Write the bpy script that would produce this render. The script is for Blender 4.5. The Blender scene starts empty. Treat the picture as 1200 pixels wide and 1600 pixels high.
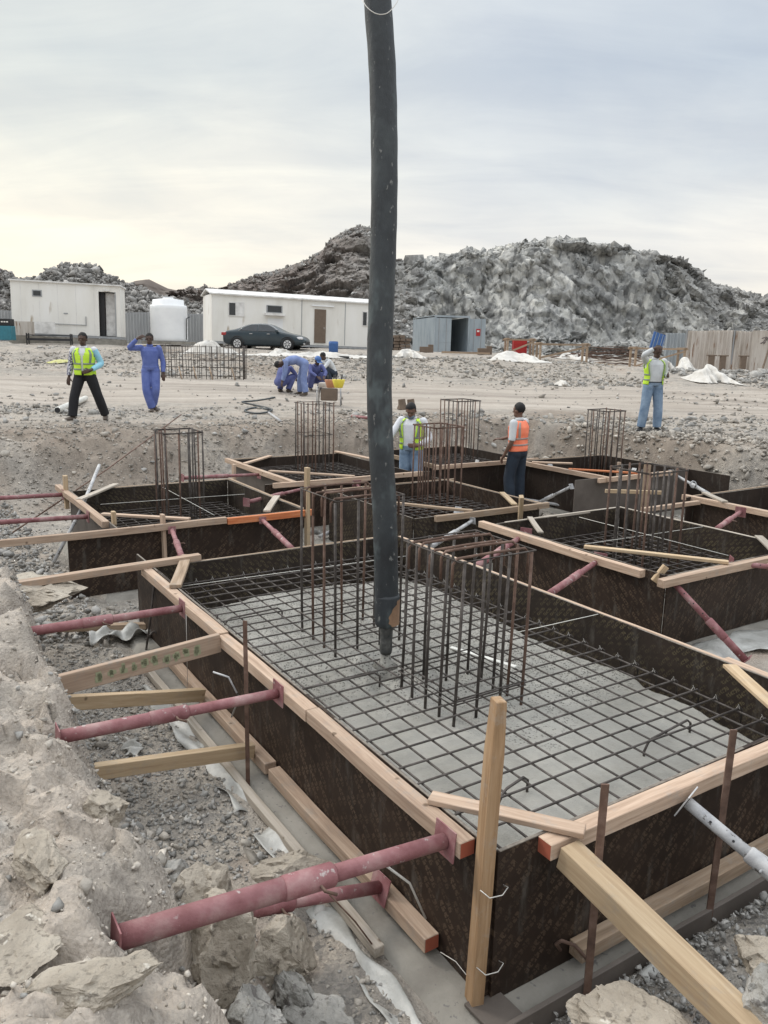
import bpy, bmesh, math, random
import numpy as np
from mathutils import Vector, Matrix, Quaternion
random.seed(7)
rng = np.random.default_rng(7)
sc = bpy.context.scene
col = sc.collection
R = math.radians
# ------------------------------------------------------------------ camera
FPX, PITCH, ROLL = 1220.0, 0.20707, 0.02079
EYE = Vector((0, 0, 1.5))
cam_d = bpy.data.cameras.new('camera')
cam = bpy.data.objects.new('camera', cam_d); col.objects.link(cam)
cam_d.sensor_fit = 'VERTICAL'; cam_d.sensor_height = 36.0
cam_d.lens = FPX / 1600 * 36.0
cam_d.clip_start = 0.05; cam_d.clip_end = 3000
fw = Vector((0, math.cos(PITCH), -math.sin(PITCH)))
rt0 = Vector((1, 0, 0)); up0 = rt0.cross(fw)
rt = rt0 * math.cos(ROLL) + up0 * math.sin(ROLL)
up = up0 * math.cos(ROLL) - rt0 * math.sin(ROLL)
M = Matrix((rt, up, -fw)).transposed().to_4x4()
M.translation = EYE
cam.matrix_world = M
sc.camera = cam
sc.render.resolution_x = 768; sc.render.resolution_y = 1024
# ------------------------------------------------------------------ world: overcast sky over a Nishita sky
SUN_EL, SUN_AZ = R(38), R(-62)      # azimuth from +Y, negative = to the left
w = bpy.data.worlds.new("World"); sc.world = w; w.use_nodes = True
nt = w.node_tree; nt.nodes.clear()
def N(t, kind, **kw):
    n = t.nodes.new(kind)
    for k, v in kw.items():
        if k.startswith('i_'):
            n.inputs[k[2:].replace('_', ' ')].default_value = v
        else: setattr(n, k, v)
    return n
L = nt.links.new
sky = N(nt, 'ShaderNodeTexSky', sky_type='NISHITA', sun_disc=False, sun_elevation=SUN_EL, sun_rotation=-SUN_AZ if False else SUN_AZ, air_density=1.0, dust_density=3.0)
skm = N(nt, 'ShaderNodeVectorMath', operation='SCALE'); skm.inputs['Scale'].default_value = 0.08
L(sky.outputs[0], skm.inputs[0])
tc = N(nt, 'ShaderNodeTexCoord')
sep = N(nt, 'ShaderNodeSeparateXYZ'); L(tc.outputs['Generated'], sep.inputs[0])
# project direction on a cloud layer
zz = N(nt, 'ShaderNodeMath', operation='ADD'); zz.inputs[1].default_value = 0.22; L(sep.outputs['Z'], zz.inputs[0])
dv = N(nt, 'ShaderNodeMath', operation='MAXIMUM'); dv.inputs[1].default_value = 0.05; L(zz.outputs[0], dv.inputs[0])
px_ = N(nt, 'ShaderNodeMath', operation='DIVIDE'); L(sep.outputs['X'], px_.inputs[0]); L(dv.outputs[0], px_.inputs[1])
py_ = N(nt, 'ShaderNodeMath', operation='DIVIDE'); L(sep.outputs['Y'], py_.inputs[0]); L(dv.outputs[0], py_.inputs[1])
cmb = N(nt, 'ShaderNodeCombineXYZ'); L(px_.outputs[0], cmb.inputs[0]); L(py_.outputs[0], cmb.inputs[1])
stk = N(nt, 'ShaderNodeMapping'); stk.inputs['Scale'].default_value = (.55, 1.5, 1); stk.inputs['Rotation'].default_value = (0, 0, R(14)); L(cmb.outputs[0], stk.inputs[0])
nz = N(nt, 'ShaderNodeTexNoise', i_Scale=0.85, i_Detail=6.0, i_Roughness=0.52, i_Distortion=0.4); L(cmb.outputs[0], nz.inputs['Vector'])
nz2 = N(nt, 'ShaderNodeTexNoise', i_Scale=2.6, i_Detail=7.0, i_Roughness=0.6, i_Distortion=0.5); L(stk.outputs[0], nz2.inputs['Vector'])
# vertical gradient of the cloud deck
gr = N(nt, 'ShaderNodeValToRGB'); L(sep.outputs['Z'], gr.inputs[0])
e = gr.color_ramp.elements
e[0].position = 0.0; e[0].color = (0.98, 0.92, 0.82, 1)
e[1].position = 1.0; e[1].color = (2.3, 2.35, 2.4, 1)
for p_, c_ in ((0.12, (1.0, 0.97, 0.91, 1)), (0.20, (0.85, 0.87, 0.87, 1)), (0.30, (0.665, 0.725, 0.79, 1)), (0.42, (0.73, 0.78, 0.835, 1)), (0.6, (1.5, 1.54, 1.58, 1))):
    q = gr.color_ramp.elements.new(p_); q.color = c_
cr = N(nt, 'ShaderNodeValToRGB'); L(nz.outputs['Fac'], cr.inputs[0])
e = cr.color_ramp.elements; e[0].position = 0.36; e[0].color = (0.86, 0.895, 0.94, 1); e[1].position = 0.60; e[1].color = (1.06, 1.05, 1.03, 1)
cr2 = N(nt, 'ShaderNodeValToRGB'); L(nz2.outputs['Fac'], cr2.inputs[0])
e = cr2.color_ramp.elements; e[0].position = 0.38; e[0].color = (0.95, 0.955, 0.97, 1); e[1].position = 0.66; e[1].color = (1.09, 1.08, 1.055, 1)
def vmul(a, b):
    n = N(nt, 'ShaderNodeVectorMath', operation='MULTIPLY'); L(a, n.inputs[0]); L(b, n.inputs[1]); return n.outputs[0]
cl = vmul(vmul(gr.outputs[0], cr.outputs[0]), cr2.outputs[0])
# warmer, brighter to the left where the sun stands behind the clouds
dt = N(nt, 'ShaderNodeVectorMath', operation='DOT_PRODUCT'); L(tc.outputs['Generated'], dt.inputs[0])
dt.inputs[1].default_value = (math.sin(R(-40)) * .95, math.cos(R(-40)) * .95, 0.25)
wr = N(nt, 'ShaderNodeValToRGB'); L(dt.outputs['Value'], wr.inputs[0])
e = wr.color_ramp.elements; e[0].position = 0.70; e[0].color = (0.97, 0.975, 0.985, 1); e[1].position = 1.0; e[1].color = (1.2, 1.14, 1.0, 1)
cl = vmul(cl, wr.outputs[0])
mx = N(nt, 'ShaderNodeMix', data_type='VECTOR'); mx.inputs[0].default_value = 0.93
L(skm.outputs[0], mx.inputs[4]); L(cl, mx.inputs[5])
bg = N(nt, 'ShaderNodeBackground'); L(mx.outputs[1], bg.inputs[0]); bg.inputs[1].default_value = 1.0
wo = N(nt, 'ShaderNodeOutputWorld'); L(bg.outputs[0], wo.inputs[0])
# ------------------------------------------------------------------ sun
sl = bpy.data.lights.new('sun', 'SUN'); sl.energy = 1.3; sl.angle = R(14); sl.color = (1, 0.95, 0.88)
so = bpy.data.objects.new('sun', sl); col.objects.link(so)
sd = Vector((math.sin(SUN_AZ) * math.cos(SUN_EL), math.cos(SUN_AZ) * math.cos(SUN_EL), math.sin(SUN_EL)))
so.rotation_euler = sd.to_track_quat('Z', 'Y').to_euler(); so.location = (0, 0, 30)
sc.view_settings.view_transform = 'Standard'; sc.view_settings.look = 'None'
sc.view_settings.exposure = 0.0; sc.view_settings.gamma = 1.0
# ------------------------------------------------------------------ site frame
O2 = Vector((0.45572, 2.66288)); AA = 2.14129
E1 = Vector((math.cos(AA), math.sin(AA))); E2 = Vector((math.sin(AA), -math.cos(AA)))
def P(u, v, z):
    q = O2 + E1 * u + E2 * v
    return Vector((q.x, q.y, z))
def ray(px, py):
    return (fw + rt * ((px - 600) / FPX) - up * ((py - 800) / FPX))
def at(px, py, z):                       # point of the site seen at a pixel of the photograph on level z
    d = ray(px, py); return EYE + d * ((z - EYE.z) / d.z)
def far(px, py, Y):
    d = ray(px, py); return EYE + d * (Y / d.y)
def toUV(p):
    q = Vector((p[0], p[1])) - O2; return q.dot(E1), q.dot(E2)
# ------------------------------------------------------------------ noise
def hsh(ix, iy, iz, seed=0):
    h = (ix.astype(np.int64) * 374761393 + iy.astype(np.int64) * 668265263 + iz.astype(np.int64) * 2147483647 + seed * 974711) & 0xffffffff
    h = ((h ^ (h >> 13)) * 1274126177) & 0xffffffff
    h = ((h ^ (h >> 16)) * 2246822519) & 0xffffffff
    return ((h ^ (h >> 15)) & 0xffffff) / float(0xffffff)
def vnoise(x, y, z=0.0, seed=0):
    x, y, z = np.broadcast_arrays(np.asarray(x, float), np.asarray(y, float), np.asarray(z, float))
    ix, iy, iz = np.floor(x), np.floor(y), np.floor(z)
    fx, fy, fz = x - ix, y - iy, z - iz
    fx, fy, fz = [f * f * (3 - 2 * f) for f in (fx, fy, fz)]
    r = 0
    for a in (0, 1):
        for b in (0, 1):
            for c in (0, 1):
                wgt = (fx if a else 1 - fx) * (fy if b else 1 - fy) * (fz if c else 1 - fz)
                r = r + wgt * hsh(ix + a, iy + b, iz + c, seed)
    return r * 2 - 1
def fbm(x, y, z=0.0, oct=4, seed=0, gain=.5):
    r, a, f = 0, 1.0, 1.0
    for i in range(oct):
        r = r + a * vnoise(x * f, y * f, np.asarray(z) * f, seed + i * 17); a *= gain; f *= 2.03
    return r
def facet(x, y, z=0.0, seed=0, tilt=.8):   # broken rock: every cell a tilted plane
    x, y, z = np.broadcast_arrays(np.asarray(x, float), np.asarray(y, float), np.asarray(z, float))
    ix, iy, iz = np.floor(x), np.floor(y), np.floor(z)
    best = np.full(x.shape, 9.0); val = np.zeros(x.shape)
    three = np.ptp(z) > 0
    for a in (-1, 0, 1):
        for b in (-1, 0, 1):
            for c in ((-1, 0, 1) if three else (0,)):
                X, Y, Z = ix + a, iy + b, iz + c
                dx = x - (X + hsh(X, Y, Z, seed + 1)); dy = y - (Y + hsh(X, Y, Z, seed + 2)); dz = (z - (Z + hsh(X, Y, Z, seed + 3))) if three else 0 * x
                d = dx * dx + dy * dy + dz * dz
                v = hsh(X, Y, Z, seed + 4) - .5 + tilt * (dx * (hsh(X, Y, Z, seed + 5) - .5) + dy * (hsh(X, Y, Z, seed + 6) - .5) + dz * (hsh(X, Y, Z, seed + 7) - .5)) * 2
                m = d < best; best = np.where(m, d, best); val = np.where(m, v, val)
    return val
def sst(a, b, x):
    t = np.clip((x - a) / (b - a), 0, 1); return t * t * (3 - 2 * t)
# ------------------------------------------------------------------ materials
def mat(name, cols, scale=8, rough=.85, bump=.3, bscale=None, speck=None, stretch=(1, 1, 1), coord='Object', metal=0, detail=6, rand=0.0, pos=(.3, .7), spec=.5, rowise=None, island=0.0):
    m = bpy.data.materials.new(name); m.use_nodes = True
    t = m.node_tree; b = t.nodes['Principled BSDF']; lk = t.links.new
    b.inputs['Roughness'].default_value = rough; b.inputs['Metallic'].default_value = metal
    b.inputs['Specular IOR Level'].default_value = spec
    tc = N(t, 'ShaderNodeTexCoord'); mp = N(t, 'ShaderNodeMapping'); mp.inputs['Scale'].default_value = stretch
    if coord == 'World':
        g = N(t, 'ShaderNodeNewGeometry'); lk(g.outputs['Position'], mp.inputs[0])
    else: lk(tc.outputs[coord], mp.inputs[0])
    if rand:
        oi = N(t, 'ShaderNodeObjectInfo'); cx = N(t, 'ShaderNodeVectorMath', operation='SCALE'); cx.inputs['Scale'].default_value = 37.0
        cc = N(t, 'ShaderNodeCombineXYZ'); lk(oi.outputs['Random'], cc.inputs[0]); lk(oi.outputs['Random'], cc.inputs[1]); lk(cc.outputs[0], cx.inputs[0])
        lk(cx.outputs[0], mp.inputs['Location'])
    nz = N(t, 'ShaderNodeTexNoise', i_Scale=scale, i_Detail=detail, i_Roughness=.6); lk(mp.outputs[0], nz.inputs['Vector'])
    cr = N(t, 'ShaderNodeValToRGB'); lk(nz.outputs['Fac'], cr.inputs[0])
    n = len(cols); el = cr.color_ramp.elements
    el[0].position = pos[0]; el[0].color = (*cols[0], 1); el[1].position = pos[1]; el[1].color = (*cols[-1], 1)
    for i in range(1, n - 1):
        q = el.new(pos[0] + (pos[1] - pos[0]) * i / (n - 1)); q.color = (*cols[i], 1)
    out = cr.outputs[0]
    if speck:                                   # (colour, scale, threshold, softness)
        for (c, s, th, sf) in (speck if isinstance(speck, list) else [speck]):
            n2 = N(t, 'ShaderNodeTexNoise', i_Scale=s, i_Detail=3.0, i_Roughness=.6); lk(mp.outputs[0], n2.inputs['Vector'])
            r2 = N(t, 'ShaderNodeMapRange'); r2.inputs[1].default_value = th; r2.inputs[2].default_value = th + sf; lk(n2.outputs['Fac'], r2.inputs[0])
            mxx = N(t, 'ShaderNodeMix', data_type='RGBA'); lk(r2.outputs[0], mxx.inputs[0]); lk(out, mxx.inputs[6]); mxx.inputs[7].default_value = (*c, 1)
            out = mxx.outputs[2]
    if rand or island:
        hs = N(t, 'ShaderNodeHueSaturation'); mr = N(t, 'ShaderNodeMapRange')
        k = rand or island
        mr.inputs[3].default_value = 1 - k; mr.inputs[4].default_value = 1 + k
        if island:
            gg = N(t, 'ShaderNodeNewGeometry'); lk(gg.outputs['Random Per Island'], mr.inputs[0])
        else: lk(oi.outputs['Random'], mr.inputs[0])
        lk(mr.outputs[0], hs.inputs['Value']); lk(out, hs.inputs['Color']); out = hs.outputs[0]
    lk(out, b.inputs['Base Color'])
    if bump:
        nb = N(t, 'ShaderNodeTexNoise', i_Scale=bscale or scale * 4, i_Detail=5.0, i_Roughness=.65); lk(mp.outputs[0], nb.inputs['Vector'])
        bp = N(t, 'ShaderNodeBump', i_Strength=min(1, bump), i_Distance=0.01 if bump <= 1 else .01 * bump); lk(nb.outputs['Fac'], bp.inputs['Height']); lk(bp.outputs[0], b.inputs['Normal'])
    return m
def flat(name, c, rough=.6, metal=0):
    return mat(name, [tuple(x * .85 for x in c), tuple(min(1, x * 1.12) for x in c)], 6, rough, .08, metal=metal)

def ground_material():
    m = bpy.data.materials.new('dusty_gravel_ground'); m.use_nodes = True
    t = m.node_tree; b = t.nodes['Principled BSDF']; lk = t.links.new
    b.inputs['Roughness'].default_value = .95; b.inputs['Specular IOR Level'].default_value = .2
    g = N(t, 'ShaderNodeNewGeometry'); pos = g.outputs['Position']
    def noise(s, d=6, r=.6):
        n = N(t, 'ShaderNodeTexNoise', i_Scale=s, i_Detail=float(d), i_Roughness=r); lk(pos, n.inputs['Vector']); return n.outputs['Fac']
    def ramp(f, stops):
        c = N(t, 'ShaderNodeValToRGB'); lk(f, c.inputs[0]); el = c.color_ramp.elements
        el[0].position, el[0].color = stops[0][0], (*stops[0][1], 1); el[1].position, el[1].color = stops[-1][0], (*stops[-1][1], 1)
        for p_, c_ in stops[1:-1]: q = el.new(p_); q.color = (*c_, 1)
        return c.outputs[0]
    def mix(f, a, c, mode='MIX'):
        x = N(t, 'ShaderNodeMix', data_type='RGBA', blend_type=mode)
        if isinstance(f, float): x.inputs[0].default_value = f
        else: lk(f, x.inputs[0])
        lk(a, x.inputs[6]); lk(c, x.inputs[7]) if not isinstance(c, tuple) else setattr(x.inputs[7], 'default_value', (*c, 1))
        return x.outputs[2]
    def mr(f, a, c_, d=0, e_=1):
        r = N(t, 'ShaderNodeMapRange'); lk(f, r.inputs[0]); r.inputs[1].default_value = a; r.inputs[2].default_value = c_; r.inputs[3].default_value = d; r.inputs[4].default_value = e_; return r.outputs[0]
    base = ramp(noise(.55, 8), [(.30, (.24, .225, .205)), (.45, (.32, .295, .265)), (.58, (.39, .35, .305)), (.70, (.31, .30, .285))])
    fine = ramp(noise(9, 8, .7), [(.32, (.68, .68, .68)), (.5, (.98, .97, .95)), (.68, (1.2, 1.19, 1.16))])
    c = mix(1.0, base, fine, 'MULTIPLY')
    vo = N(t, 'ShaderNodeTexVoronoi', i_Scale=55.0); lk(pos, vo.inputs['Vector'])
    sp = N(t, 'ShaderNodeSeparateColor'); lk(vo.outputs['Color'], sp.inputs[0])
    grit = ramp(sp.outputs[0], [(0, (.62, .64, .66)), (.5, (1, 1, 1)), (1, (1.3, 1.28, 1.24))])
    gm = mr(noise(1.7, 4), .42, .60)
    c = mix(gm, c, mix(1.0, c, grit, 'MULTIPLY'))
    vo2 = N(t, 'ShaderNodeTexVoronoi', i_Scale=13.0); lk(pos, vo2.inputs['Vector'])
    sp2 = N(t, 'ShaderNodeSeparateColor'); lk(vo2.outputs['Color'], sp2.inputs[0])
    g2 = ramp(sp2.outputs[1], [(0, (.75, .77, .8)), (.5, (1, 1, 1)), (1, (1.2, 1.18, 1.15))])
    c = mix(mr(noise(.8, 4), .45, .6), c, mix(1.0, c, g2, 'MULTIPLY'))
    # orange-pink clay patches
    c = mix(mr(noise(1.1, 5, .65), .56, .72, 0, .55), c, (.42, .31, .235))
    nsp = N(t, 'ShaderNodeSeparateXYZ'); lk(g.outputs['Normal'], nsp.inputs[0])
    du = N(t, 'ShaderNodeMath', operation='MULTIPLY'); lk(mr(nsp.outputs[2], .70, .97), du.inputs[0]); lk(mr(noise(2.3, 7, .7), .42, .62, .0, .5), du.inputs[1])
    c = mix(du.outputs[0], c, ramp(noise(5, 6), [(.35, (.42, .375, .32)), (.65, (.56, .51, .445))]))
    sa = N(t, 'ShaderNodeAttribute', attribute_name='soil'); ss_ = N(t, 'ShaderNodeSeparateColor'); lk(sa.outputs['Color'], ss_.inputs[0])
    palec = mix(1.0, ramp(noise(1.3, 8, .65), [(.32, (.32, .285, .245)), (.45, (.46, .41, .355)), (.56, (.55, .475, .40)), (.70, (.43, .415, .385))]), ramp(noise(14, 8, .75), [(.36, (.70, .69, .68)), (.5, (1, 1, 1)), (.66, (1.14, 1.13, 1.1))]), 'MULTIPLY')
    pm = N(t, 'ShaderNodeMath', operation='MULTIPLY'); lk(ss_.outputs[0], pm.inputs[0]); pm.inputs[1].default_value = .85
    c = mix(pm.outputs[0], c, palec)
    bm_ = N(t, 'ShaderNodeMath', operation='MULTIPLY'); lk(ss_.outputs[1], bm_.inputs[0]); bm_.inputs[1].default_value = .7
    c = mix(bm_.outputs[0], c, ramp(noise(3, 8, .7), [(.35, (.17, .135, .105)), (.65, (.31, .255, .205))]))
    # pale rolled vehicle track that crosses the plain (runs along world X)
    sx = N(t, 'ShaderNodeSeparateXYZ'); lk(pos, sx.inputs[0])
    wob = N(t, 'ShaderNodeMath', operation='MULTIPLY_ADD'); lk(noise(.12, 3), wob.inputs[0]); wob.inputs[1].default_value = 7.0; lk(sx.outputs[1], wob.inputs[2])
    tr = mr(wob.outputs[0], 22.5, 24.0); tr2 = mr(wob.outputs[0], 31.5, 28.5)
    tm = N(t, 'ShaderNodeMath', operation='MULTIPLY'); lk(tr, tm.inputs[0]); lk(tr2, tm.inputs[1])
    st = N(t, 'ShaderNodeMapping'); st.inputs['Scale'].default_value = (.15, 2.2, 1); lk(pos, st.inputs[0])
    sn = N(t, 'ShaderNodeTexNoise', i_Scale=1.0, i_Detail=6.0); lk(st.outputs[0], sn.inputs['Vector'])
    trc = ramp(sn.outputs['Fac'], [(.35, (.33, .29, .25)), (.5, (.43, .38, .325)), (.65, (.52, .47, .41))])
    tm2 = N(t, 'ShaderNodeMath', operation='MULTIPLY'); lk(tm.outputs[0], tm2.inputs[0]); tm2.inputs[1].default_value = .8
    c = mix(tm2.outputs[0], c, trc)
    lk(c, b.inputs['Base Color'])
    # bump
    nb = noise(38, 8, .7); vb = N(t, 'ShaderNodeTexVoronoi', i_Scale=60.0); lk(pos, vb.inputs['Vector'])
    ad = N(t, 'ShaderNodeMath', operation='MULTIPLY_ADD'); lk(vb.outputs['Distance'], ad.inputs[0]); ad.inputs[1].default_value = -.7; lk(nb, ad.inputs[2])
    nb2 = noise(7, 8, .7)
    ad2 = N(t, 'ShaderNodeMath', operation='MULTIPLY_ADD'); lk(nb2, ad2.inputs[0]); ad2.inputs[1].default_value = 2.5; lk(ad.outputs[0], ad2.inputs[2])
    bp = N(t, 'ShaderNodeBump', i_Strength=.75, i_Distance=.022); lk(ad2.outputs[0], bp.inputs['Height']); lk(bp.outputs[0], b.inputs['Normal'])
    return m

def ply_material(name, base, ink, amt=1.0, tilt=42, scl=1.0):
    m = bpy.data.materials.new(name); m.use_nodes = True
    t = m.node_tree; b = t.nodes['Principled BSDF']; lk = t.links.new
    b.inputs['Roughness'].default_value = .62; b.inputs['Specular IOR Level'].default_value = .3
    tc = N(t, 'ShaderNodeTexCoord'); mp = N(t, 'ShaderNodeMapping', vector_type='POINT')
    mp.inputs['Rotation'].default_value = (R(90), 0, 0)       # x, z -> x, y
    lk(tc.outputs['Object'], mp.inputs[0])
    mp2 = N(t, 'ShaderNodeMapping'); mp2.inputs['Rotation'].default_value = (0, 0, R(tilt)); lk(mp.outputs[0], mp2.inputs[0])
    s = N(t, 'ShaderNodeSeparateXYZ'); lk(mp2.outputs[0], s.inputs[0])
    def mth(op, a, b_=None, c_=None):
        n = N(t, 'ShaderNodeMath', operation=op)
        for i, q in enumerate((a, b_, c_)):
            if q is None: continue
            if isinstance(q, (int, float)): n.inputs[i].default_value = q
            else: lk(q, n.inputs[i])
        return n.outputs[0]
    X, Y = mth('MULTIPLY', s.outputs[0], 1 / (.017 * scl)), mth('MULTIPLY', s.outputs[1], 1 / (.036 * scl))
    row = mth('FLOOR', Y); fy = mth('FRACT', Y)
    X = mth('ADD', X, mth('MULTIPLY', row, 3.37))
    ch = mth('FLOOR', X); fx = mth('FRACT', X)
    rowm = mth('LESS_THAN', fy, .66); chm = mth('LESS_THAN', fx, .8)
    wordm = mth('GREATER_THAN', mth('FRACT', mth('MULTIPLY', ch, 1 / 8.0)), .13)
    # blocky strokes inside each character cell
    cx, cy = mth('FLOOR', mth('MULTIPLY', fx, 4.0)), mth('FLOOR', mth('MULTIPLY', fy, 7.5))
    cb = N(t, 'ShaderNodeCombineXYZ'); lk(mth('ADD', mth('MULTIPLY', mth('FRACT', mth('MULTIPLY', ch, 1 / 8.0)), 80.0), cx), cb.inputs[0]); lk(cy, cb.inputs[1])
    wn = N(t, 'ShaderNodeTexWhiteNoise', noise_dimensions='2D'); lk(cb.outputs[0], wn.inputs['Vector'])
    on = mth('GREATER_THAN', wn.outputs['Value'], .33)
    k = mth('MULTIPLY', mth('MULTIPLY', rowm, chm), mth('MULTIPLY', wordm, on))
    wear = N(t, 'ShaderNodeTexNoise', i_Scale=3.5, i_Detail=6.0, i_Roughness=.7); lk(tc.outputs['Object'], wear.inputs['Vector'])
    wr = N(t, 'ShaderNodeMapRange'); lk(wear.outputs['Fac'], wr.inputs[0]); wr.inputs[1].default_value = .42; wr.inputs[2].default_value = .60; wr.inputs[3].default_value = .03; wr.inputs[4].default_value = amt
    k = mth('MULTIPLY', k, wr.outputs[0])
    n1 = N(t, 'ShaderNodeTexNoise', i_Scale=2.2, i_Detail=8.0, i_Roughness=.65); lk(tc.outputs['Object'], n1.inputs['Vector'])
    c1 = N(t, 'ShaderNodeValToRGB'); lk(n1.outputs['Fac'], c1.inputs[0]); el = c1.color_ramp.elements
    el[0].position = .35; el[0].color = (*[x * .7 for x in base], 1); el[1].position = .7; el[1].color = (*[x * 1.5 for x in base], 1)
    mx = N(t, 'ShaderNodeMix', data_type='RGBA'); lk(k, mx.inputs[0]); lk(c1.outputs[0], mx.inputs[6]); mx.inputs[7].default_value = (*ink, 1)
    # cement dust streaks and splashes
    st = N(t, 'ShaderNodeMapping'); st.inputs['Scale'].default_value = (9, 9, 2.0); lk(tc.outputs['Object'], st.inputs[0])
    n2 = N(t, 'ShaderNodeTexNoise', i_Scale=1.2, i_Detail=9.0, i_Roughness=.72); lk(st.outputs[0], n2.inputs['Vector'])
    r2 = N(t, 'ShaderNodeMapRange'); lk(n2.outputs['Fac'], r2.inputs[0]); r2.inputs[1].default_value = .55; r2.inputs[2].default_value = .75; r2.inputs[4].default_value = .6
    mx2 = N(t, 'ShaderNodeMix', data_type='RGBA'); lk(r2.outputs[0], mx2.inputs[0]); lk(mx.outputs[2], mx2.inputs[6]); mx2.inputs[7].default_value = (.13, .12, .105, 1)
    lk(mx2.outputs[2], b.inputs['Base Color'])
    bp = N(t, 'ShaderNodeBump', i_Strength=.25, i_Distance=.004); lk(n2.outputs['Fac'], bp.inputs['Height']); lk(bp.outputs[0], b.inputs['Normal'])
    return m

def wood_material(name, dark, mid, light, dirt=.5):
    m = bpy.data.materials.new(name); m.use_nodes = True
    t = m.node_tree; b = t.nodes['Principled BSDF']; lk = t.links.new
    b.inputs['Roughness'].default_value = .8; b.inputs['Specular IOR Level'].default_value = .25
    tc = N(t, 'ShaderNodeTexCoord'); oi = N(t, 'ShaderNodeObjectInfo')
    off = N(t, 'ShaderNodeCombineXYZ')
    mlt = N(t, 'ShaderNodeMath', operation='MULTIPLY'); lk(oi.outputs['Random'], mlt.inputs[0]); mlt.inputs[1].default_value = 41.0
    for i in range(3): lk(mlt.outputs[0], off.inputs[i])
    mp = N(t, 'ShaderNodeMapping'); mp.inputs['Scale'].default_value = (1.6, 26, 26); lk(tc.outputs['Object'], mp.inputs[0]); lk(off.outputs[0], mp.inputs['Location'])
    n = N(t, 'ShaderNodeTexNoise', i_Scale=1.4, i_Detail=7.0, i_Roughness=.65, i_Distortion=.5); lk(mp.outputs[0], n.inputs['Vector'])
    c = N(t, 'ShaderNodeValToRGB'); lk(n.outputs['Fac'], c.inputs[0]); el = c.color_ramp.elements
    el[0].position = .28; el[0].color = (*dark, 1); el[1].position = .72; el[1].color = (*light, 1); q = el.new(.5); q.color = (*mid, 1)
    mp2 = N(t, 'ShaderNodeMapping'); lk(tc.outputs['Object'], mp2.inputs[0]); lk(off.outputs[0], mp2.inputs['Location'])
    n2 = N(t, 'ShaderNodeTexNoise', i_Scale=7.0, i_Detail=9.0, i_Roughness=.8); lk(mp2.outputs[0], n2.inputs['Vector'])
    r = N(t, 'ShaderNodeMapRange'); lk(n2.outputs['Fac'], r.inputs[0]); r.inputs[1].default_value = .53; r.inputs[2].default_value = .70; r.inputs[4].default_value = dirt
    mx = N(t, 'ShaderNodeMix', data_type='RGBA'); lk(r.outputs[0], mx.inputs[0]); lk(c.outputs[0], mx.inputs[6]); mx.inputs[7].default_value = (.33, .31, .28, 1)
    # knots / nail marks
    vo = N(t, 'ShaderNodeTexVoronoi', i_Scale=6.0); lk(mp2.outputs[0], vo.inputs['Vector'])
    r3 = N(t, 'ShaderNodeMapRange'); lk(vo.outputs['Distance'], r3.inputs[0]); r3.inputs[1].default_value = .06; r3.inputs[2].default_value = .11; r3.inputs[3].default_value = .75; r3.inputs[4].default_value = 0
    mx3 = N(t, 'ShaderNodeMix', data_type='RGBA'); lk(r3.outputs[0], mx3.inputs[0]); lk(mx.outputs[2], mx3.inputs[6]); mx3.inputs[7].default_value = (.10, .065, .04, 1)
    hs = N(t, 'ShaderNodeHueSaturation'); mr = N(t, 'ShaderNodeMapRange'); lk(oi.outputs['Random'], mr.inputs[0]); mr.inputs[3].default_value = .8; mr.inputs[4].default_value = 1.12
    lk(mr.outputs[0], hs.inputs['Value']); lk(mx3.outputs[2], hs.inputs['Color']); lk(hs.outputs[0], b.inputs['Base Color'])
    bp = N(t, 'ShaderNodeBump', i_Strength=.35, i_Distance=.004); lk(n.outputs['Fac'], bp.inputs['Height']); lk(bp.outputs[0], b.inputs['Normal'])
    return m

def rock_material(name, cols, scale, grit=1.0, coord='World', bdist=.05, bsc=3.0, island=0.25):
    return mat(name, cols, scale, .93, bdist * 100 if bdist > .01 else 1, bsc, speck=[((.13, .125, .12), scale * 7, .60, .12), ((.52, .50, .46), scale * 5, .62, .1)], coord=coord, detail=9, spec=.2, island=island)

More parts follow.
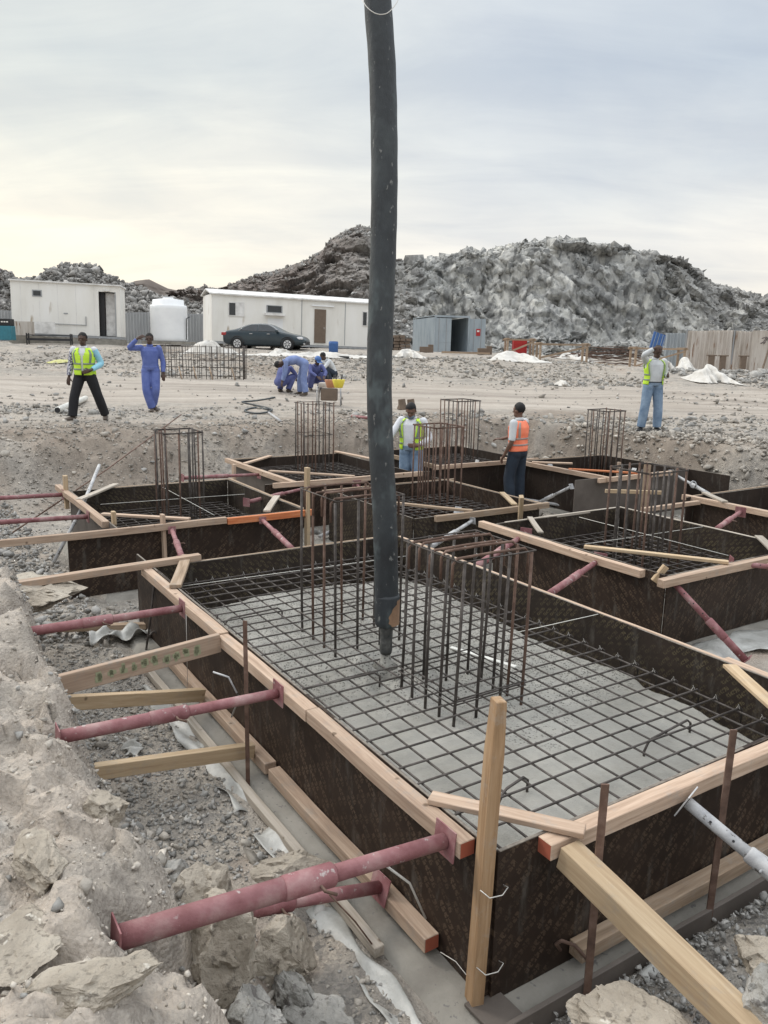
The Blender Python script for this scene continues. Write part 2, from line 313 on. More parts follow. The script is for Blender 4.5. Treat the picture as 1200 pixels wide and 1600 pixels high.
Mt = dict(
 ground=ground_material(),
 ply=ply_material('film_faced_plywood_printed', (.026, .016, .011), (.105, .072, .048), .8, scl=1.45),
 ply_in=ply_material('film_faced_plywood_inner_face', (.024, .017, .013), (.105, .085, .05), .9, tilt=-48, scl=1.1),
 ply_far=ply_material('film_faced_plywood_worn', (.024, .016, .012), (.06, .045, .032), .5),
 ply_grey=mat('film_faced_plywood_dusty', [(.075, .062, .052), (.13, .11, .095)], 3, .7, .2, rand=.1, detail=8),
 edge=mat('plywood_edge_dirty', [(.12, .10, .085), (.26, .23, .19)], 30, .85, .3),
 pine=wood_material('pine_beam', (.31, .215, .155), (.47, .345, .255), (.60, .465, .355), .65),
 pine_y=wood_material('pine_beam_fresh', (.37, .26, .16), (.50, .375, .24), (.60, .475, .325), .5),
 pine_old=wood_material('pine_beam_weathered', (.21, .15, .10), (.34, .25, .175), (.46, .36, .27), .6),
 pine_brown=wood_material('pine_post_brown', (.22, .135, .07), (.34, .22, .125), (.43, .30, .185), .5),
 pine_grey=wood_material('board_grey', (.30, .26, .21), (.42, .37, .31), (.52, .47, .41), .5),
 redend=flat('red_end_paint', (.34, .09, .05), .85),
 orange=wood_material('pine_beam_orange_painted', (.36, .10, .04), (.50, .17, .07), (.56, .28, .15), .4),
 prop=mat('red_primer_prop', [(.17, .055, .058), (.265, .115, .12), (.36, .225, .215)], 7, .68, .3, 60, speck=((.42, .36, .34), 26, .64, .08), rand=.10),
 propgrey=mat('galvanised_prop', [(.28, .28, .29), (.44, .44, .44), (.55, .54, .53)], 9, .6, .3, 60, speck=((.12, .11, .10), 22, .60, .05), rand=.08),
 rebar=mat('rebar_steel', [(.04, .034, .03), (.085, .072, .064), (.14, .125, .115)], 14, .65, .3, 90, metal=.35, rand=.12),
 rust=mat('rusty_rebar', [(.08, .048, .036), (.14, .085, .062), (.21, .14, .11)], 12, .8, .3, 90, metal=.15, rand=.15),
 wire=flat('tie_wire', (.60, .58, .54), .45, .3),
 string=flat('white_string', (.72, .70, .64), .8),
 hose=mat('rubber_hose', [(.016, .019, .022), (.03, .036, .041), (.055, .066, .07)], 5, .55, .6, 30, speck=[((.075, .095, .10), 7, .55, .12), ((.17, .175, .17), 26, .645, .05)], stretch=(1, 1, .55), detail=9),
 hose_tan=mat('worn_hose_end', [(.20, .12, .07), (.34, .21, .13)], 10, .8, .3),
 concrete=None, nozzle=mat('dusty_rubber_nozzle', [(.03, .032, .032), (.075, .075, .07), (.15, .148, .14)], 16, .8, .5, 60),
 blinding=mat('lean_concrete', [(.17, .155, .135), (.25, .235, .205), (.32, .30, .265)], 3, .92, .6, 25, speck=((.16, .15, .14), 28, .64, .05), coord='World'),
 poly=mat('polythene_sheet', [(.30, .295, .27), (.50, .50, .475)], 7, .42, 1.0, 12),
 white=mat('painted_cabin_wall', [(.66, .64, .59), (.76, .745, .70), (.80, .79, .76)], .9, .7, .1, stretch=(1, 1, .25), speck=((.42, .36, .28), 1.6, .66, .1)),
 whiteroof=mat('cabin_roof_edge', [(.52, .51, .49), (.80, .79, .77)], 3, .6, .1),
 tank=mat('white_plastic_tank', [(.74, .75, .76), (.84, .85, .85)], 1.2, .45, .05),
 dark=flat('dark_opening', (.02, .02, .022), .6),
 glass=flat('dark_window_glass', (.03, .035, .04), .12),
 black=flat('black_plastic', (.012, .012, .013), .6),
 steelblk=flat('black_steel', (.02, .02, .022), .6),
 cont=mat('container_paint', [(.24, .28, .31), (.31, .355, .385), (.36, .40, .42)], 2, .6, .1, stretch=(1, 1, .3)),
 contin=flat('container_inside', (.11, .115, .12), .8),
 hoard=mat('weathered_tin_hoarding', [(.34, .295, .25), (.48, .435, .385), (.56, .52, .475)], 2.0, .75, .1, stretch=(2.5, 2.5, .3), speck=((.22, .13, .08), 3, .60, .1)),
 hoardg=mat('grey_tin_hoarding', [(.27, .30, .32), (.42, .45, .46)], 2.0, .7, .1, stretch=(2.5, 2.5, .3)),
 fence=mat('grey_tin_fence', [(.26, .27, .28), (.36, .37, .375)], 1.5, .7, .1, stretch=(2, 2, .3)),
 carpaint=mat('dark_teal_car_paint', [(.012, .024, .032), (.02, .036, .045)], 2, .22, 0, spec=.6),
 tyre=flat('tyre_rubber', (.015, .015, .016), .85), rim=flat('alloy_rim', (.62, .63, .64), .35, .6), chrome=flat('chrome_trim', (.6, .6, .6), .25, .7),
 lampred=flat('tail_lamp', (.35, .03, .03), .3), lampclr=flat('head_lamp', (.7, .7, .72), .15),
 sheet=mat('white_sheet', [(.48, .455, .41), (.66, .64, .60)], 4, .75, .6, 6),
 skin=mat('dark_brown_skin', [(.055, .03, .021), (.085, .047, .032)], 18, .55, .1), skin2=mat('brown_skin', [(.13, .07, .048), (.18, .10, .07)], 18, .55, .1),
 hair=flat('black_hair', (.008, .007, .007), .75), eyes=flat('eye_dark', (.02, .015, .012), .3),
 vest=mat('lime_vest', [(.50, .78, .04), (.62, .90, .07)], 9, .75, .3, 14), vesto=mat('orange_vest', [(.92, .20, .10), (1.0, .30, .17)], 9, .75, .3, 14),
 band=flat('reflective_band', (.22, .26, .22), .4), bando=flat('reflective_band_grey', (.36, .30, .27), .4),
 shirtw=mat('white_shirt', [(.62, .63, .66), (.74, .75, .78)], 9, .85, .4, 13), shirtg=mat('pale_grey_shirt', [(.50, .52, .53), (.62, .64, .65)], 9, .85, .4, 13),
 cyan=flat('light_blue_sleeve', (.30, .60, .74), .8),
 check=mat('checked_shirt', [(.05, .05, .12), (.62, .62, .66)], 34, .85, .2, pos=(.45, .55)),
 jeans=mat('blue_jeans', [(.085, .145, .235), (.19, .27, .38), (.27, .36, .47)], 5, .85, .4, 13), jeansd=mat('dark_navy_trousers', [(.012, .018, .03), (.022, .035, .055)], 7, .85, .3, 13),
 blackcl=mat('black_trousers', [(.008, .008, .01), (.015, .015, .018)], 7, .85, .3, 13),
 cover=mat('blue_coverall', [(.075, .11, .33), (.14, .185, .44)], 7, .85, .5, 12), coverd=mat('faded_blue_coverall', [(.13, .18, .36), (.22, .28, .48)], 7, .85, .5, 12), coverp=mat('dark_blue_coverall', [(.07, .085, .22), (.13, .15, .33)], 7, .85, .5, 12),
 shoe=flat('brown_shoe', (.09, .07, .055), .7), mask=flat('cloth_mask', (.15, .19, .23), .8),
 blue=flat('blue_plastic', (.05, .13, .34), .6), teal=flat('teal_plastic', (.03, .17, .22), .5), yellow=flat('yellow_plastic', (.68, .56, .06), .6), orangep=flat('orange_plastic', (.42, .19, .10), .6),
 red=flat('red_paint', (.40, .02, .02), .6), greenink=flat('green_stencil', (.31, .32, .20), .9), darkink=flat('dark_marker', (.10, .08, .09), .9),
 pvc=flat('white_pvc', (.66, .65, .60), .5), brick=flat('stacked_block', (.16, .12, .09), .9),
 yellowdust=mat('yellow_net', [(.46, .45, .15), (.56, .54, .28)], 20, .9, .5),
 rubbled=rock_material('quarry_spoil', [(.15, .145, .135), (.25, .24, .225), (.36, .35, .33)], 2.0, island=.6),
 rubble=rock_material('quarry_rubble', [(.20, .195, .185), (.32, .315, .30), (.44, .43, .41)], 2.0, island=.45),
 stone=mat('crushed_stone', [(.26, .24, .21), (.35, .32, .28), (.43, .395, .345)], 6, .92, 1, 40, coord='World', island=.38, spec=.2),
 stonep=mat('pale_chips', [(.38, .345, .30), (.50, .455, .395), (.58, .53, .46)], 6, .92, 1, 40, coord='World', island=.30, spec=.2),
 stoneg=mat('grey_crushed_stone', [(.24, .232, .215), (.33, .32, .30), (.42, .405, .375)], 8, .92, 1, 40, coord='World', island=.34, spec=.2),
 boulder=mat('pale_rock', [(.26, .225, .18), (.38, .335, .275), (.47, .425, .355)], 3.5, .94, 2, 22, speck=[((.19, .165, .135), 24, .58, .08), ((.56, .52, .45), 18, .64, .08)], detail=9, spec=.2),
 boulderg=mat('grey_rock', [(.20, .195, .18), (.31, .30, .275), (.42, .405, .375)], 3.5, .94, 2, 22, speck=[((.15, .14, .13), 20, .58, .08)], detail=9, spec=.2),
)
# ------------------------------------------------------------------ object helpers
def tag(o, label=None, cat=None, group=None, kind=None):
    if label: o['label'] = label
    if cat: o['category'] = cat
    if group: o['group'] = group
    if kind: o['kind'] = kind
    return o
def empty(name, loc, label, cat, group=None, rz=0):
    o = bpy.data.objects.new(name, None); col.objects.link(o); o.location = loc; o.rotation_euler = (0, 0, rz); o.empty_display_size = .1
    return tag(o, label, cat, group)
def link(name, me, m, parent=None, smooth=False, mtx=None):
    o = bpy.data.objects.new(name, me); col.objects.link(o)
    for q in (m if isinstance(m, (list, tuple)) else [m]): me.materials.append(q)
    if smooth: me.polygons.foreach_set('use_smooth', [True] * len(me.polygons))
    if parent is not None:
        o.parent = parent
        base = world_of(parent)
        o.matrix_basis = base.inverted() @ (mtx if mtx is not None else Matrix.Identity(4))
    elif mtx is not None: o.matrix_basis = mtx
    return o
def world_of(o):
    return world_of(o.parent) @ o.matrix_basis if o.parent else o.matrix_basis.copy()
def me_from(name, vs, fs):
    me = bpy.data.meshes.new(name); me.from_pydata([tuple(v) for v in vs], [], fs); me.update(); return me
def frame(p0, p1, upv=None):
    x = (Vector(p1) - Vector(p0)).normalized(); u = Vector(upv or (0, 0, 1))
    if abs(x.dot(u)) > .98: u = Vector((0, 1, 0)) if upv is None else Vector((1, 0, 0))
    y = u.cross(x).normalized(); z = x.cross(y)
    m = Matrix((x, y, z)).transposed().to_4x4(); m.translation = p0; return m
class MB:
    def __init__(s): s.v, s.f, s.mi = [], [], []
    def box(s, c, d, m=None, mi=0, rz=0):
        c, d = Vector(c), Vector(d); b = len(s.v); r = Matrix.Rotation(rz, 3, 'Z')
        for i in range(8):
            q = Vector(((i & 1) - .5, ((i >> 1) & 1) - .5, ((i >> 2) & 1) - .5)); q = r @ Vector((q.x * d.x, q.y * d.y, q.z * d.z)) + c
            s.v.append(m @ q if m else q)
        for f in ((0, 2, 3, 1), (4, 5, 7, 6), (0, 1, 5, 4), (2, 6, 7, 3), (0, 4, 6, 2), (1, 3, 7, 5)): s.f.append([b + k for k in f]); s.mi.append(mi)
        return s
    def bar(s, p0, p1, w, h, mi=0, upv=None):
        m = frame(p0, p1, upv); l = (Vector(p1) - Vector(p0)).length
        return s.box((l / 2, 0, 0), (l, w, h), m, mi)
    def tube(s, pts, r, n=8, mi=0, cap=True, rs=None, closed=False):
        pts = [Vector(p) for p in pts]; b = len(s.v); k = len(pts); prev = None
        for i, p in enumerate(pts):
            if closed: d = pts[(i + 1) % k] - pts[i - 1]
            else: d = pts[min(i + 1, k - 1)] - pts[max(i - 1, 0)]
            d.normalize()
            if prev is None: y = d.orthogonal().normalized()
            else: y = (prev - d * prev.dot(d)).normalized()
            prev = y; z = d.cross(y); rr = rs[i] if rs else r
            for j in range(n):
                a = 2 * math.pi * j / n; s.v.append(p + (y * math.cos(a) + z * math.sin(a)) * rr)
        for i in range(k if closed else k - 1):
            for j in range(n):
                a, c = b + i * n, b + ((i + 1) % k) * n
                s.f.append([a + j, a + (j + 1) % n, c + (j + 1) % n, c + j]); s.mi.append(mi)
        if cap and not closed:
            s.f.append([b + j for j in range(n)][::-1]); s.f.append([b + (k - 1) * n + j for j in range(n)]); s.mi += [mi, mi]
        return s
    def build(s, name, m, parent=None, smooth=False, bevel=0, mtx=None, origin=None, label=None):
        org = origin if origin is not None else (Vector((0, 0, 0)) if mtx is not None else (world_of(parent).translation if parent is not None else Vector((0, 0, 0))))
        me = me_from(name, [v - org for v in s.v], s.f)
        me.polygons.foreach_set('material_index', s.mi)
        if bevel:
            bm = bmesh.new(); bm.from_mesh(me); bmesh.ops.bevel(bm, geom=bm.edges[:], offset=bevel, segments=2, affect='EDGES', profile=.6, clamp_overlap=True); bm.to_mesh(me); bm.free()
        bm = bmesh.new(); bm.from_mesh(me); bmesh.ops.recalc_face_normals(bm, faces=bm.faces[:]); bm.to_mesh(me); bm.free()
        mm = mtx if mtx is not None else Matrix.Translation(org)
        o = link(name, me, m, parent, smooth, mm)
        if label: o['label'] = label
        return o
def beam(name, p0, p1, w, h, m, parent=None, upv=None, ends=None, label=None, cat=None, group=None, wob=.0025, bevel=.003, taper=None):
    """a sawn timber or panel, modelled along its own local X, slightly crooked"""
    p0, p1 = Vector(p0), Vector(p1); l = (p1 - p0).length; n = max(2, min(14, int(l / .25) + 1))
    vs, fs, mi = [], [], []
    ph = random.random() * 50
    for i in range(n + 1):
        x = l * i / n; dy = wob * math.sin(ph + x * 3.1) + wob * .6 * math.sin(ph * 2 + x * 7); dz = wob * math.sin(ph * 3 + x * 2.3)
        k = 1 if taper is None or i < n else taper
        for (a, b) in ((-1, -1), (1, -1), (1, 1), (-1, 1)):
            vs.append((x, a * w / 2 * k + dy, b * h / 2 * k + dz))
    for i in range(n):
        for j in range(4):
            fs.append([i * 4 + j, i * 4 + (j + 1) % 4, i * 4 + 4 + (j + 1) % 4, i * 4 + 4 + j]); mi.append(0)
    fs.append([3, 2, 1, 0]); fs.append([n * 4 + k for k in range(4)])
    mi += [1 if ends and ends[0] else 0, 1 if ends and ends[1] else 0]
    me = me_from(name, vs, fs); me.polygons.foreach_set('material_index', mi)
    if bevel and l < 60:
        bm = bmesh.new(); bm.from_mesh(me)
        ed = [e_ for e_ in bm.edges if len(e_.link_faces) == 2 and e_.calc_face_angle(0) > .8]
        bmesh.ops.bevel(bm, geom=ed, offset=bevel, segments=1, affect='EDGES'); bmesh.ops.recalc_face_normals(bm, faces=bm.faces[:]); bm.to_mesh(me); bm.free()
    o = link(name, me, [m, Mt['redend']], parent, False, frame(p0, p1, upv))
    return tag(o, label, cat, group)
def rod(name, pts, r, m, parent=None, n=8, label=None, cat=None, group=None, smooth=True):
    org = Vector(pts[0]) if parent is None else None
    o = MB().tube(pts, r, n).build(name, m, parent, smooth, origin=org)
    return tag(o, label, cat, group)
def top_z(x, y, py):     # height at which a plumb line through x,y reaches image row py
    lo, hi = -2.0, 8.0
    for _ in range(40):
        z = (lo + hi) / 2; d = Vector((x, y, z)) - EYE; Y = 800 - FPX * d.dot(up) / d.dot(fw)
        if Y > py: lo = z
        else: hi = z
    return z
# ================================================================== TERRAIN
FOOT = [(0, 4.45, 0, 2.45), (2.15, 4.4, 3.75, 5.75), (6.05, 8.4, .1, 2.2), (7.8, 10.2, 3.0, 5.0), (5.05, 7.0, 3.1, 5.0), (8.2, 10.2, 5.8, 7.7), (6.15, 8.0, 7.45, 9.4), (2.6, 4.45, 7.3, 9.4)]
FLOOR = -1.06
def terrain(x, y, detail=True):
    x = np.asarray(x, float); y = np.asarray(y, float)
    u = (x - O2.x) * E1.x + (y - O2.y) * E1.y; v = (x - O2.x) * E2.x + (y - O2.y) * E2.y
    # plain, climbing towards the cabins
    pl = .35 * sst(19, 26, y) + .65 * sst(26, 36, y) + .3 * sst(36, 48, y)
    pl = pl - .006 * np.clip(x, -60, 60) * sst(20, 45, y)
    pl = pl + .06 * fbm(x * .25, y * .25, 0, 3, 5) * sst(4, 14, np.hypot(x, y))
    # bank of broken ground half way up the slope, heaps at its top
    pl = pl + .10 * sst(30, 33, y) * sst(38, 34, y) * fbm(x * .8, y * .8, 0, 4, 9)
    pl = pl + .10 * np.exp(-((x - 17) / 5.5) ** 2 - ((y - 33) / 3.0) ** 2) * (1 + .4 * fbm(x * 1.2, y * 1.2, 0, 3, 3))
    pl = pl - .42 * sst(9, 15, x) * sst(31, 37, y) * sst(62, 50, y)
    pl = pl + .30 * np.exp(-((x + 17) / 3.5) ** 2 - ((y - 36) / 2.0) ** 2)
    wb = fbm(u * .9, v * .9, 0, 4, 21)
    # sides of the excavation
    nb_ = sst(2.3, .7, u)                                            # nearer the camera the bank is a ragged slope
    vb = .98 - .42 * nb_ + .06 * wb + 1.75 * sst(4.2, 7.4, u)           # left bank foot
    wd = .26 + .55 * nb_ + .14 * fbm(u * 1.7, 3, 0, 2, 8) + 2.4 * sst(4.6, 8.0, u)
    topL = -.25 + .28 * sst(1.25, 2.8, -v) + .07 * fbm(x * 1.3, y * 1.3, 0, 3, 31)
    topL = topL * sst(9, 5.5, u) + pl * sst(5.5, 9, u)
    zl = FLOOR + (topL - FLOOR) * sst(0, 1, (-v - vb) / wd)
    for (pu, pw, pd) in ((.19, .13, .26), (1.75, .10, .30), (3.42, .10, .26), (2.6, .12, .28)): zl = zl - pd * np.exp(-((u - pu) / pw) ** 2) * sst(-1.46, -1.30, v) * sst(.9, 1.1, -v)
    ub = 10.5 + .25 * wb; zb = FLOOR + (pl - FLOOR) * sst(0, 1, (u - ub) / (2.6 - 1.4 * sst(2, 6, v)))
    vr = 9.75 + .2 * wb; zr = FLOOR + (pl - .02 - FLOOR) * sst(0, 1, (v - vr) / .8)
    uf = .40 + .10 * wb; zf = FLOOR + (-.60 - FLOOR) * (sst(0, 1.5, -u - uf) + .22 * sst(-.08, .12, -u - .26)) * sst(.2, .9, v) + (.60) * sst(1.75, 2.4, -u)
    z = np.maximum.reduce([zl, zb, zr, zf])
    z = np.minimum(z, np.where(z > pl, np.maximum(pl, topL), z))
    inp = np.clip((pl - z) / .9, 0, 1)
    if detail:
        dist = np.hypot(x, y)
        nr = sst(40, 10, dist)
        side = np.clip(1 - np.abs(inp - .5) * 2, 0, 1)
        bankn = sst(9, 6, u) * sst(.85, 1.3, -v)
        z = z + side * nr * (.10 * facet(x * 3.2, y * 3.2, z * 3.2, 3, 1.2) + .05 * fbm(x * 7, y * 7, z * 7, 3, 14))
        z = z + bankn * nr * (.05 * facet(x * 3.1 + 9, y * 2.1, 0, 7, 1.5) + .028 * facet(x * 9, y * 9, 0, 9, 1.6) * sst(-.2, .5, fbm(x * 1.3, y * 1.3, 0, 3, 51)) + .010 * facet(x * 24, y * 24, 0, 19, 1.5) + .010 * fbm(x * 18, y * 18, 0, 4, 44, .65))
        z = z + nr * (.012 * fbm(x * 4, y * 4, 0, 4, 2, .6) + .006 * fbm(x * 22, y * 22, 0, 3, 12)) 
        z = z + (1 - nr) * .03 * fbm(x * 1.5, y * 1.5, 0, 4, 6)
    # flat seat under every footing and its blinding
    for (u0, u1, v0, v1) in FOOT:
        dd = np.maximum.reduce([u0 - u, u - u1, v0 - v, v - v1])
        k = sst(.30, .21, dd); z = z * (1 - k) + np.minimum(z, FLOOR - .03) * k
    # hole left between the boulders in the near left corner
    return z
def tz(x, y): return float(terrain(np.array([x]), np.array([y]))[0])
def axis(segs):
    a = []
    for (s, e_, d) in segs: a += list(np.arange(s, e_ - 1e-9, d))
    return a
pos_x = axis([(0, 2.2, .03), (2.2, 5, .05), (5, 12, .10), (12, 30, .3), (30, 60, 1.0), (60, 200, 8), (200, 900, 70)]) + [900.0]
xs = np.array(sorted(set([-q for q in pos_x] + pos_x)))
ys = np.array(axis([(-400, -20, 40), (-20, 0, 2), (0, 1.2, .15), (1.2, 4.2, .024), (4.2, 9, .05), (9, 20, .10), (20, 40, .2), (40, 60, .7), (60, 200, 8), (200, 1400, 100)]) + [1400.0])
XX, YY = np.meshgrid(xs, ys)
ZZ = terrain(XX, YY)
nx, ny = len(xs), len(ys)
def grid_mesh(name, X, Y, Z):
    ny, nx = X.shape; me = bpy.data.meshes.new(name)
    me.vertices.add(nx * ny); me.vertices.foreach_set('co', np.stack([X, Y, Z], -1).astype(np.float32).ravel())
    i = np.arange(nx * ny).reshape(ny, nx)
    q = np.stack([i[:-1, :-1], i[:-1, 1:], i[1:, 1:], i[1:, :-1]], -1).reshape(-1, 4)
    me.loops.add(q.size); me.loops.foreach_set('vertex_index', q.ravel().astype(np.int32))
    me.polygons.add(len(q)); me.polygons.foreach_set('loop_start', np.arange(0, q.size, 4, dtype=np.int32)); me.polygons.foreach_set('loop_total', np.full(len(q), 4, np.int32))
    me.update(); me.validate(); return me
gme = grid_mesh('ground', XX, YY, ZZ)
UU = (XX - O2.x) * E1.x + (YY - O2.y) * E1.y; VV = (XX - O2.x) * E2.x + (YY - O2.y) * E2.y
pale = sst(.75, 1.15, -VV) * sst(9, 5, UU) * sst(14, 8, YY)                       # pale weathered rock of the near bank
brown = np.maximum(sst(9.3, 9.9, VV) * sst(12.5, 11, VV), sst(10.3, 10.8, UU) * sst(14.5, 12.5, UU)) * sst(-.9, .2, fbm(XX * .7, YY * .7, 0, 4, 91))
damp = (ZZ < -.85) * 1.0
at_ = gme.color_attributes.new('soil', 'FLOAT_COLOR', 'POINT')
at_.data.foreach_set('color', np.stack([pale, brown, damp, np.ones_like(pale)], -1).astype(np.float32).ravel())
g = link('ground', gme, Mt['ground'], smooth=True); tag(g, 'dusty grey and tan gravel ground of the building site', 'ground', kind='structure')

# ---- rocks -------------------------------------------------------
def rock_proto(sub, seed, flatn=.7, cuts=7, amp=.1):
    rg = random.Random(seed); bm = bmesh.new(); bmesh.ops.create_icosphere(bm, subdivisions=sub, radius=1)
    for k in range(cuts):
        n = Vector((rg.gauss(0, 1), rg.gauss(0, 1), rg.gauss(0, 1))).normalized(); d = rg.uniform(.45, .8)
        for v in bm.verts:
            s_ = v.co.dot(n)
            if s_ > d: v.co -= n * (s_ - d)
    sx, sy, sz_ = rg.uniform(.75, 1.25), rg.uniform(.7, 1.1), rg.uniform(.5, .9) * flatn / .7
    for v in bm.verts: v.co = Vector((v.co.x * sx, v.co.y * sy, v.co.z * sz_))
    if amp and sub > 2:
        c = np.array([v.co for v in bm.verts]); o_ = seed * 3.7
        d = amp * (facet(c[:, 0] * 2.2 + o_, c[:, 1] * 2.2, c[:, 2] * 2.2, seed, 1.2) + .35 * fbm(c[:, 0] * 5 + o_, c[:, 1] * 5, c[:, 2] * 5, 4, seed, .6))
        for v, dd in zip(bm.verts, d): v.co += v.co.normalized() * float(dd)
    vs = np.array([v.co[:] for v in bm.verts]); fs = np.array([[v.index for v in f.verts] for f in bm.faces]); bm.free(); return vs, fs
def chip_proto(seed):
    rg = random.Random(seed + 500); bm = bmesh.new()
    fl = rg.uniform(.35, .8); el = rg.uniform(.9, 1.35)
    for k in range(rg.randint(8, 12)):
        n = Vector((rg.gauss(0, 1), rg.gauss(0, 1), rg.gauss(0, 1))).normalized() * rg.uniform(.75, 1.1)
        bm.verts.new((n.x * el, n.y * .85, n.z * fl))
    r = bmesh.ops.convex_hull(bm, input=bm.verts[:])
    bmesh.ops.delete(bm, geom=[v for v in bm.verts if not v.link_faces], context='VERTS')
    bmesh.ops.triangulate(bm, faces=bm.faces[:]); bm.verts.index_update()
    vs = np.array([v.co[:] for v in bm.verts]); fs = np.array([[v.index for v in f.verts] for f in bm.faces]); bm.free(); return vs, fs
protos = [chip_proto(k) for k in range(22)]
def scatter(name, X, Y, Z, S, m, sink=.25, tiltamt=.5):
    n = len(X); V, F = [], []; base = 0
    which = rng.integers(0, len(protos), n)
    for k, (pv, pf) in enumerate(protos):
        idx = np.where(which == k)[0]
        if not len(idx): continue
        a = rng.uniform(0, 6.283, len(idx)); b = rng.normal(0, tiltamt, len(idx)); c = rng.normal(0, tiltamt, len(idx))
        ca, sa, cb, sb, cc_, sc_ = np.cos(a), np.sin(a), np.cos(b), np.sin(b), np.cos(c), np.sin(c)
        Rz = np.zeros((len(idx), 3, 3)); Rz[:, 0, 0] = ca; Rz[:, 0, 1] = -sa; Rz[:, 1, 0] = sa; Rz[:, 1, 1] = ca; Rz[:, 2, 2] = 1
        Rx = np.zeros_like(Rz); Rx[:, 0, 0] = 1; Rx[:, 1, 1] = cb; Rx[:, 1, 2] = -sb; Rx[:, 2, 1] = sb; Rx[:, 2, 2] = cb
        Ry = np.zeros_like(Rz); Ry[:, 1, 1] = 1; Ry[:, 0, 0] = cc_; Ry[:, 0, 2] = sc_; Ry[:, 2, 0] = -sc_; Ry[:, 2, 2] = cc_
        T = Rz @ Rx @ Ry
        P_ = np.einsum('nij,vj->nvi', T, pv) * S[idx][:, None, None]
        P_ += np.stack([X[idx], Y[idx], Z[idx] + S[idx] * (.5 - sink)], -1)[:, None, :]
        V.append(P_.reshape(-1, 3)); ff = pf[None] + (np.arange(len(idx)) * len(pv))[:, None, None] + base
        F.append(ff.reshape(-1, 3)); base += len(idx) * len(pv)
    V = np.concatenate(V); F = np.concatenate(F)
    me = bpy.data.meshes.new(name); me.vertices.add(len(V)); me.vertices.foreach_set('co', V.astype(np.float32).ravel())
    me.loops.add(F.size); me.loops.foreach_set('vertex_index', F.ravel().astype(np.int32)); me.polygons.add(len(F))
    me.polygons.foreach_set('loop_start', np.arange(0, F.size, 3, dtype=np.int32)); me.polygons.foreach_set('loop_total', np.full(len(F), 3, np.int32)); me.update()
    return link(name, me, m)
def keep_mask(x, y, pad=.30):
    u = (x - O2.x) * E1.x + (y - O2.y) * E1.y; v = (x - O2.x) * E2.x + (y - O2.y) * E2.y
    k = np.ones(len(x), bool)
    for (u0, u1, v0, v1) in FOOT: k &= ~((u > u0 - pad) & (u < u1 + pad) & (v > v0 - pad) & (v < v1 + pad))
    return k, u, v
def polar(n, r0, r1, half=R(33), p=1.0):
    a = rng.uniform(-half, half, n); r = r0 * (r1 / r0) ** (rng.uniform(0, 1, n) ** p)
    return r * np.sin(a), r * np.cos(a), r
# 1) general gravel over the plain, clustered
x, y, r = polar(95000, 1.9, 42, p=.8)
k, u, v = keep_mask(x, y)
dens = .5 + .5 * fbm(x * .35, y * .35, 0, 4, 71) * 1.6
near_bank = (v < -1.15) & (u < 6)
track = (y + 3.5 > 22.5) & (y + 3.5 < 30)
dens = np.where(near_bank, dens * .15, dens); dens = np.where(track, dens * .22, dens)
dens = np.clip(dens, 0, 1) ** 1.6
inpit = terrain(x, y, False) < -.85

dens = np.where(inpit & (u < -.3) & (v < .0), dens * .25, dens)
k &= rng.uniform(0, 1, len(x)) < dens
x, y, r, u = x[k], y[k], r[k], u[k]
s = (.0045 + .0011 * r) * rng.lognormal(0, .6, len(x)); s = np.clip(s, .003, .13)
z = terrain(x, y)
half_ = rng.uniform(0, 1, len(x)) < .5
tag(scatter('gravel', x[half_], y[half_], z[half_], s[half_], Mt['stone']), 'loose tan and grey gravel strewn over the ground', 'gravel', kind='stuff')
tag(scatter('crushed_stone', x[~half_], y[~half_], z[~half_], s[~half_], Mt['stoneg']), 'grey crushed stone strewn over the ground', 'gravel', kind='stuff')
# 2) dense heaps: beside the front formwork, left rubble slope, right bank, behind the white bag
def heap(n, fu, size, name, m, label, sink=.25, lift=0.0):
    x, y = fu(n); k, u, v = keep_mask(x, y, .20); k &= (u < 0) | (v > -.0) | (v < -.33) | (u > 4.6); x, y = x[k], y[k]; z = terrain(x, y) + lift * rng.uniform(0, 1, len(x))
    s = size * rng.lognormal(0, .45, len(x)); s = np.clip(s, size * .35, size * 3)
    tag(scatter(name, x, y, z, s, m, sink), label, 'rubble', kind='stuff')
def uvbox(u0, u1, v0, v1):
    def f(n):
        u = rng.uniform(u0, u1, n); v = rng.uniform(v0, v1, n)
        return O2.x + E1.x * u + E2.x * v, O2.y + E1.y * u + E2.y * v
    return f
def xybox(x0, x1, y0, y1):
    return lambda n: (rng.uniform(x0, x1, n), rng.uniform(y0, y1, n))
heap(9000, uvbox(-1.7, -.20, .15, 4.0), .0115, 'crushed_stone', Mt['stoneg'], 'grey crushed stone heaped beside the near formwork', lift=.05)
heap(3200, uvbox(1.2, 4.6, -1.15, -.3), .010, 'crushed_stone', Mt['stoneg'], 'grey stone chips in the trench left of the main formwork')
heap(14000, uvbox(-2.2, 5, -3.2, -1.05), .0045, 'rock_chips', Mt['stonep'], 'small pale chips lying on the near left bank')
heap(1500, uvbox(-1.8, 3.4, -2.2, -.55), .013, 'rock_chips', Mt['stonep'], 'pale broken lumps on the near left bank')
heap(5200, uvbox(4.6, 11, -3.8, -.3), .026, 'crushed_stone', Mt['stoneg'], 'broken grey stone on the slope left of the far formwork', lift=.05)
heap(650, uvbox(6.5, 12.5, -4.8, -1.3), .075, 'broken_rock', Mt['stoneg'], 'larger broken rock on the slope at the left edge', lift=.05)
heap(5000, uvbox(10.4, 13, -1, 7.5), .018, 'crushed_stone', Mt['stone'], 'small tan stone on the slope behind the pit')
heap(2600, uvbox(3.0, 10, 9.7, 12.0), .038, 'broken_rock', Mt['stone'], 'broken tan rock on the right bank of the pit')
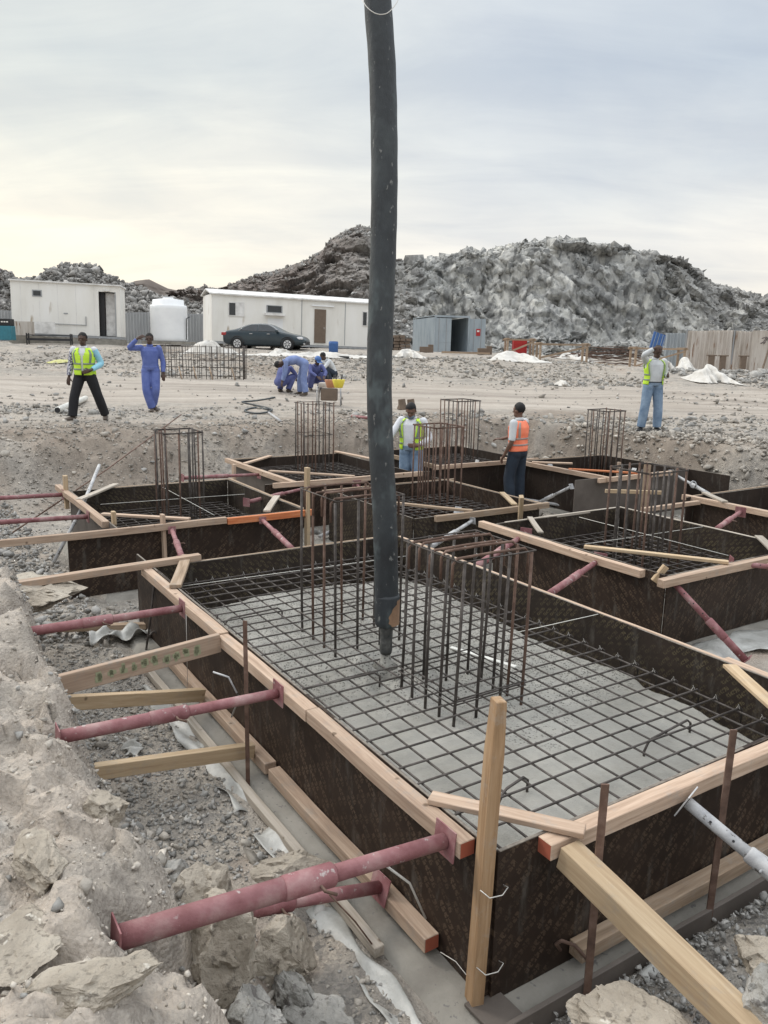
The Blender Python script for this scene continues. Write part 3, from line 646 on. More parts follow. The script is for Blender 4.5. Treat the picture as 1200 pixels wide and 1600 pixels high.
heap(1600, xybox(11.5, 24, 28, 36), .09, 'broken_rock', Mt['stoneg'], 'grey broken rock heap around the white bag at right')
heap(2200, xybox(-14, 9, 29, 35.5), .045, 'broken_rock', Mt['stone'], 'scattered stone on the bank below the white sheets')
heap(900, xybox(9, 26, 16, 24), .04, 'broken_rock', Mt['stone'], 'scattered stone beside the track at right')
# 3) individual boulders of the near left bank
bl = [((240, 1385), -.60, .17, .13, .12, 'flat grey rock slab sunk in the bank behind the nearest red prop', 'boulderg', 1),
      ((345, 1500), -.72, .20, .16, .24, 'large pale rock below the base of the nearest red prop', 'boulder', 2),
      ((320, 1410), -.62, .13, .10, .17, 'pale rock wedged under the lower end of the nearest red prop', 'boulder', 3),
      ((440, 1500), -.95, .17, .14, .15, 'tan rock at the trench edge right of the large pale rock', 'boulder', 4),
      ((455, 1360), -.92, .22, .10, .08, 'pale rock lying in the trench under the red props', 'boulder', 5),
      ((395, 1600), -.72, .14, .12, .12, 'broken grey rock at the bottom edge of the photo', 'boulderg', 6),
      ((510, 1600), -.97, .13, .10, .08, 'dark grey rock at the bottom of the trench', 'boulderg', 7),
      ((1225, 1585), -.55, .13, .12, .13, 'pale rock under the near end of the thick yellow beam', 'boulderg', 8),
      ((1000, 1620), -.72, .2, .14, .10, 'pale dusty rock at the bottom right beside the beam', 'boulder', 9),
      ((1195, 1500), -.58, .12, .10, .08, 'pale rock right of the thick beam near the photo edge', 'boulder', 10),
      ((40, 1480), -.16, .12, .10, .04, 'low pale rock on top of the near left bank', 'boulder', 11),
      ((60, 925), -.46, .42, .30, .16, 'rounded pale mound of rock at the left edge', 'boulder', 12),
      ((200, 1045), -.80, .14, .1, .07, 'grey rock in the trench beside the stencilled board', 'boulderg', 13),
      ((610, 715), -.75, .3, .2, .12, 'rock behind the far formwork beside the hose', 'boulderg', 14),
      ((70, 1350), -.20, .16, .12, .06, 'pale slab half sunk in the near left bank, left of the nearest red prop', 'boulder', 21),
      ((140, 1545), -.17, .13, .10, .07, 'pale angular slab at the bottom of the near left bank', 'boulder', 22),
      ((165, 1262), -.27, .11, .08, .06, 'pale broken rock on the bank edge below the short thick timber', 'boulder', 24),
      ((470, 1560), -1.0, .12, .09, .09, 'dark grey rock in the trench bottom right of the pale rocks', 'boulderg', 26),
      ((598, 1010+55), -9, 0, 0, 0, '', '', 0)]
for (px, py), z, a, b, c, lab, mk, sd_ in bl:
    if not lab: continue
    q = at(px, py, z); vs, fs = rock_proto(5, 100 + sd_, .9, 9, .10)
    me = me_from('boulder', vs * np.array([a, b, c]) * 1.15, [list(f) for f in fs])
    o = link('boulder', me, Mt[mk], smooth=False, mtx=Matrix.Translation(q) @ Matrix.Rotation(sd_ * 1.3, 4, 'Z'))
    tag(o, lab, 'rock', 'boulders around the pit')
# ================================================================== QUARRY CLIFF AND HILLS
def silhouette(pts, Yc):
    px = np.array([p[0] for p in pts], float); py = np.array([p[1] for p in pts], float)
    X = []; Zs = []
    for a, b in zip(px, py): q = far(a, b, Yc); X.append(q.x); Zs.append(q.z)
    return np.array(X), np.array(Zs)
def hill(name, pts, Y0, Yc, Yb, res, m, label, rough=1.0, steep=.5, seed=0, base=1.0, cliff=None):
    SX, SZ = silhouette(pts, Yc)
    xsn = np.arange(SX[0], SX[-1], res); tt = np.concatenate([np.linspace(0, 1, int((Yc - Y0) / res * 1.5)), 1 + np.linspace(0, 1, 14)[1:]])
    X, T = np.meshgrid(xsn, tt)
    H = np.interp(X, SX, SZ) - base
    Y = np.where(T <= 1, Y0 + (Yc - Y0) * T, Yc + (Yb - Yc) * (T - 1))
    S = np.where(T <= 1, np.clip(T, 0, 1) ** .9, 1 - (T - 1) * .6)
    if cliff is not None:
        c = cliff(X)                                   # 0 = scree slope, 1 = steep quarried face
        Sc = .10 * sst(0, .45, T) + .80 * sst(.40, .72, T) + .10 * sst(.7, 1, T)
        S = np.where(T <= 1, S * (1 - c) + Sc * c, S)
    Z = base + H * S
    k = sst(0, .06, T) * (1 - .8 * sst(.80, 1.0, T))
    Xr = X * .85 + Z * .5; Zr = Z * .55 - X * .3
    d = rough * .62 * (1.5 * facet(Xr * .16 + seed, Y * .16, Zr * .16, seed + 1, 1.4) + 1.0 * facet(Xr * .38, Y * .38, Zr * .38, seed + 2, 1.6) + .42 * facet(Xr * .95, Y * .95, Zr * .95, seed + 3, 1.6) + .12 * facet(Xr * 2.2, Y * 2.2, Zr * 2.2, seed + 5, 1.6) + .05 * fbm(X * .6, Y * .6, Z * .6, 4, seed + 4, .6))
    Y2 = Y - d * k * 1.1; Z2 = Z + d * k * .38 * np.where(T > .90, .35, 1) - .35 * rough * (T > .8)
    Z2 = np.where(T == 0, base - 1.5, Z2)
    o = link(name, grid_mesh(name, X, Y2, Z2), m, smooth=False)
    return tag(o, label, 'hill', kind='structure'), (X, Y2, Z2, T)
def cliff_material():
    m = bpy.data.materials.new('quarry_face'); m.use_nodes = True
    t = m.node_tree; b = t.nodes['Principled BSDF']; lk = t.links.new
    b.inputs['Roughness'].default_value = .95; b.inputs['Specular IOR Level'].default_value = .15
    g = N(t, 'ShaderNodeNewGeometry'); pos = g.outputs['Position']
    def nz(s, d=8, r=.65, st=None):
        n = N(t, 'ShaderNodeTexNoise', i_Scale=s, i_Detail=float(d), i_Roughness=r)
        if st: mp = N(t, 'ShaderNodeMapping'); mp.inputs['Scale'].default_value = st; mp.inputs['Rotation'].default_value = (0, R(32), 0); lk(pos, mp.inputs[0]); lk(mp.outputs[0], n.inputs['Vector'])
        else: lk(pos, n.inputs['Vector'])
        return n.outputs['Fac']
    def ramp(f, stops):
        c = N(t, 'ShaderNodeValToRGB'); lk(f, c.inputs[0]); el = c.color_ramp.elements
        el[0].position, el[0].color = stops[0][0], (*stops[0][1], 1); el[1].position, el[1].color = stops[-1][0], (*stops[-1][1], 1)
        for p_, c_ in stops[1:-1]: q = el.new(p_); q.color = (*c_, 1)
        return c.outputs[0]
    def mix(f, a, c, mode='MIX'):
        x = N(t, 'ShaderNodeMix', data_type='RGBA', blend_type=mode)
        if isinstance(f, float): x.inputs[0].default_value = f
        else: lk(f, x.inputs[0])
        lk(a, x.inputs[6])
        if isinstance(c, tuple): x.inputs[7].default_value = (*c, 1)
        else: lk(c, x.inputs[7])
        return x.outputs[2]
    pale = ramp(nz(.13, 9, .6), [(.34, (.31, .312, .30)), (.48, (.40, .40, .385)), (.60, (.48, .475, .45)), (.72, (.37, .368, .35))])
    seam = ramp(nz(1.0, 9, .72, (.9, .9, .22)), [(.34, (.52, .52, .53)), (.46, (.92, .92, .92)), (.62, (1.12, 1.11, 1.10))])
    c = mix(1.0, pale, seam, 'MULTIPLY')
    vo = N(t, 'ShaderNodeTexVoronoi', i_Scale=.9); vo.distance = 'MANHATTAN'
    ds = N(t, 'ShaderNodeMapping'); ds.inputs['Rotation'].default_value = (0, R(28), 0); ds.inputs['Scale'].default_value = (1, 1, .6); lk(pos, ds.inputs[0]); lk(ds.outputs[0], vo.inputs['Vector'])
    sp = N(t, 'ShaderNodeSeparateColor'); lk(vo.outputs['Color'], sp.inputs[0])
    c = mix(.75, c, mix(1.0, c, ramp(sp.outputs[0], [(0, (.55, .56, .57)), (.5, (1, 1, 1)), (1, (1.35, 1.34, 1.3))]), 'MULTIPLY'))
    ve = N(t, 'ShaderNodeTexVoronoi', i_Scale=.45, feature='DISTANCE_TO_EDGE'); wv = N(t, 'ShaderNodeVectorMath', operation='MULTIPLY_ADD')
    nw = N(t, 'ShaderNodeTexNoise', i_Scale=.8, i_Detail=6.0); lk(pos, nw.inputs['Vector']); lk(nw.outputs['Color'], wv.inputs[0]); wv.inputs[1].default_value = (.8, .8, .8); lk(ds.outputs[0], wv.inputs[2]); lk(wv.outputs[0], ve.inputs['Vector'])
    ck = N(t, 'ShaderNodeMapRange'); lk(ve.outputs['Distance'], ck.inputs[0]); ck.inputs[1].default_value = .0; ck.inputs[2].default_value = .09; ck.inputs[3].default_value = .6; ck.inputs[4].default_value = 0
    c = mix(ck.outputs[0], c, (.11, .11, .108))
    vs2 = N(t, 'ShaderNodeTexVoronoi', i_Scale=2.6); vs2.distance = 'MANHATTAN'; lk(wv.outputs[0], vs2.inputs['Vector']); sq2 = N(t, 'ShaderNodeSeparateColor'); lk(vs2.outputs['Color'], sq2.inputs[0])
    c = mix(.8, c, mix(1.0, c, ramp(sq2.outputs[0], [(0, (.5, .51, .52)), (.35, (.95, .95, .95)), (1, (1.22, 1.21, 1.19))]), 'MULTIPLY'))
    # dark weathered scree: everywhere outside the quarried middle
    sx = N(t, 'ShaderNodeSeparateXYZ'); lk(pos, sx.inputs[0])
    def mth(op, a, b_=None, c_=None):
        n = N(t, 'ShaderNodeMath', operation=op)
        for i, q in enumerate((a, b_, c_)):
            if q is None: continue
            if isinstance(q, (int, float)): n.inputs[i].default_value = q
            else: lk(q, n.inputs[i])
        return n.outputs[0]
    xx = mth('MULTIPLY_ADD', nz(.10, 5), 12.0, sx.outputs[0])
    def mr(f, a, b_, c_=0, d=1):
        r = N(t, 'ShaderNodeMapRange'); lk(f, r.inputs[0]); r.inputs[1].default_value = a; r.inputs[2].default_value = b_; r.inputs[3].default_value = c_; r.inputs[4].default_value = d; return r.outputs[0]
    left = mr(xx, 9, 3); right = mr(mth('MULTIPLY_ADD', sx.outputs[2], 1.2, xx), 40, 56)
    topd = mr(mth('MULTIPLY_ADD', nz(.3, 5), 5.0, sx.outputs[2]), 15.2, 17.0)
    dk = mth('MAXIMUM', mth('MAXIMUM', left, mth('MULTIPLY', right, .8)), mth('MULTIPLY', topd, .35))
    scree = ramp(nz(1.6, 9, .75), [(.36, (.11, .105, .10)), (.5, (.22, .21, .195)), (.64, (.35, .335, .31))])
    brown = ramp(nz(.5, 8, .7), [(.35, (.15, .12, .105)), (.65, (.27, .23, .205))])
    lb = mr(mth('MULTIPLY_ADD', nz(.2, 4), 10.0, sx.outputs[0]), 4, -3, .1, .8)
    scree = mix(lb, scree, brown)
    c = mix(dk, c, scree)
    lk(c, b.inputs['Base Color'])
    bp = N(t, 'ShaderNodeBump', i_Strength=.8, i_Distance=.15); lk(nz(3.5, 8, .75), bp.inputs['Height']); lk(bp.outputs[0], b.inputs['Normal'])
    return m
Mt['cliff'] = cliff_material()
Mt['scree'] = mat('dark_scree', [(.15, .135, .12), (.25, .23, .21), (.33, .315, .295)], 1.3, .95, 30, 2.0, coord='World', detail=9, speck=((.34, .34, .33), 2.6, .62, .06), spec=.1)
Mt['farhill'] = mat('far_brown_hill', [(.12, .10, .088), (.19, .165, .145)], .08, .95, 0, coord='World', detail=8, spec=.1)
main_pts = [(250, 470), (290, 447), (330, 444), (345, 446), (380, 432), (400, 424), (440, 414), (480, 400), (505, 385), (515, 370), (540, 354), (560, 348), (578, 350), (598, 375), (616, 403), (656, 399), (720, 394), (744, 399), (768, 388), (827, 376), (869, 375), (933, 387), (1013, 403), (1072, 427), (1147, 448), (1200, 467), (1280, 480), (1400, 500)]
_, MC = hill('quarry_hill', main_pts, 66, 90, 130, .14, Mt['cliff'], 'grey quarried rock hill behind the site', 1.0, seed=3, base=.9,
     cliff=lambda X: sst(1, 7, X) * sst(42, 26, X))
left_pts = [(-160, 400), (-60, 398), (0, 415), (12, 428), (35, 433), (64, 432), (72, 420), (102, 410), (142, 411), (172, 428), (200, 440), (232, 452), (270, 462), (330, 478), (380, 500)]
_, LC = hill('rubble_hill', left_pts, 62, 72, 95, .20, Mt['scree'], 'dark heap of quarry spoil behind the left cabin', .6, seed=11, base=1.3)
far_pts = [(60, 470), (190, 447), (210, 436), (232, 433), (262, 448), (285, 452), (300, 447), (330, 452), (400, 475)]
hill('far_hill', far_pts, 210, 260, 330, 1.2, Mt['farhill'], 'small brown hill far off between the spoil heaps', 1.6, seed=19, base=0)
def rubble_on(S, n, size, name, label, cond, m, sink=.3, dy=0.0, hi=3.2):
    X, Y, Z, T = S; idx = rng.integers(0, X.size, n * 4); xf, yf, zf, tf = X.ravel()[idx], Y.ravel()[idx], Z.ravel()[idx], T.ravel()[idx]
    k = cond(xf, zf, tf) & (tf < 1.15); xf, yf, zf = xf[k][:n], yf[k][:n], zf[k][:n]
    s = np.clip(size * rng.lognormal(0, .5, len(xf)), size * .4, size * hi); yf = yf + dy * s
    tag(scatter(name, xf + rng.uniform(-.1, .1, len(xf)), yf, zf, s, m, sink, .8), label, 'rubble', kind='stuff')
rubble_on(LC, 15000, .15, 'quarry_rubble', 'blocky grey quarry spoil piled behind the left cabin', lambda x, z, t: x < -12, Mt['rubbled'])
rubble_on(MC, 6500, .12, 'quarry_rubble', 'broken blocks along the top and right flank of the quarry hill', lambda x, z, t: ((t > .9) | (x > 26)) & (z < 99) , Mt['rubble'])
rubble_on(MC, 6000, .13, 'quarry_rubble', 'broken blocks at the foot of the quarry face', lambda x, z, t: t < .42, Mt['rubble'])
rubble_on(MC, 3600, .70, 'rock_face', 'fractured grey slabs of the quarry face', lambda x, z, t: (t > .30) & (t < .86) & (x > 0) & (x < 44), Mt['cliff'], .8, .92, 2.0)
rubble_on(MC, 5000, .32, 'rock_face', 'smaller fractured grey blocks of the quarry face', lambda x, z, t: (t > .25) & (t < .90) & (x > -2) & (x < 46), Mt['cliff'], .7, .80, 2.0)
rubble_on(MC, 3000, .13, 'quarry_rubble', 'brown blocks on the left shoulder of the quarry hill', lambda x, z, t: (x < 2) & (t > .15), Mt['scree'])
# ================================================================== FOOTING FORMWORK
ZT = -0.37
def wet_concrete():
    m = bpy.data.materials.new('wet_concrete'); m.use_nodes = True
    t = m.node_tree; b = t.nodes['Principled BSDF']; lk = t.links.new
    g = N(t, 'ShaderNodeNewGeometry'); pos = g.outputs['Position']
    def nz(s, d=6, r=.6):
        n = N(t, 'ShaderNodeTexNoise', i_Scale=s, i_Detail=float(d), i_Roughness=r); lk(pos, n.inputs['Vector']); return n.outputs['Fac']
    c = N(t, 'ShaderNodeValToRGB'); lk(nz(1.6, 7), c.inputs[0]); el = c.color_ramp.elements
    el[0].position = .35; el[0].color = (.255, .245, .215, 1); el[1].position = .65; el[1].color = (.40, .385, .345, 1)
    # aggregate showing through where it has not been floated yet
    vo = N(t, 'ShaderNodeTexVoronoi', i_Scale=64.0); lk(pos, vo.inputs['Vector'])
    r = N(t, 'ShaderNodeMapRange'); lk(vo.outputs['Distance'], r.inputs[0]); r.inputs[1].default_value = .22; r.inputs[2].default_value = .42; r.inputs[3].default_value = 1; r.inputs[4].default_value = 0
    sp = N(t, 'ShaderNodeSeparateColor'); lk(vo.outputs['Color'], sp.inputs[0])
    th = N(t, 'ShaderNodeMath', operation='GREATER_THAN'); lk(sp.outputs[0], th.inputs[0]); th.inputs[1].default_value = .35
    zone = N(t, 'ShaderNodeMapRange'); 
    dpu = N(t, 'ShaderNodeVectorMath', operation='DOT_PRODUCT'); lk(pos, dpu.inputs[0]); dpu.inputs[1].default_value = (E1.x * .22, E1.y * .22, 0)
    zn = N(t, 'ShaderNodeMath', operation='ADD'); lk(nz(1.3, 6), zn.inputs[0]); lk(dpu.outputs['Value'], zn.inputs[1])
    zone.inputs[1].default_value = 1.12; zone.inputs[2].default_value = 1.30; lk(zn.outputs[0], zone.inputs[0])
    k = N(t, 'ShaderNodeMath', operation='MULTIPLY'); lk(r.outputs[0], k.inputs[0]); lk(th.outputs[0], k.inputs[1])
    k2 = N(t, 'ShaderNodeMath', operation='MULTIPLY'); lk(k.outputs[0], k2.inputs[0]); lk(zone.outputs[0], k2.inputs[1])
    mx = N(t, 'ShaderNodeMix', data_type='RGBA'); lk(k2.outputs[0], mx.inputs[0]); lk(c.outputs[0], mx.inputs[6]); mx.inputs[7].default_value = (.12, .115, .10, 1)
    lk(mx.outputs[2], b.inputs['Base Color'])
    rr = N(t, 'ShaderNodeMapRange'); lk(nz(2.2, 5), rr.inputs[0]); rr.inputs[1].default_value = .4; rr.inputs[2].default_value = .6; rr.inputs[3].default_value = .38; rr.inputs[4].default_value = .75
    lk(rr.outputs[0], b.inputs['Roughness'])
    ad = N(t, 'ShaderNodeMath', operation='MULTIPLY_ADD'); lk(k2.outputs[0], ad.inputs[0]); ad.inputs[1].default_value = -.8; lk(nz(26, 7, .7), ad.inputs[2])
    bp = N(t, 'ShaderNodeBump', i_Strength=.9, i_Distance=.016); lk(ad.outputs[0], bp.inputs['Height']); lk(bp.outputs[0], b.inputs['Normal'])
    return m
Mt['concrete'] = wet_concrete()
def panel(root, a, b, z0, z1, name='plywood_panel', m='ply', th=.018, side=0, label=None):
    """vertical sheet from a to b (u, v pairs); side shifts it so its inner face stays on the line"""
    p0, p1 = P(a[0], a[1], (z0 + z1) / 2), P(b[0], b[1], (z0 + z1) / 2)
    o = beam(name, p0, p1, th, z1 - z0, Mt[m], root, wob=.0035, bevel=0, label=label)
    e_ = MB().box((0, 0, 0), ((p1 - p0).length - .01, th - .004, .004), None)
    me_o = e_.build('plywood_edge', Mt['edge'], o, mtx=frame(p0 + Vector((0, 0, (z1 - z0) / 2 + .001)), p1 + Vector((0, 0, (z1 - z0) / 2 + .001))) @ Matrix.Translation(((p1 - p0).length / 2, 0, 0)))
    return o
def footing(u0, u1, v0, v1, label, z1=ZT, z0=-1.045, ext=(0, 0, 0, 0, 0, 0, 0, 0), mats=('ply', 'ply', 'ply', 'ply')):
    c = P((u0 + u1) / 2, (v0 + v1) / 2, z0)
    r = empty('footing_formwork', c, label, 'formwork', 'plywood formwork boxes for the footings')
    h = .009
    panel(r, (u0 - ext[0], v0 - h), (u1 + ext[1], v0 - h), z0, z1, m=mats[0])
    panel(r, (u0 - h - .002, v0 - ext[2] + (0 if ext[2] else .0)), (u0 - h - .002, v1 + ext[3]), z0, z1 - .003, m=mats[1])
    panel(r, (u0 - ext[4] + .02, v1 + h), (u1 + ext[5] - .0, v1 + h), z0, z1 - .002, m=mats[2])
    panel(r, (u1 + h + .003, v0 - ext[6] + .02), (u1 + h + .003, v1 + ext[7]), z0, z1 - .004, m=mats[3])
    return r
def wale(root, a, b, z, w=.075, h=.07, m='pine', ends=None, label=None, name='wale'):
    return beam(name, P(a[0], a[1], z), P(b[0], b[1], z), w, h, Mt[m], root, ends=ends, label=label)
def blinding(u0, u1, v0, v1, label, pad=.25):
    n1, n2 = int((u1 - u0) / .08), int((v1 - v0) / .08)
    U_, V_ = np.meshgrid(np.linspace(u0 - pad, u1 + pad, n1), np.linspace(v0 - pad, v1 + pad, n2))
    X = O2.x + E1.x * U_ + E2.x * V_; Y = O2.y + E1.y * U_ + E2.y * V_
    Z = -1.05 + .004 * fbm(X * 3, Y * 3, 0, 3, 88)
    ed = np.zeros_like(Z, bool); ed[0] = ed[-1] = True; ed[:, 0] = ed[:, -1] = True
    Z = np.where(ed, -1.16, Z)
    o = link('blinding_slab', grid_mesh('blinding_slab', X, Y, Z), Mt['blinding']); return tag(o, label, 'slab', kind='structure')
def pour(u0, u1, v0, v1, zf, label, m='concrete'):
    n1, n2 = int((u1 - u0) / .03), int((v1 - v0) / .03)
    U_, V_ = np.meshgrid(np.linspace(u0, u1, n1), np.linspace(v0, v1, n2))
    X = O2.x + E1.x * U_ + E2.x * V_; Y = O2.y + E1.y * U_ + E2.y * V_
    o = link('wet_concrete', grid_mesh('wet_concrete', X, Y, zf(U_, V_, X, Y)), Mt[m], smooth=True); return tag(o, label, 'concrete', kind='stuff')
def rebar_mat(us, vs_, z, root, r=.006, hook=.10, n=6, m='rebar', hookv=True):
    """two crossing layers of bars, every bar a part, ends bent down"""
    for v in vs_:
        j = random.uniform(-.006, .006); a, b = us[0] - .05, us[-1] + .05
        pts = [P(a, v + j, z - hook), P(a, v + j, z - .015), P(a + .02, v + j, z)] + [P(a + (b - a) * k / 6, v + j + random.uniform(-.004, .004), z + random.uniform(-.004, .003)) for k in range(1, 6)] + [P(b - .02, v + j, z), P(b, v + j, z - .015), P(b, v + j, z - hook)]
        rod('long_bar', pts, r, Mt[m], root, n)
    a, b = vs_[0] - .05, vs_[-1] + .05
    for u in us:
        j = random.uniform(-.011, .011); zz_ = z + 2 * r + .001
        pts = [P(u + j, a, zz_ - hook), P(u + j, a, zz_ - .015), P(u + j, a + .02, zz_)] + [P(u + j + random.uniform(-.004, .004), a + (b - a) * k / 5, zz_ + random.uniform(-.003, .004)) for k in range(1, 5)] + [P(u + j, b - .02, zz_), P(u + j, b, zz_ - .015), P(u + j, b, zz_ - hook)]
        rod('cross_bar', pts, r, Mt[m], root, n)
def cage(u0, u1, v0, v1, z0, z1, label, nu=3, nv=3, r=.008, ties=None, hairpins=0, m='rebar', lean=(0, 0), flare=True):
    c = P((u0 + u1) / 2, (v0 + v1) / 2, z0)
    root = empty('column_cage', c, label, 'rebar cage', 'column starter cages')
    pos = []
    for i in range(nu + 1):
        for j in range(nv + 1):
            if i in (0, nu) or j in (0, nv): pos.append((u0 + (u1 - u0) * i / nu, v0 + (v1 - v0) * j / nv))
    mm = [Mt[m], Mt['rust']]
    for k, (u, v) in enumerate(pos):
        ju, jv = random.uniform(-.02, .02), random.uniform(-.02, .02)
        top = P(u + lean[0] + ju, v + lean[1] + jv, z1 + random.uniform(-.02, .01))
        base = P(u + ju * .4, v + jv * .4, z0)
        rod('vertical_bar', [base, base.lerp(top, .5) + Vector((random.uniform(-.006, .006), 0, 0)), top], r, mm[1 if random.random() < .38 else 0], root, 7)
    for zt in (ties if ties is not None else [z1 - .02, z0 + .12, z0 + .28]):
        f = (zt - z0) / (z1 - z0); du, dv = lean[0] * f, lean[1] * f; o_ = .012
        q = [P(u0 - o_ + du, v0 - o_ + dv, zt), P(u1 + o_ + du, v0 - o_ + dv, zt + .004), P(u1 + o_ + du, v1 + o_ + dv, zt + .008), P(u0 - o_ + du, v1 + o_ + dv, zt + .004)]
        o = MB().tube(q, .005, 6, closed=True).build('tie', Mt[m], root, True)
    for k in range(hairpins):
        u = u0 + (u1 - u0) * (k + .5) / hairpins; zt = z1 - .005 + .018 * (k % 2)
        du, dv = lean
        a, b = v0 + dv - .015, v1 + dv + .015
        pts = [P(u + du, a, zt - .16), P(u + du, a, zt - .03), P(u + du, a + .03, zt)] + [P(u + du, a + (b - a) * .5, zt + .004)] + [P(u + du, b - .03, zt), P(u + du, b, zt - .03), P(u + du, b, zt - .16)]
        rod('top_hook', pts, .0085, Mt['rust'], root, 7)
        for q in (.3, .72):
            pc = P(u + du, a + (b - a) * q, zt + .002)
            MB().tube([pc + Vector((0, 0, .012)), pc + Vector((.012, 0, 0)), pc - Vector((0, 0, .012)), pc - Vector((.012, 0, 0))], .0018, 4, closed=True).build('tie_wire', Mt['wire'], root)
    return root
def prop(p_top, p_base, label, m='prop', ro=.033, ri=.026, frac=.58, group='telescopic steel props bracing the formwork', plate=.13, plate2=.11, base_plate=True, holes=True, flip=False):
    """p_top = inner-tube end pressed on the formwork, p_base = outer-tube foot"""
    a, b = Vector(p_base), Vector(p_top); d = (b - a).normalized(); l = (b - a).length
    root = empty('steel_prop', a, label, 'prop', group)
    jn = a + d * l * frac
    MB().tube([a + d * .006, jn], ro, 18).build('outer_tube', Mt[m], root, True)
    MB().tube([jn - d * .05, b - d * .006], ri, 16).build('inner_tube', Mt[m], root, True)
    MB().tube([jn - d * .20, jn - d * .19, jn - d * .005, jn + d * .004], ro + .004, 18, rs=[ro + .001, ro + .004, ro + .004, ri + .004]).build('collar', Mt[m], root, True)
    side = d.cross(Vector((0, 0, 1))).normalized(); upn = side.cross(d).normalized()
    pin = [jn - d * .07 - side * (ro + .02), jn - d * .07 + side * (ro + .035), jn - d * .03 + side * (ro + .05) - upn * .015]
    rod('locking_pin', pin, .006, Mt['rust' if m == 'prop' else 'propgrey'], root, 6)
    for nm, q, s_, dd in (('end_plate', b, plate, -1), ('foot_plate', a, plate2, 1)):
        if nm == 'foot_plate' and not base_plate: continue
        mm = frame(q, q + d)
        o = MB().box((0, 0, 0), (.006, s_, s_)).build(nm, Mt[m], root, mtx=mm, bevel=.0015)
    if holes:
        k = 0
        t_ = jn + d * .07
        while (b - t_).dot(d) > .1 and k < 6:
            n_ = (-d.cross(side)) if False else (upn * .5 - side * .85).normalized()
            MB().tube([t_ + n_ * (ri - .002), t_ + n_ * (ri + .0012)], .006, 8).build('pin_hole', Mt['dark'], root)
            t_ = t_ + d * .11; k += 1
    return root
def board(a, b, w, h, m, label, cat='board', name='board', group=None, ends=None, upv=None, taper=None):
    return beam(name, a, b, w, h, Mt[m], None, upv, ends, label, cat, group, taper=taper)
WB = 'timber boards and braces around the formwork'
# ---- main footing ---------------------------------------------------
blinding(.10, 4.6, 0, 2.45, 'grey lean concrete slab under the main formwork', .27)
MF = footing(0, 4.45, 0, 2.45, 'large near plywood formwork box being filled with concrete under the hose', ext=(0, .5, 0, .35, .35, 0, 0, .0), mats=('ply', 'ply', 'ply_in', 'ply_in'))
# left top wale (three butted lengths), painted end at the corner
zt_ = ZT - .037
wale(MF, (4.52, -.058), (2.70, -.058), zt_)
wale(MF, (2.69, -.062), (1.42, -.060), zt_ - .004, m='pine')
wale(MF, (1.41, -.058), (.10, -.06), zt_, ends=(0, 1))
wale(MF, (-.058, .20), (-.058, 2.95), zt_, ends=(1, 0), m='pine')
wale(MF, (-.065, .42), (-.065, 2.95), -.965, m='pine_old', ends=None, label='weathered bottom timber with chewed end')
wale(MF, (4.0, -.062), (1.95, -.062), -.985, m='pine', name='bottom_timber')
wale(MF, (1.90, -.062), (.30, -.062), -.985, m='pine', name='bottom_timber', ends=(0, 1))
wale(MF, (3.9, -.25), (.42, -.25), -1.03, w=.05, h=.05, m='pine_grey', name='edge_strip')
wale(MF, (4.42, 2.485), (-.3, 2.485), ZT - .014, w=.032, h=.03, m='pine', name='rim_strip')
wale(MF, (4.483, .40), (4.483, 2.45), ZT - .014, w=.03, h=.03, m='pine_old', name='rim_strip')
wale(MF, (-.18, -.25), (-.18, 3.2), -1.035, w=.022, h=.10, m='ply_grey', name='edge_board')
# ledger of brown ply on the slab at the near corner
MB().box((0, 0, 0), (.30, .16, .014)).build('plywood_offcut', Mt['ply_grey'], MF, mtx=Matrix.Translation(P(-.13, -.02, -1.032)) @ Matrix.Rotation(AA + .05, 4, 'Z'), bevel=.002)
# inner concrete (poured, low along the back and right walls)
def zmain(U_, V_, X, Y):
    z = -.600 + .010 * fbm(X * 3, Y * 3, 0, 4, 61) + .003 * fbm(X * 30, Y * 30, 0, 3, 62)
    z = z - .24 * sst(2.13, 2.35, V_ + .05 * fbm(X * 2, Y * 2, 0, 3, 63)) - .24 * sst(3.86, 4.15, U_ + .08 * fbm(X * 2, Y * 2, 0, 3, 64))
    d = np.hypot(U_ - 2.06, V_ - .82); z = z - .075 * np.exp(-(d / .13) ** 2) + .045 * np.exp(-((d - .24) / .12) ** 2) * (.6 + .8 * fbm(X * 7, Y * 7, 0, 3, 65)) + .016 * facet(X * 16, Y * 16, 0, 66, 1.2) * sst(1.1, .25, d)
    return z
pour(.004, 4.446, .004, 2.446, zmain, 'grey wet concrete freshly poured in the main formwork')
RM = empty('rebar_mesh', P(2.2, 1.2, -.7), 'large square mesh of reinforcing bars over the wet concrete in the main formwork', 'rebar mesh', 'rebar mats in the footings')
us = [.13 + .15 * k for k in range(29)]; vs_ = [.03 + .145 * k for k in range(1, 16)]
rebar_mat(us, vs_, -.525, RM, .006, .10, 8)
for u in us[1:-1]:                    # bright wire ties where the cross bars meet the right edge bar, and along the back
    pc = P(u, vs_[-1], -.51); a_ = random.uniform(0, 3)
    MB().tube([pc + Vector((-.012, 0, -.01)), pc + Vector((0, .004, .016)), pc + Vector((.013, 0, -.004)), pc + Vector((.004 * math.cos(a_), .0, .028))], .0016, 4).build('tie_wire', Mt['wire'], RM)
for v in vs_[1:]:
    pc = P(us[-1], v, -.51)
    MB().tube([pc + Vector((-.012, 0, -.01)), pc + Vector((0, .004, .016)), pc + Vector((.013, 0, -.004)), pc + Vector((.0, .0, .03))], .0016, 4).build('tie_wire', Mt['wire'], RM)
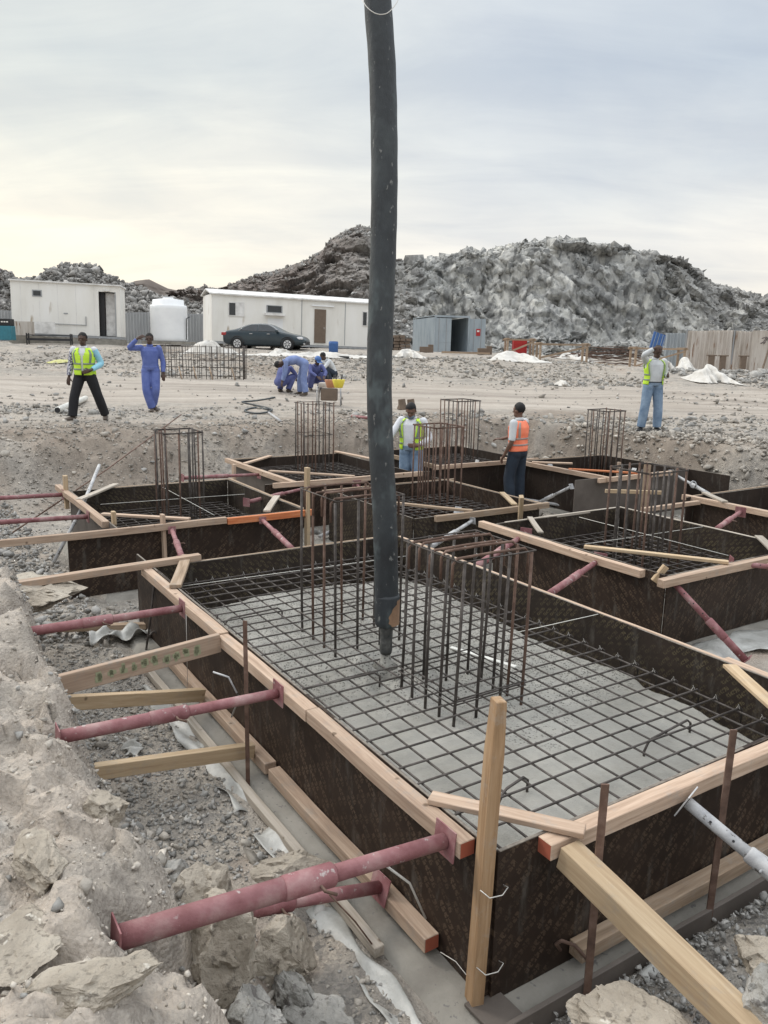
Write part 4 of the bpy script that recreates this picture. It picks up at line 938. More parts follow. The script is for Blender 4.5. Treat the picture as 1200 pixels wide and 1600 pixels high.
# chairs: bent support bars standing in the mesh
def chair_bar(px, z, dirv, w, h, label):
    q = at(px[0], px[1], z); d = Vector(dirv).normalized()
    a, b = q, q + d * w
    rod('rebar_chair', [a - Vector((0, 0, h)), a - Vector((0, 0, .05)), a + d * .03 - Vector((0, 0, .012)), a + d * .06, b - d * .04, b - Vector((0, 0, .03)), b - Vector((0, 0, h))], .007, Mt['rebar'], None, 8, label, 'rebar', 'bent support bars in the mesh')
e2v = Vector((E2.x, E2.y, 0)); e1v = Vector((E1.x, E1.y, 0))
chair_bar((1008, 1160), -.515, e2v * 1 + e1v * .12, .46, .20, 'bent support bar in the mesh near the right front corner')
chair_bar((780, 1240), -.505, e2v * 1 + e1v * .25, .24, .16, 'bent support bar in the mesh behind the upright corner post')
chair_bar((350, 968), -.505, e2v * 1 + e1v * .1, .50, .17, 'bent support bar in the mesh near the far left edge')
chair_bar((458, 1080), -.500, e2v * 1 - e1v * .02, .60, .12, 'bent support bar in the mesh beside the second red prop')
# column cages in the main footing
cage(1.24, 1.77, .745, 1.27, -.62, .38, 'rusty column cage right of the hose in the main formwork, nearest cage', 4, 3, .0095, [.37, -.47, -.44], 5, lean=(-.02, .0))
cage(2.48, 3.0, .68, 1.2, -.62, .50, 'column cage left of and behind the hose in the main formwork', 3, 3, .0095, [.49, -.45], 4)
# white strip of timber lying in the mesh
board(at(704, 1012, -.50), at(806, 1042, -.50), .035, .012, 'pvc', 'pale narrow strip lying across the mesh inside the near cage', group=WB)
# corner post tied with wire
q = P(.015, -.055, -1.04); zt = top_z(q.x, q.y, 1100)
CP = beam('corner_post', q, Vector((q.x + .035, q.y + .04, zt)), .052, .075, Mt['pine_brown'], None, (0.3, -1, 0), None, 'tall upright timber post tied to the near corner of the main formwork', 'post', taper=.8)
for zz_ in (-.52, -.86):
    pc = P(.0, -.03, zz_)
    rod('tie_wire', [pc + Vector((-.035, -.035, .01)), pc + Vector((.0, -.055, -.008)), pc + Vector((.05, -.04, -.006)), pc + Vector((.075, -.01, .006)), pc + Vector((.06, .01, .0))], .0022, Mt['wire'], CP, 6)
# boards across corners
board(at(672, 1246, ZT + .012), at(914, 1300, ZT + .018), .075, .026, 'pine', 'short board nailed flat across the near corner of the main formwork behind the tall post', group=WB)
board(P(4.62, .34, ZT + .02), P(3.78, -.03, ZT + .016), .09, .03, 'pine_old', 'short board nailed across the far left corner of the main formwork', group=WB)
board(at(1140, 1040, ZT + .02), at(1215, 1108, ZT + .02), .085, .022, 'pine_y', 'short board across the right corner of the main formwork at the photo edge', group=WB)
board(P(-.3, 2.5, ZT - .02), P(.75, 2.53, ZT - .02), .06, .03, 'pine', 'thin timber outside the right corner of the main formwork', group=WB)
board(P(4.50, .42, ZT + .03), P(4.44, -1.25, ZT - .0), .075, .055, 'pine', 'long timber brace from the far left corner of the main formwork to the left bank', group=WB)
board(P(4.75, .05, -1.0), P(5.3, -1.6, -.93), .07, .05, 'pine_old', 'weathered timber on the floor between the main and the left rear formwork', group=WB)
# stencilled board and its mate
SB = board(P(2.66, -.10, ZT - .045), P(2.60, -1.16, -.475), .04, .125, 'pine', 'board with green stencil marks bracing the left side of the main formwork', 'board', group=WB)
for k in range(11):                      # blotchy, unreadable stencilled characters on the near face
    x0 = .10 + k * .068
    mb = MB(); rg = random.Random(k)
    for s_ in range(4):
        mb.box((x0 + rg.uniform(-.012, .012), .0212, rg.uniform(-.022, .022)), (rg.uniform(.018, .040), .0012, rg.uniform(.022, .05)))
    o = mb.build('stencil_mark', Mt['greenink'], None); o.parent = SB
board(P(3.02, -.10, -.93), P(2.64, -1.12, -.60), .06, .085, 'pine_y', 'fresh yellow timber from the bottom of the main formwork up to the stencilled board', group=WB)
board(P(2.12, -.10, -.93), P(2.12, -1.08, -.80), .055, .085, 'pine_y', 'short thick timber at floor level between the second and the nearest red prop', group=WB)
board(P(-.10, .28, ZT - .06), at(1225, 1662, -.60), .10, .10, 'pine_y', 'thick square yellow beam running from the near corner to the bottom right', 'beam', 'beam')
# red props
prop(P(.19, -.10, -.41), P(.19, -1.37, -.30), 'nearest thick dusty red prop from the near corner to the left bank', ro=.040, ri=.032, frac=.60)
prop(P(.66, -.10, -.93), P(.60, -1.30, -.60), 'lower red prop directly under the nearest one, from the bottom timber to the bank', ro=.036, ri=.029, frac=.62)
prop(P(1.75, -.10, -.41), P(1.75, -1.26, -.37), 'second red prop on the left side of the main formwork', ro=.034, ri=.028, frac=.55)
prop(P(3.42, -.10, -.41), P(3.42, -1.22, -.40), 'third red prop on the left side, nearest the far corner of the main formwork', ro=.034, ri=.028, frac=.55)
# bent wire rods hung on the props
rod('bent_rod', [at(602, 1352, -.45), at(640, 1380, -.55), at(665, 1435, -.75)], .005, Mt['wire'], None, 6, 'pale bent wire hanging from the collar of the nearest red prop', 'wire')
rod('bent_rod', [at(333, 1050, -.42), at(357, 1058, -.44), at(374, 1090, -.60), at(362, 1120, -.8)], .006, Mt['propgrey'], None, 6, 'pale bent rod standing beside the second red prop', 'rod')
rod('thin_rod', [at(515, 1398, -.62), at(555, 1440, -.9), at(590, 1487, -1.04)], .0035, Mt['rust'], None, 6, 'thin rusty rod leaning under the nearest red prop', 'rod')
# grey props on the right
prop(at(1072, 1252, ZT - .05), at(1225, 1380, -.62), 'grey galvanised prop against the front of the main formwork at right', 'propgrey', .033, .027, .35, plate=.12)
# stakes
def stake(pb, zb, ytop, label, m='rust', w=.03, t=.008, dx=0):
    q = at(pb[0], pb[1], zb); z1 = top_z(q.x, q.y, ytop)
    return beam('flat_stake', q - Vector((0, 0, .1)), Vector((q.x + dx, q.y, z1)), t, w, Mt[m], None, (1, .0, 0), None, label, 'stake', 'steel stakes along the formwork', wob=.001, bevel=0)
stake((918, 1545), -1.0, 1225, 'rusty flat steel stake left of the yellow beam in front of the main formwork')
stake((1110, 1410), -.95, 1140, 'pale flat steel stake at the right of the front wall of the main formwork', dx=.01)
stake((387, 1215), -1.02, 970, 'rusty flat steel stake between the second and third red prop', w=.024)
def pin(pts, r, label, m='rebar'): return rod('rebar_pin', pts, r, Mt[m], None, 8, label, 'rebar pin', 'rebar pins driven beside the formwork')
pin([at(228, 1018, -1.06), at(236, 960, -.78), at(243, 895, -.40)], .009, 'dark rebar pin at the far left corner of the main formwork')
pin([at(318, 1082, -1.04), at(327, 1030, -.75), at(340, 960, -.35)], .007, 'dark rebar pin behind the stencilled board')
pin([at(228, 1000, -.98), at(238, 988, -.94), at(246, 985, -.93), at(243, 990, -.95)], .009, 'bent rebar hook at the far left corner of the main formwork')
q = at(918, 1500, -.93)
pin([q, q + Vector((-.05, .02, .05)), q + Vector((-.10, .04, .055)), q + Vector((-.12, .05, .03)), q + Vector((-.10, .05, .0))], .008, 'rusty hooked bar on the bottom timber beside the left flat stake', 'rust')
rod('plumb_wire', [P(3.30, -.11, -.42), P(3.29, -.12, -.98)], .0022, Mt['wire'], None, 5, 'thin pale wire hanging beside the third red prop', 'wire')
q = P(.24, -.06, -.98)
rod('tie_wire_bundle', [q, q + Vector((.06, -.05, .0)), q + Vector((.12, -.12, -.03)), q + Vector((.13, -.16, -.05))], .002, Mt['wire'], None, 5, 'loose bright wire at the end of the bottom timber near the corner post', 'wire')
# polythene turned up along the blinding edge
def poly(pts, w, label, lift=.05, seed=0, m='poly', name='polythene_sheet', cat='plastic sheet', kind=None):
    pts = [Vector(p) for p in pts]; n = 60; seg = []
    for i in range(n):
        t = i / (n - 1) * (len(pts) - 1); k = min(int(t), len(pts) - 2); seg.append(pts[k].lerp(pts[k + 1], t - k))
    V_ = []; F_ = []
    for i, p in enumerate(seg):
        d = (seg[min(i + 1, n - 1)] - seg[max(i - 1, 0)]).normalized(); s_ = d.cross(Vector((0, 0, 1)))
        for j in range(9):
            f = j / 8
            q = p + s_ * (w * (f - .5) * (1 + .3 * math.sin(i * .37 + seed))); q.z += lift * (.5 + .5 * math.sin(f * 5 + i * .21 + seed)) * (.4 + .6 * abs(math.sin(i * .13 + seed))) + .02 * float(vnoise(q.x * 9, q.y * 9, 0, seed))
            V_.append(q)
    for i in range(n - 1):
        for j in range(8): F_.append((i * 9 + j, i * 9 + j + 1, (i + 1) * 9 + j + 1, (i + 1) * 9 + j))
    me = me_from(name, V_, F_); o = link(name, me, Mt[m], smooth=True)
    so_ = o.modifiers.new('thick', 'SOLIDIFY'); so_.thickness = .003
    return tag(o, label, cat, None, kind)
poly([P(1.5, -.31, -1.06), P(.7, -.33, -1.07), P(.1, -.34, -1.06), P(-.26, -.30, -1.05)], .11, 'crumpled grey polythene along the slab edge near the corner post', .035, 1)
poly([P(3.6, -.33, -1.06), P(2.6, -.33, -1.06), P(1.7, -.32, -1.06)], .12, 'crumpled polythene along the slab edge between the red props', .05, 4)
poly([P(-.30, .6, -1.05), P(-.31, 1.6, -1.06), P(-.30, 2.6, -1.06)], .09, 'dusty polythene strip along the front slab edge under the yellow beam', .04, 7)
poly([P(1.85, 3.55, -1.03), P(1.8, 4.6, -1.03), P(1.85, 6.2, -1.03)], .34, 'pale polythene sheet on the slab edge in front of the right formwork', .06, 9)
poly([P(4.65, .0, -1.02), P(4.75, -.5, -1.03)], .22, 'small white polythene scrap at the far left corner of the main formwork', .08, 12)
poly([at(200, 1160, -1.04), at(212, 1178, -1.04)], .10, 'small pale plastic scrap lying in the trench', .05, 15)
# ---- F2 right
blinding(2.15, 4.4, 3.75, 5.75, 'lean concrete slab under the right formwork', .3)
F2 = footing(2.15, 4.4, 3.75, 5.75, 'right plywood formwork box with crossed strings over its mesh', ext=(0, 0, 0, .9, 0, 0, 0, 0), mats=('ply', 'ply', 'ply_in', 'ply_in'))
wale(F2, (4.6, 3.70), (2.36, 3.70), zt_, m='pine'); wale(F2, (2.09, 3.60), (2.09, 6.8), zt_, m='pine')
wale(F2, (4.42, 3.9), (4.42, 5.75), ZT - .01, w=.03, h=.03, m='pine_grey', name='rim_strip'); wale(F2, (4.45, 5.78), (2.0, 5.78), ZT - .012, w=.03, h=.03, m='pine_grey', name='rim_strip')
cage(3.0, 3.5, 4.50, 5.05, -.90, .36, 'column cage standing in the right formwork', 4, 4, .0115, [.34, .33], 0)
board(P(3.15, 3.80, ZT + .02), P(2.10, 4.55, ZT + .02), .06, .03, 'pine_y', 'long thin board across the near corner of the right formwork', group=WB)
board(P(2.25, 3.72, -.45), P(2.20, 3.80, ZT + .06), .05, .05, 'pine_y', 'short square block at the near corner of the right formwork', 'block', group=WB)
board(at(828, 808, ZT + .02), at(845, 832, ZT + .02), .06, .02, 'pine_grey', 'short pale board at the back left corner of the right formwork', group=WB)
board(at(812, 822, -.55), Vector((*at(812, 820, -.5).xy, -.16)), .07, .05, 'pine_y', 'pale square post behind the near cage at the corner between formworks', 'post', upv=(1, 0, 0), group=WB)
# thick upright board inside the cage of F2
q = at(1003, 800, -.8); board(q, Vector((q.x + .02, q.y, top_z(q.x, q.y, 722))), .10, .03, 'pine_old', 'upright weathered board behind the cage of the right formwork', 'post', upv=(.0, 1, 0), group=WB)
# ---- F3 left rear
blinding(6.05, 8.4, .1, 2.2, 'lean concrete slab under the left rear formwork', .25)
F3 = footing(6.05, 8.4, .1, 2.2, 'left rear plywood formwork box with orange painted front timber', ext=(.0, 0, .5, 0, 0, 0, 0, 0), mats=('ply_grey', 'ply', 'ply_in', 'ply_in'))
wale(F3, (8.9, .03), (6.35, .05), zt_ + .02, m='pine')
wale(F3, (5.98, 2.3), (5.98, 1.25), zt_ + .01, w=.05, m='orange', name='wale'); wale(F3, (5.98, 1.24), (5.98, -1.9), zt_ + .02, w=.05, m='pine')
wale(F3, (8.45, 2.25), (5.98, 2.25), ZT - .012, w=.04, h=.03, m='pine_old', name='rim_strip')
wale(F3, (8.44, .5), (8.44, 2.3), ZT - .012, w=.03, h=.03, m='pine_old', name='rim_strip')
cage(7.3, 7.75, 1.0, 1.45, -.90, .46, 'column cage standing in the left rear formwork', 4, 3, .0105, [.44, .43], 0)
board(P(6.01, .55, -.95), P(6.02, .55, ZT + .11), .09, .035, 'pine', 'flat upright timber post at the front of the left rear formwork', 'post', upv=(.84, .54, 0), group=WB)
board(P(5.95, 2.22, -.80), P(5.95, 2.22, .14), .075, .045, 'pine_y', 'yellowish upright post at the front right corner of the left rear formwork', 'post', upv=(.84, .54, 0), group=WB)
board(P(6.30, .12, -.5), P(6.30, .12, ZT + .13), .07, .04, 'pine_y', 'short post at the near left corner of the left rear formwork', 'post', upv=(.84, .54, 0), group=WB)
board(P(8.45, .05, -.6), P(8.45, .05, ZT + .20), .08, .05, 'pine_y', 'short post at the back left corner of the left rear formwork', 'post', upv=(.84, .54, 0), group=WB)
board(P(8.55, .70, ZT + .02), P(7.7, .05, ZT + .02), .08, .025, 'pine_grey', 'short board across the back left corner of the left rear formwork', group=WB)
board(P(6.85, 2.25, ZT + .02), P(6.05, 1.75, ZT + .02), .08, .025, 'pine_grey', 'short board across the front right corner of the left rear formwork', group=WB)
board(P(6.75, .10, ZT + .02), P(6.05, .85, ZT + .02), .07, .025, 'pine', 'short board across the front left corner of the left rear formwork', group=WB)
prop(P(5.93, .62, -.42), P(4.60, .30, ZT - .02), 'short red prop from the left rear formwork to the back corner of the main formwork', ro=.028, ri=.023, plate=.08, holes=False)
prop(P(5.93, 1.65, -.42), P(4.55, 1.35, ZT - .03), 'short red prop below the orange timber of the left rear formwork', ro=.028, ri=.023, plate=.08, base_plate=False, holes=False)
prop(P(8.42, .0, -.41), P(8.42, -3.2, -.33), 'upper long red pipe prop at the left edge of the photo', ro=.034, ri=.027)
prop(P(7.0, .0, -.42), P(7.0, -3.2, -.33), 'lower long red pipe prop at the left edge of the photo', ro=.034, ri=.027)
rod('rusty_long_bar', [at(283, 648, .3), at(165, 735, -.3), at(20, 832, -.75)], .010, Mt['rust'], None, 8, 'long rusty bar leaning across the left rear formwork', 'rebar')
rod('leaning_pipe', [at(155, 727, -.1), at(125, 800, -.5), at(84, 878, -1.03)], .022, Mt['propgrey'], None, 12, 'dusty pipe leaning at the left corner of the left rear formwork', 'pipe')
# ---- F4 centre rear
blinding(7.8, 10.2, 3.0, 5.0, 'lean concrete slab under the centre rear formwork', .2)
F4 = footing(7.8, 10.2, 3.0, 5.0, 'centre rear plywood formwork box left of the hose', ext=(0, .0, .5, .3, 0, 0, 0, .0), mats=('ply_grey', 'ply', 'ply_far', 'ply_far'))
wale(F4, (10.3, 2.93), (7.75, 2.93), zt_ + .02, m='pine'); wale(F4, (7.73, 2.6), (7.73, 5.1), zt_ + .02, w=.05, m='pine')
wale(F4, (10.25, 3.0), (10.25, 5.1), ZT - .01, w=.03, h=.03, m='pine_old', name='rim_strip')
cage(9.15, 9.6, 3.85, 4.3, -.80, .62, 'column cage standing in the centre rear formwork left of the hose', 4, 3, .0105, [.60, .1], 0)
board(P(10.25, 3.7, ZT + .02), P(9.6, 2.95, ZT + .02), .08, .025, 'pine', 'short board across the back left corner of the centre rear formwork', group=WB)
board(P(8.6, 5.0, ZT + .02), P(7.8, 4.3, ZT + .02), .08, .025, 'pine_grey', 'short board across the front right corner of the centre rear formwork', group=WB)
board(P(8.75, 3.0, ZT + .02), P(7.75, 3.9, ZT + .02), .08, .025, 'pine', 'long board across the front left corner of the centre rear formwork', group=WB)
board(P(10.3, 5.0, ZT + .02), P(9.2, 5.15, ZT + .01), .08, .025, 'pine', 'narrow board along the right side of the centre rear formwork', group=WB)
q = at(366, 752, -.6); board(q, Vector((q.x, q.y, -.33)), .09, .04, 'pine', 'short post at the left corner of the centre rear formwork', 'post', upv=(.84, .54, 0), group=WB)
prop(P(8.9, 2.9, -.42), P(8.85, 1.7, -.38), 'dusty prop from the centre rear formwork towards the left cage', ro=.028, ri=.022, holes=False)
prop(P(7.7, 3.1, -.45), at(385, 785, -.45), 'dusty prop running down left from the centre rear formwork', ro=.026, ri=.021, holes=False)
prop(P(7.68, 3.9, -.45), P(6.9, 3.75, -.75), 'short prop below the front of the centre rear formwork', ro=.026, ri=.021, holes=False)
# ---- F5 middle
blinding(5.05, 7.0, 3.1, 5.0, 'lean concrete slab under the middle formwork', .25)
F5 = footing(5.05, 7.0, 3.1, 5.0, 'middle plywood formwork box directly right of the hose', z1=ZT, ext=(0, 0, 0, .0, 0, .35, 0, 0), mats=('ply_in', 'ply_in', 'ply', 'ply'))
wale(F5, (4.98, 3.35), (4.98, 5.1), zt_ + .02, w=.05, m='pine_old'); wale(F5, (7.05, 3.0), (7.05, 5.2), ZT - .01, w=.03, h=.03, m='pine_old', name='rim_strip')
wale(F5, (7.05, 5.05), (5.0, 5.05), ZT - .01, w=.03, h=.03, m='pine_old', name='rim_strip')
cage(6.25, 6.75, 4.25, 4.7, -.90, .50, 'rusty column cage standing in the middle formwork beside the man in jeans', 4, 4, .011, [.49, .48], 0, m='rust')
board(P(6.0, 3.2, ZT + .02), P(5.0, 3.9, ZT + .02), .06, .03, 'pine_old', 'thin weathered board across the near corner of the middle formwork', group=WB)
board(P(5.75, 5.0, ZT + .02), P(5.05, 4.6, ZT + .02), .07, .025, 'pine_y', 'short pale board at the right corner of the middle formwork', group=WB)
prop(P(4.93, 3.85, -.45), P(4.60, 3.0, -.60), 'small prop below the front corner of the middle formwork', ro=.026, ri=.021, plate=.08, holes=False, m='propgrey')
# ---- F6 behind
blinding(8.2, 10.2, 5.8, 7.7, 'lean concrete slab under the rear formwork', .2)
F6 = footing(8.2, 10.2, 5.8, 7.7, 'rear plywood formwork box between the two men in vests', ext=(0, 0, .0, .3, 0, 0, 0, 0), mats=('ply_far', 'ply_far', 'ply_far', 'ply_far'))
wale(F6, (8.13, 5.6), (8.13, 7.9), zt_ + .02, w=.05, m='pine'); wale(F6, (10.2, 5.73), (8.1, 5.73), zt_ + .02, w=.05, m='pine_old')
wale(F6, (10.25, 5.8), (10.25, 7.8), ZT - .01, w=.03, h=.03, m='pine_old', name='rim_strip')
cage(9.2, 9.7, 6.9, 7.4, -.80, .60, 'column cage standing in the rear formwork between the two men', 4, 3, .0105, [.59, .58], 0)
# ---- F7 right rear
blinding(6.15, 8.0, 7.45, 9.4, 'lean concrete slab under the right rear formwork', .2)
F7 = footing(6.15, 8.0, 7.45, 9.4, 'right rear plywood formwork box behind the cage of the right formwork', ext=(0, .4, .68, 0, .8, 0, 0, 0), mats=('ply_far', 'ply_grey', 'ply_far', 'ply_far'))
wale(F7, (8.5, 7.38), (6.0, 7.38), zt_ + .02, m='pine'); wale(F7, (6.08, 7.2), (6.08, 8.9), zt_ + .01, w=.05, m='pine')
wale(F7, (8.05, 7.5), (8.05, 9.4), ZT - .01, w=.03, h=.03, m='pine_old', name='rim_strip')
cage(7.40, 7.85, 8.78, 9.22, -.80, .52, 'column cage in the right rear formwork below the man with raised arm', 4, 3, .0105, [.50, .49], 0)
board(P(7.75, 7.4, ZT + .02), P(7.3, 7.9, ZT + .03), .09, .025, 'pine', 'short board on the left rim of the right rear formwork', group=WB)
board(P(6.9, 7.4, ZT + .02), P(6.1, 8.1, ZT + .02), .07, .025, 'orange', 'reddish board across the near corner of the right rear formwork', group=WB)
board(P(5.4, 6.6, ZT - .03), P(5.0, 7.3, ZT - .04), .05, .05, 'pine_y', 'loose timber end beside the right formwork', group=WB)
q = at(965, 752, -.6); board(q, Vector((q.x, q.y, top_z(q.x, q.y, 722))), .05, .05, 'pine', 'thin upright stick in front of the right rear cage', 'post', upv=(.84, .54, 0), group=WB)
# ---- F8 far right
blinding(2.6, 4.45, 7.3, 9.4, 'lean concrete slab under the far right formwork', .2)
F8 = footing(2.6, 4.45, 7.3, 9.4, 'far right plywood formwork box at the edge of the photo', ext=(0, 0, 0, 0, 0, 0, .2, 0), mats=('ply', 'ply', 'ply_in', 'ply_far'))
wale(F8, (4.6, 7.23), (2.3, 7.23), zt_ + .01, m='pine'); wale(F8, (4.5, 7.3), (4.5, 9.4), ZT - .01, w=.03, h=.03, m='pine_old', name='rim_strip')
board(P(4.5, 7.55, ZT + .02), P(3.95, 7.2, ZT + .02), .08, .025, 'pine_grey', 'short board across the left corner of the far right formwork', group=WB)
board(at(1185, 838, ZT + .02), at(1210, 862, ZT + .02), .08, .02, 'pine_grey', 'short pale board on the right rim of the right formwork at the photo edge', group=WB)
board(at(1004, 797, ZT), at(1092, 785, ZT), .06, .05, 'pine', 'loose timber between the right cage and the far right formwork', group=WB)
# mats in the other footings
for (nm, u0, u1, v0, v1, lab, zz_) in (('F2', 2.3, 4.3, 3.9, 5.6, 'mesh of reinforcing bars inside the right formwork', -.62), ('F3', 6.2, 8.3, .25, 2.1, 'mesh of reinforcing bars inside the left rear formwork', -.68),
    ('F4', 7.95, 10.1, 3.1, 4.9, 'mesh of reinforcing bars inside the centre rear formwork left of the hose', -.52), ('F5', 5.15, 6.9, 3.2, 4.9, 'mesh of reinforcing bars inside the middle formwork right of the hose', -.54),
    ('F6', 8.3, 10.1, 5.9, 7.6, 'mesh of reinforcing bars inside the rear formwork between the men', -.50)):
    r_ = empty('rebar_mesh', P((u0 + u1) / 2, (v0 + v1) / 2, zz_ - .1), lab, 'rebar mesh', 'rebar mats in the footings')
    rebar_mat(list(np.arange(u0, u1, .15)), list(np.arange(v0, v1, .15)), zz_, r_, .0065, .14, 5, m='rebar')
# strings
def string(a, b, label): return rod('string_line', [a, b], .0028, Mt['string'], None, 5, label, 'string', 'string lines over the formwork')
string(at(157, 788, ZT), at(382, 772, ZT), 'white string stretched lengthways over the left rear formwork')
string(at(252, 760, ZT + .02), at(335, 805, ZT), 'white string stretched slanting over the left rear formwork')
string(at(915, 850, ZT), at(1098, 823, ZT), 'white string crossing the right formwork from left to right')
string(at(905, 808, ZT), at(1138, 868, ZT), 'white string crossing the right formwork from back to front')
string(P(3.98, .0, -.42), P(3.3, 2.44, ZT - .01) if False else at(640, 868, -.45), 'white string over the far end of the main mesh')
string(at(790, 992, -.44), at(942, 958, ZT), 'white string over the right side of the main mesh')
# props between the footings
prop(at(938, 874, -.42), at(858, 928, -.47), 'red prop between the right formwork and the main formwork, right one', ro=.030, ri=.025, base_plate=False)
prop(at(822, 834, -.42), at(742, 886, -.48), 'red prop between the right formwork and the main formwork, behind the near cage', ro=.034, ri=.028, base_plate=False)
prop(at(1050, 908, -.43), at(1165, 1032, -1.0), 'red prop running down to the ground from the near corner of the right formwork', ro=.032, ri=.026, frac=.5)
prop(at(1142, 880, -.40), at(1230, 888, -.42), 'red prop from the right formwork out of the photo at the right edge', ro=.030, ri=.024, frac=.35)
prop(at(1157, 800, -.42), at(1120, 826, -.50), 'short bright red prop below the left timber of the far right formwork', ro=.030, ri=.026, m='prop', base_plate=False, holes=False)
G2 = 'galvanised props standing between the formworks'
for (a, za, b, zb, lab) in (((745, 722), -.45, (792, 743), -.75, 'grey prop under the front timber of the rear formwork'), ((860, 726), -.45, (818, 748), -.80, 'grey prop right of the man in the orange vest'),
    ((893, 760), -.55, (838, 787), -.95, 'grey prop against the grey panel behind the upright post'), ((990, 735), -.45, (1022, 762), -.80, 'grey prop behind the upright board of the right cage'),
    ((1048, 738), -.45, (1115, 776), -.60, 'grey prop from the right rear formwork to the far right formwork'), ((715, 797), -.45, (745, 816), -.7, 'small grey prop right of the front corner of the middle formwork')):
    prop(at(a[0], a[1], za), at(b[0], b[1], zb), lab, 'propgrey', .028, .022, .5, G2, plate=.09, holes=False)
LT = 'grey tubes lying on the pit floor'
for (a, b, lab) in (((487, 783), (610, 812), 'upper of two grey tubes lying left of the hose'), ((485, 792), (612, 826), 'lower of two grey tubes lying left of the hose'), ((500, 838), (560, 812), 'short dusty tube lying behind the left cage of the main formwork'),
    ((498, 792), (548, 775), 'short grey tube slanting above the two lying tubes'), ((770, 772), (892, 792), 'front one of the grey tubes lying behind the upright post'), ((778, 762), (895, 779), 'rear one of the grey tubes lying behind the upright post'), ((745, 775), (795, 760), 'grey tube lying right of the middle formwork')):
    rod('scaffold_tube', [at(a[0], a[1], -.98), at(b[0], b[1], -.98)], .026, Mt['propgrey'], None, 12, lab, 'pipe', LT)
# couplers: small clamp lumps on the grey props
for k, (px, z, lab) in enumerate((((822, 748), -.8, 'steel coupler at the foot of the grey prop beside the orange vest'), ((770, 735), -.6, 'steel coupler on the grey prop left of the orange vest'), ((1083, 757), -.5, 'steel coupler on the grey prop near the far right formwork'))):
    q = at(px[0], px[1], z)
    MB().tube([q + Vector((math.cos(i * .8) * .05, .02 * math.sin(i), math.sin(i * .8) * .05)) for i in range(8)], .012, 6, closed=True).build('coupler', Mt['propgrey'], None, True, origin=q)
    o = bpy.context.scene.collection.objects[-1]; tag(o, lab, 'coupler')
# ================================================================== HOSE
hq = at(604, 1050, -.60); hpts = []
for (cx_, py) in ((589, -40), (590, 0), (597, 100), (600, 200), (600.5, 300), (598.5, 400), (595, 500), (592.5, 590), (595, 690), (601, 800), (603.5, 900), (604, 945), (604, 978)):
    zt = top_z(hq.x, hq.y, py)
    q = far(cx_, py, hq.y); hpts.append(Vector((q.x, hq.y, q.z)))
HO = empty('concrete_hose', hpts[-1], 'thick dark rubber concrete pump hose hanging from above over the main formwork', 'hose')
def spl(pts, k=5):
    out = []
    for i in range(len(pts) - 1):
        p0, p1, p2, p3 = pts[max(i - 1, 0)], pts[i], pts[i + 1], pts[min(i + 2, len(pts) - 1)]
        for j in range(k):
            t = j / k; out.append(.5 * ((2 * p1) + (p2 - p0) * t + (2 * p0 - 5 * p1 + 4 * p2 - p3) * t * t + (3 * p1 - p0 - 3 * p2 + p3) * t ** 3))
    return out + [pts[-1]]
hp = spl(hpts, 6); r0 = .0775
MB().tube(hp[:-3], r0, 40, rs=[r0 * (1 + .012 * math.sin(i * 1.7)) for i in range(len(hp) - 3)]).build('rubber_tube', Mt['hose'], HO, True)
e0 = hp[-4]; ax = Vector((0, 0, -1))
MB().tube([e0 + ax * k for k in (-.16, -.14, -.02, .02, .05, .056, .062)], r0, 40, rs=[r0 + .001, r0 + .004, r0 + .003, r0 + .001, r0 * .93, r0 * .8, r0 * .5]).build('hose_end', Mt['hose'], HO, True)
# torn tan patch at the end of the hose: a wrapped sleeve piece with ragged edge
bm = bmesh.new(); rows = []
for i in range(15):
    t = i / 14; a0 = -1.30 + 1.3 * max(0, .6 - t) ** 1.2 + .16 * float(vnoise(i * .9, 2.2, 0, 5)) + .3 * max(0, t - .85)
    rr = [bm.verts.new(e0 + Vector((math.cos(a0 + (1.3 - a0) * j / 12) * (r0 + .0065), math.sin(a0 + (1.3 - a0) * j / 12) * (r0 + .0065), .13 - t * .17))) for j in range(13)]
    rows.append(rr)
for i in range(14):
    for j in range(12): bm.faces.new((rows[i][j], rows[i][j + 1], rows[i + 1][j + 1], rows[i + 1][j]))
me = bpy.data.meshes.new('worn_sleeve'); 
for v in bm.verts: v.co -= HO.location
bm.to_mesh(me); bm.free(); link('worn_sleeve', me, Mt['hose_tan'], HO, True, Matrix.Translation(HO.location))
MB().tube([e0 + ax * k for k in (.05, .09, .16, .22, .25)], .05, 20, rs=[.052, .044, .041, .043, .036]).build('rubber_nozzle', Mt['nozzle'], HO, True)
cpts = [e0 + ax * k for k in (.22, .25, .28, .31, .34)]
cr_ = MB().tube(cpts, .03, 18, rs=[.031, .029, .034, .045, .085]).build('concrete_stream', Mt['concrete'], None, True, origin=cpts[0]); tag(cr_, 'stream of wet concrete falling from the end of the hose', 'concrete', kind='stuff')
a0 = far(566, -6, hq.y - .09); 
rod('safety_cord', spl([far(566, 0, hq.y - .06), far(575, 13, hq.y - .1), far(590, 22, hq.y - .12), far(606, 20, hq.y - .11), far(620, 4, hq.y - .06), far(624, -10, hq.y)], 4), .0025, Mt['wire'], None, 6, 'thin wire looped around the top of the hose', 'wire')
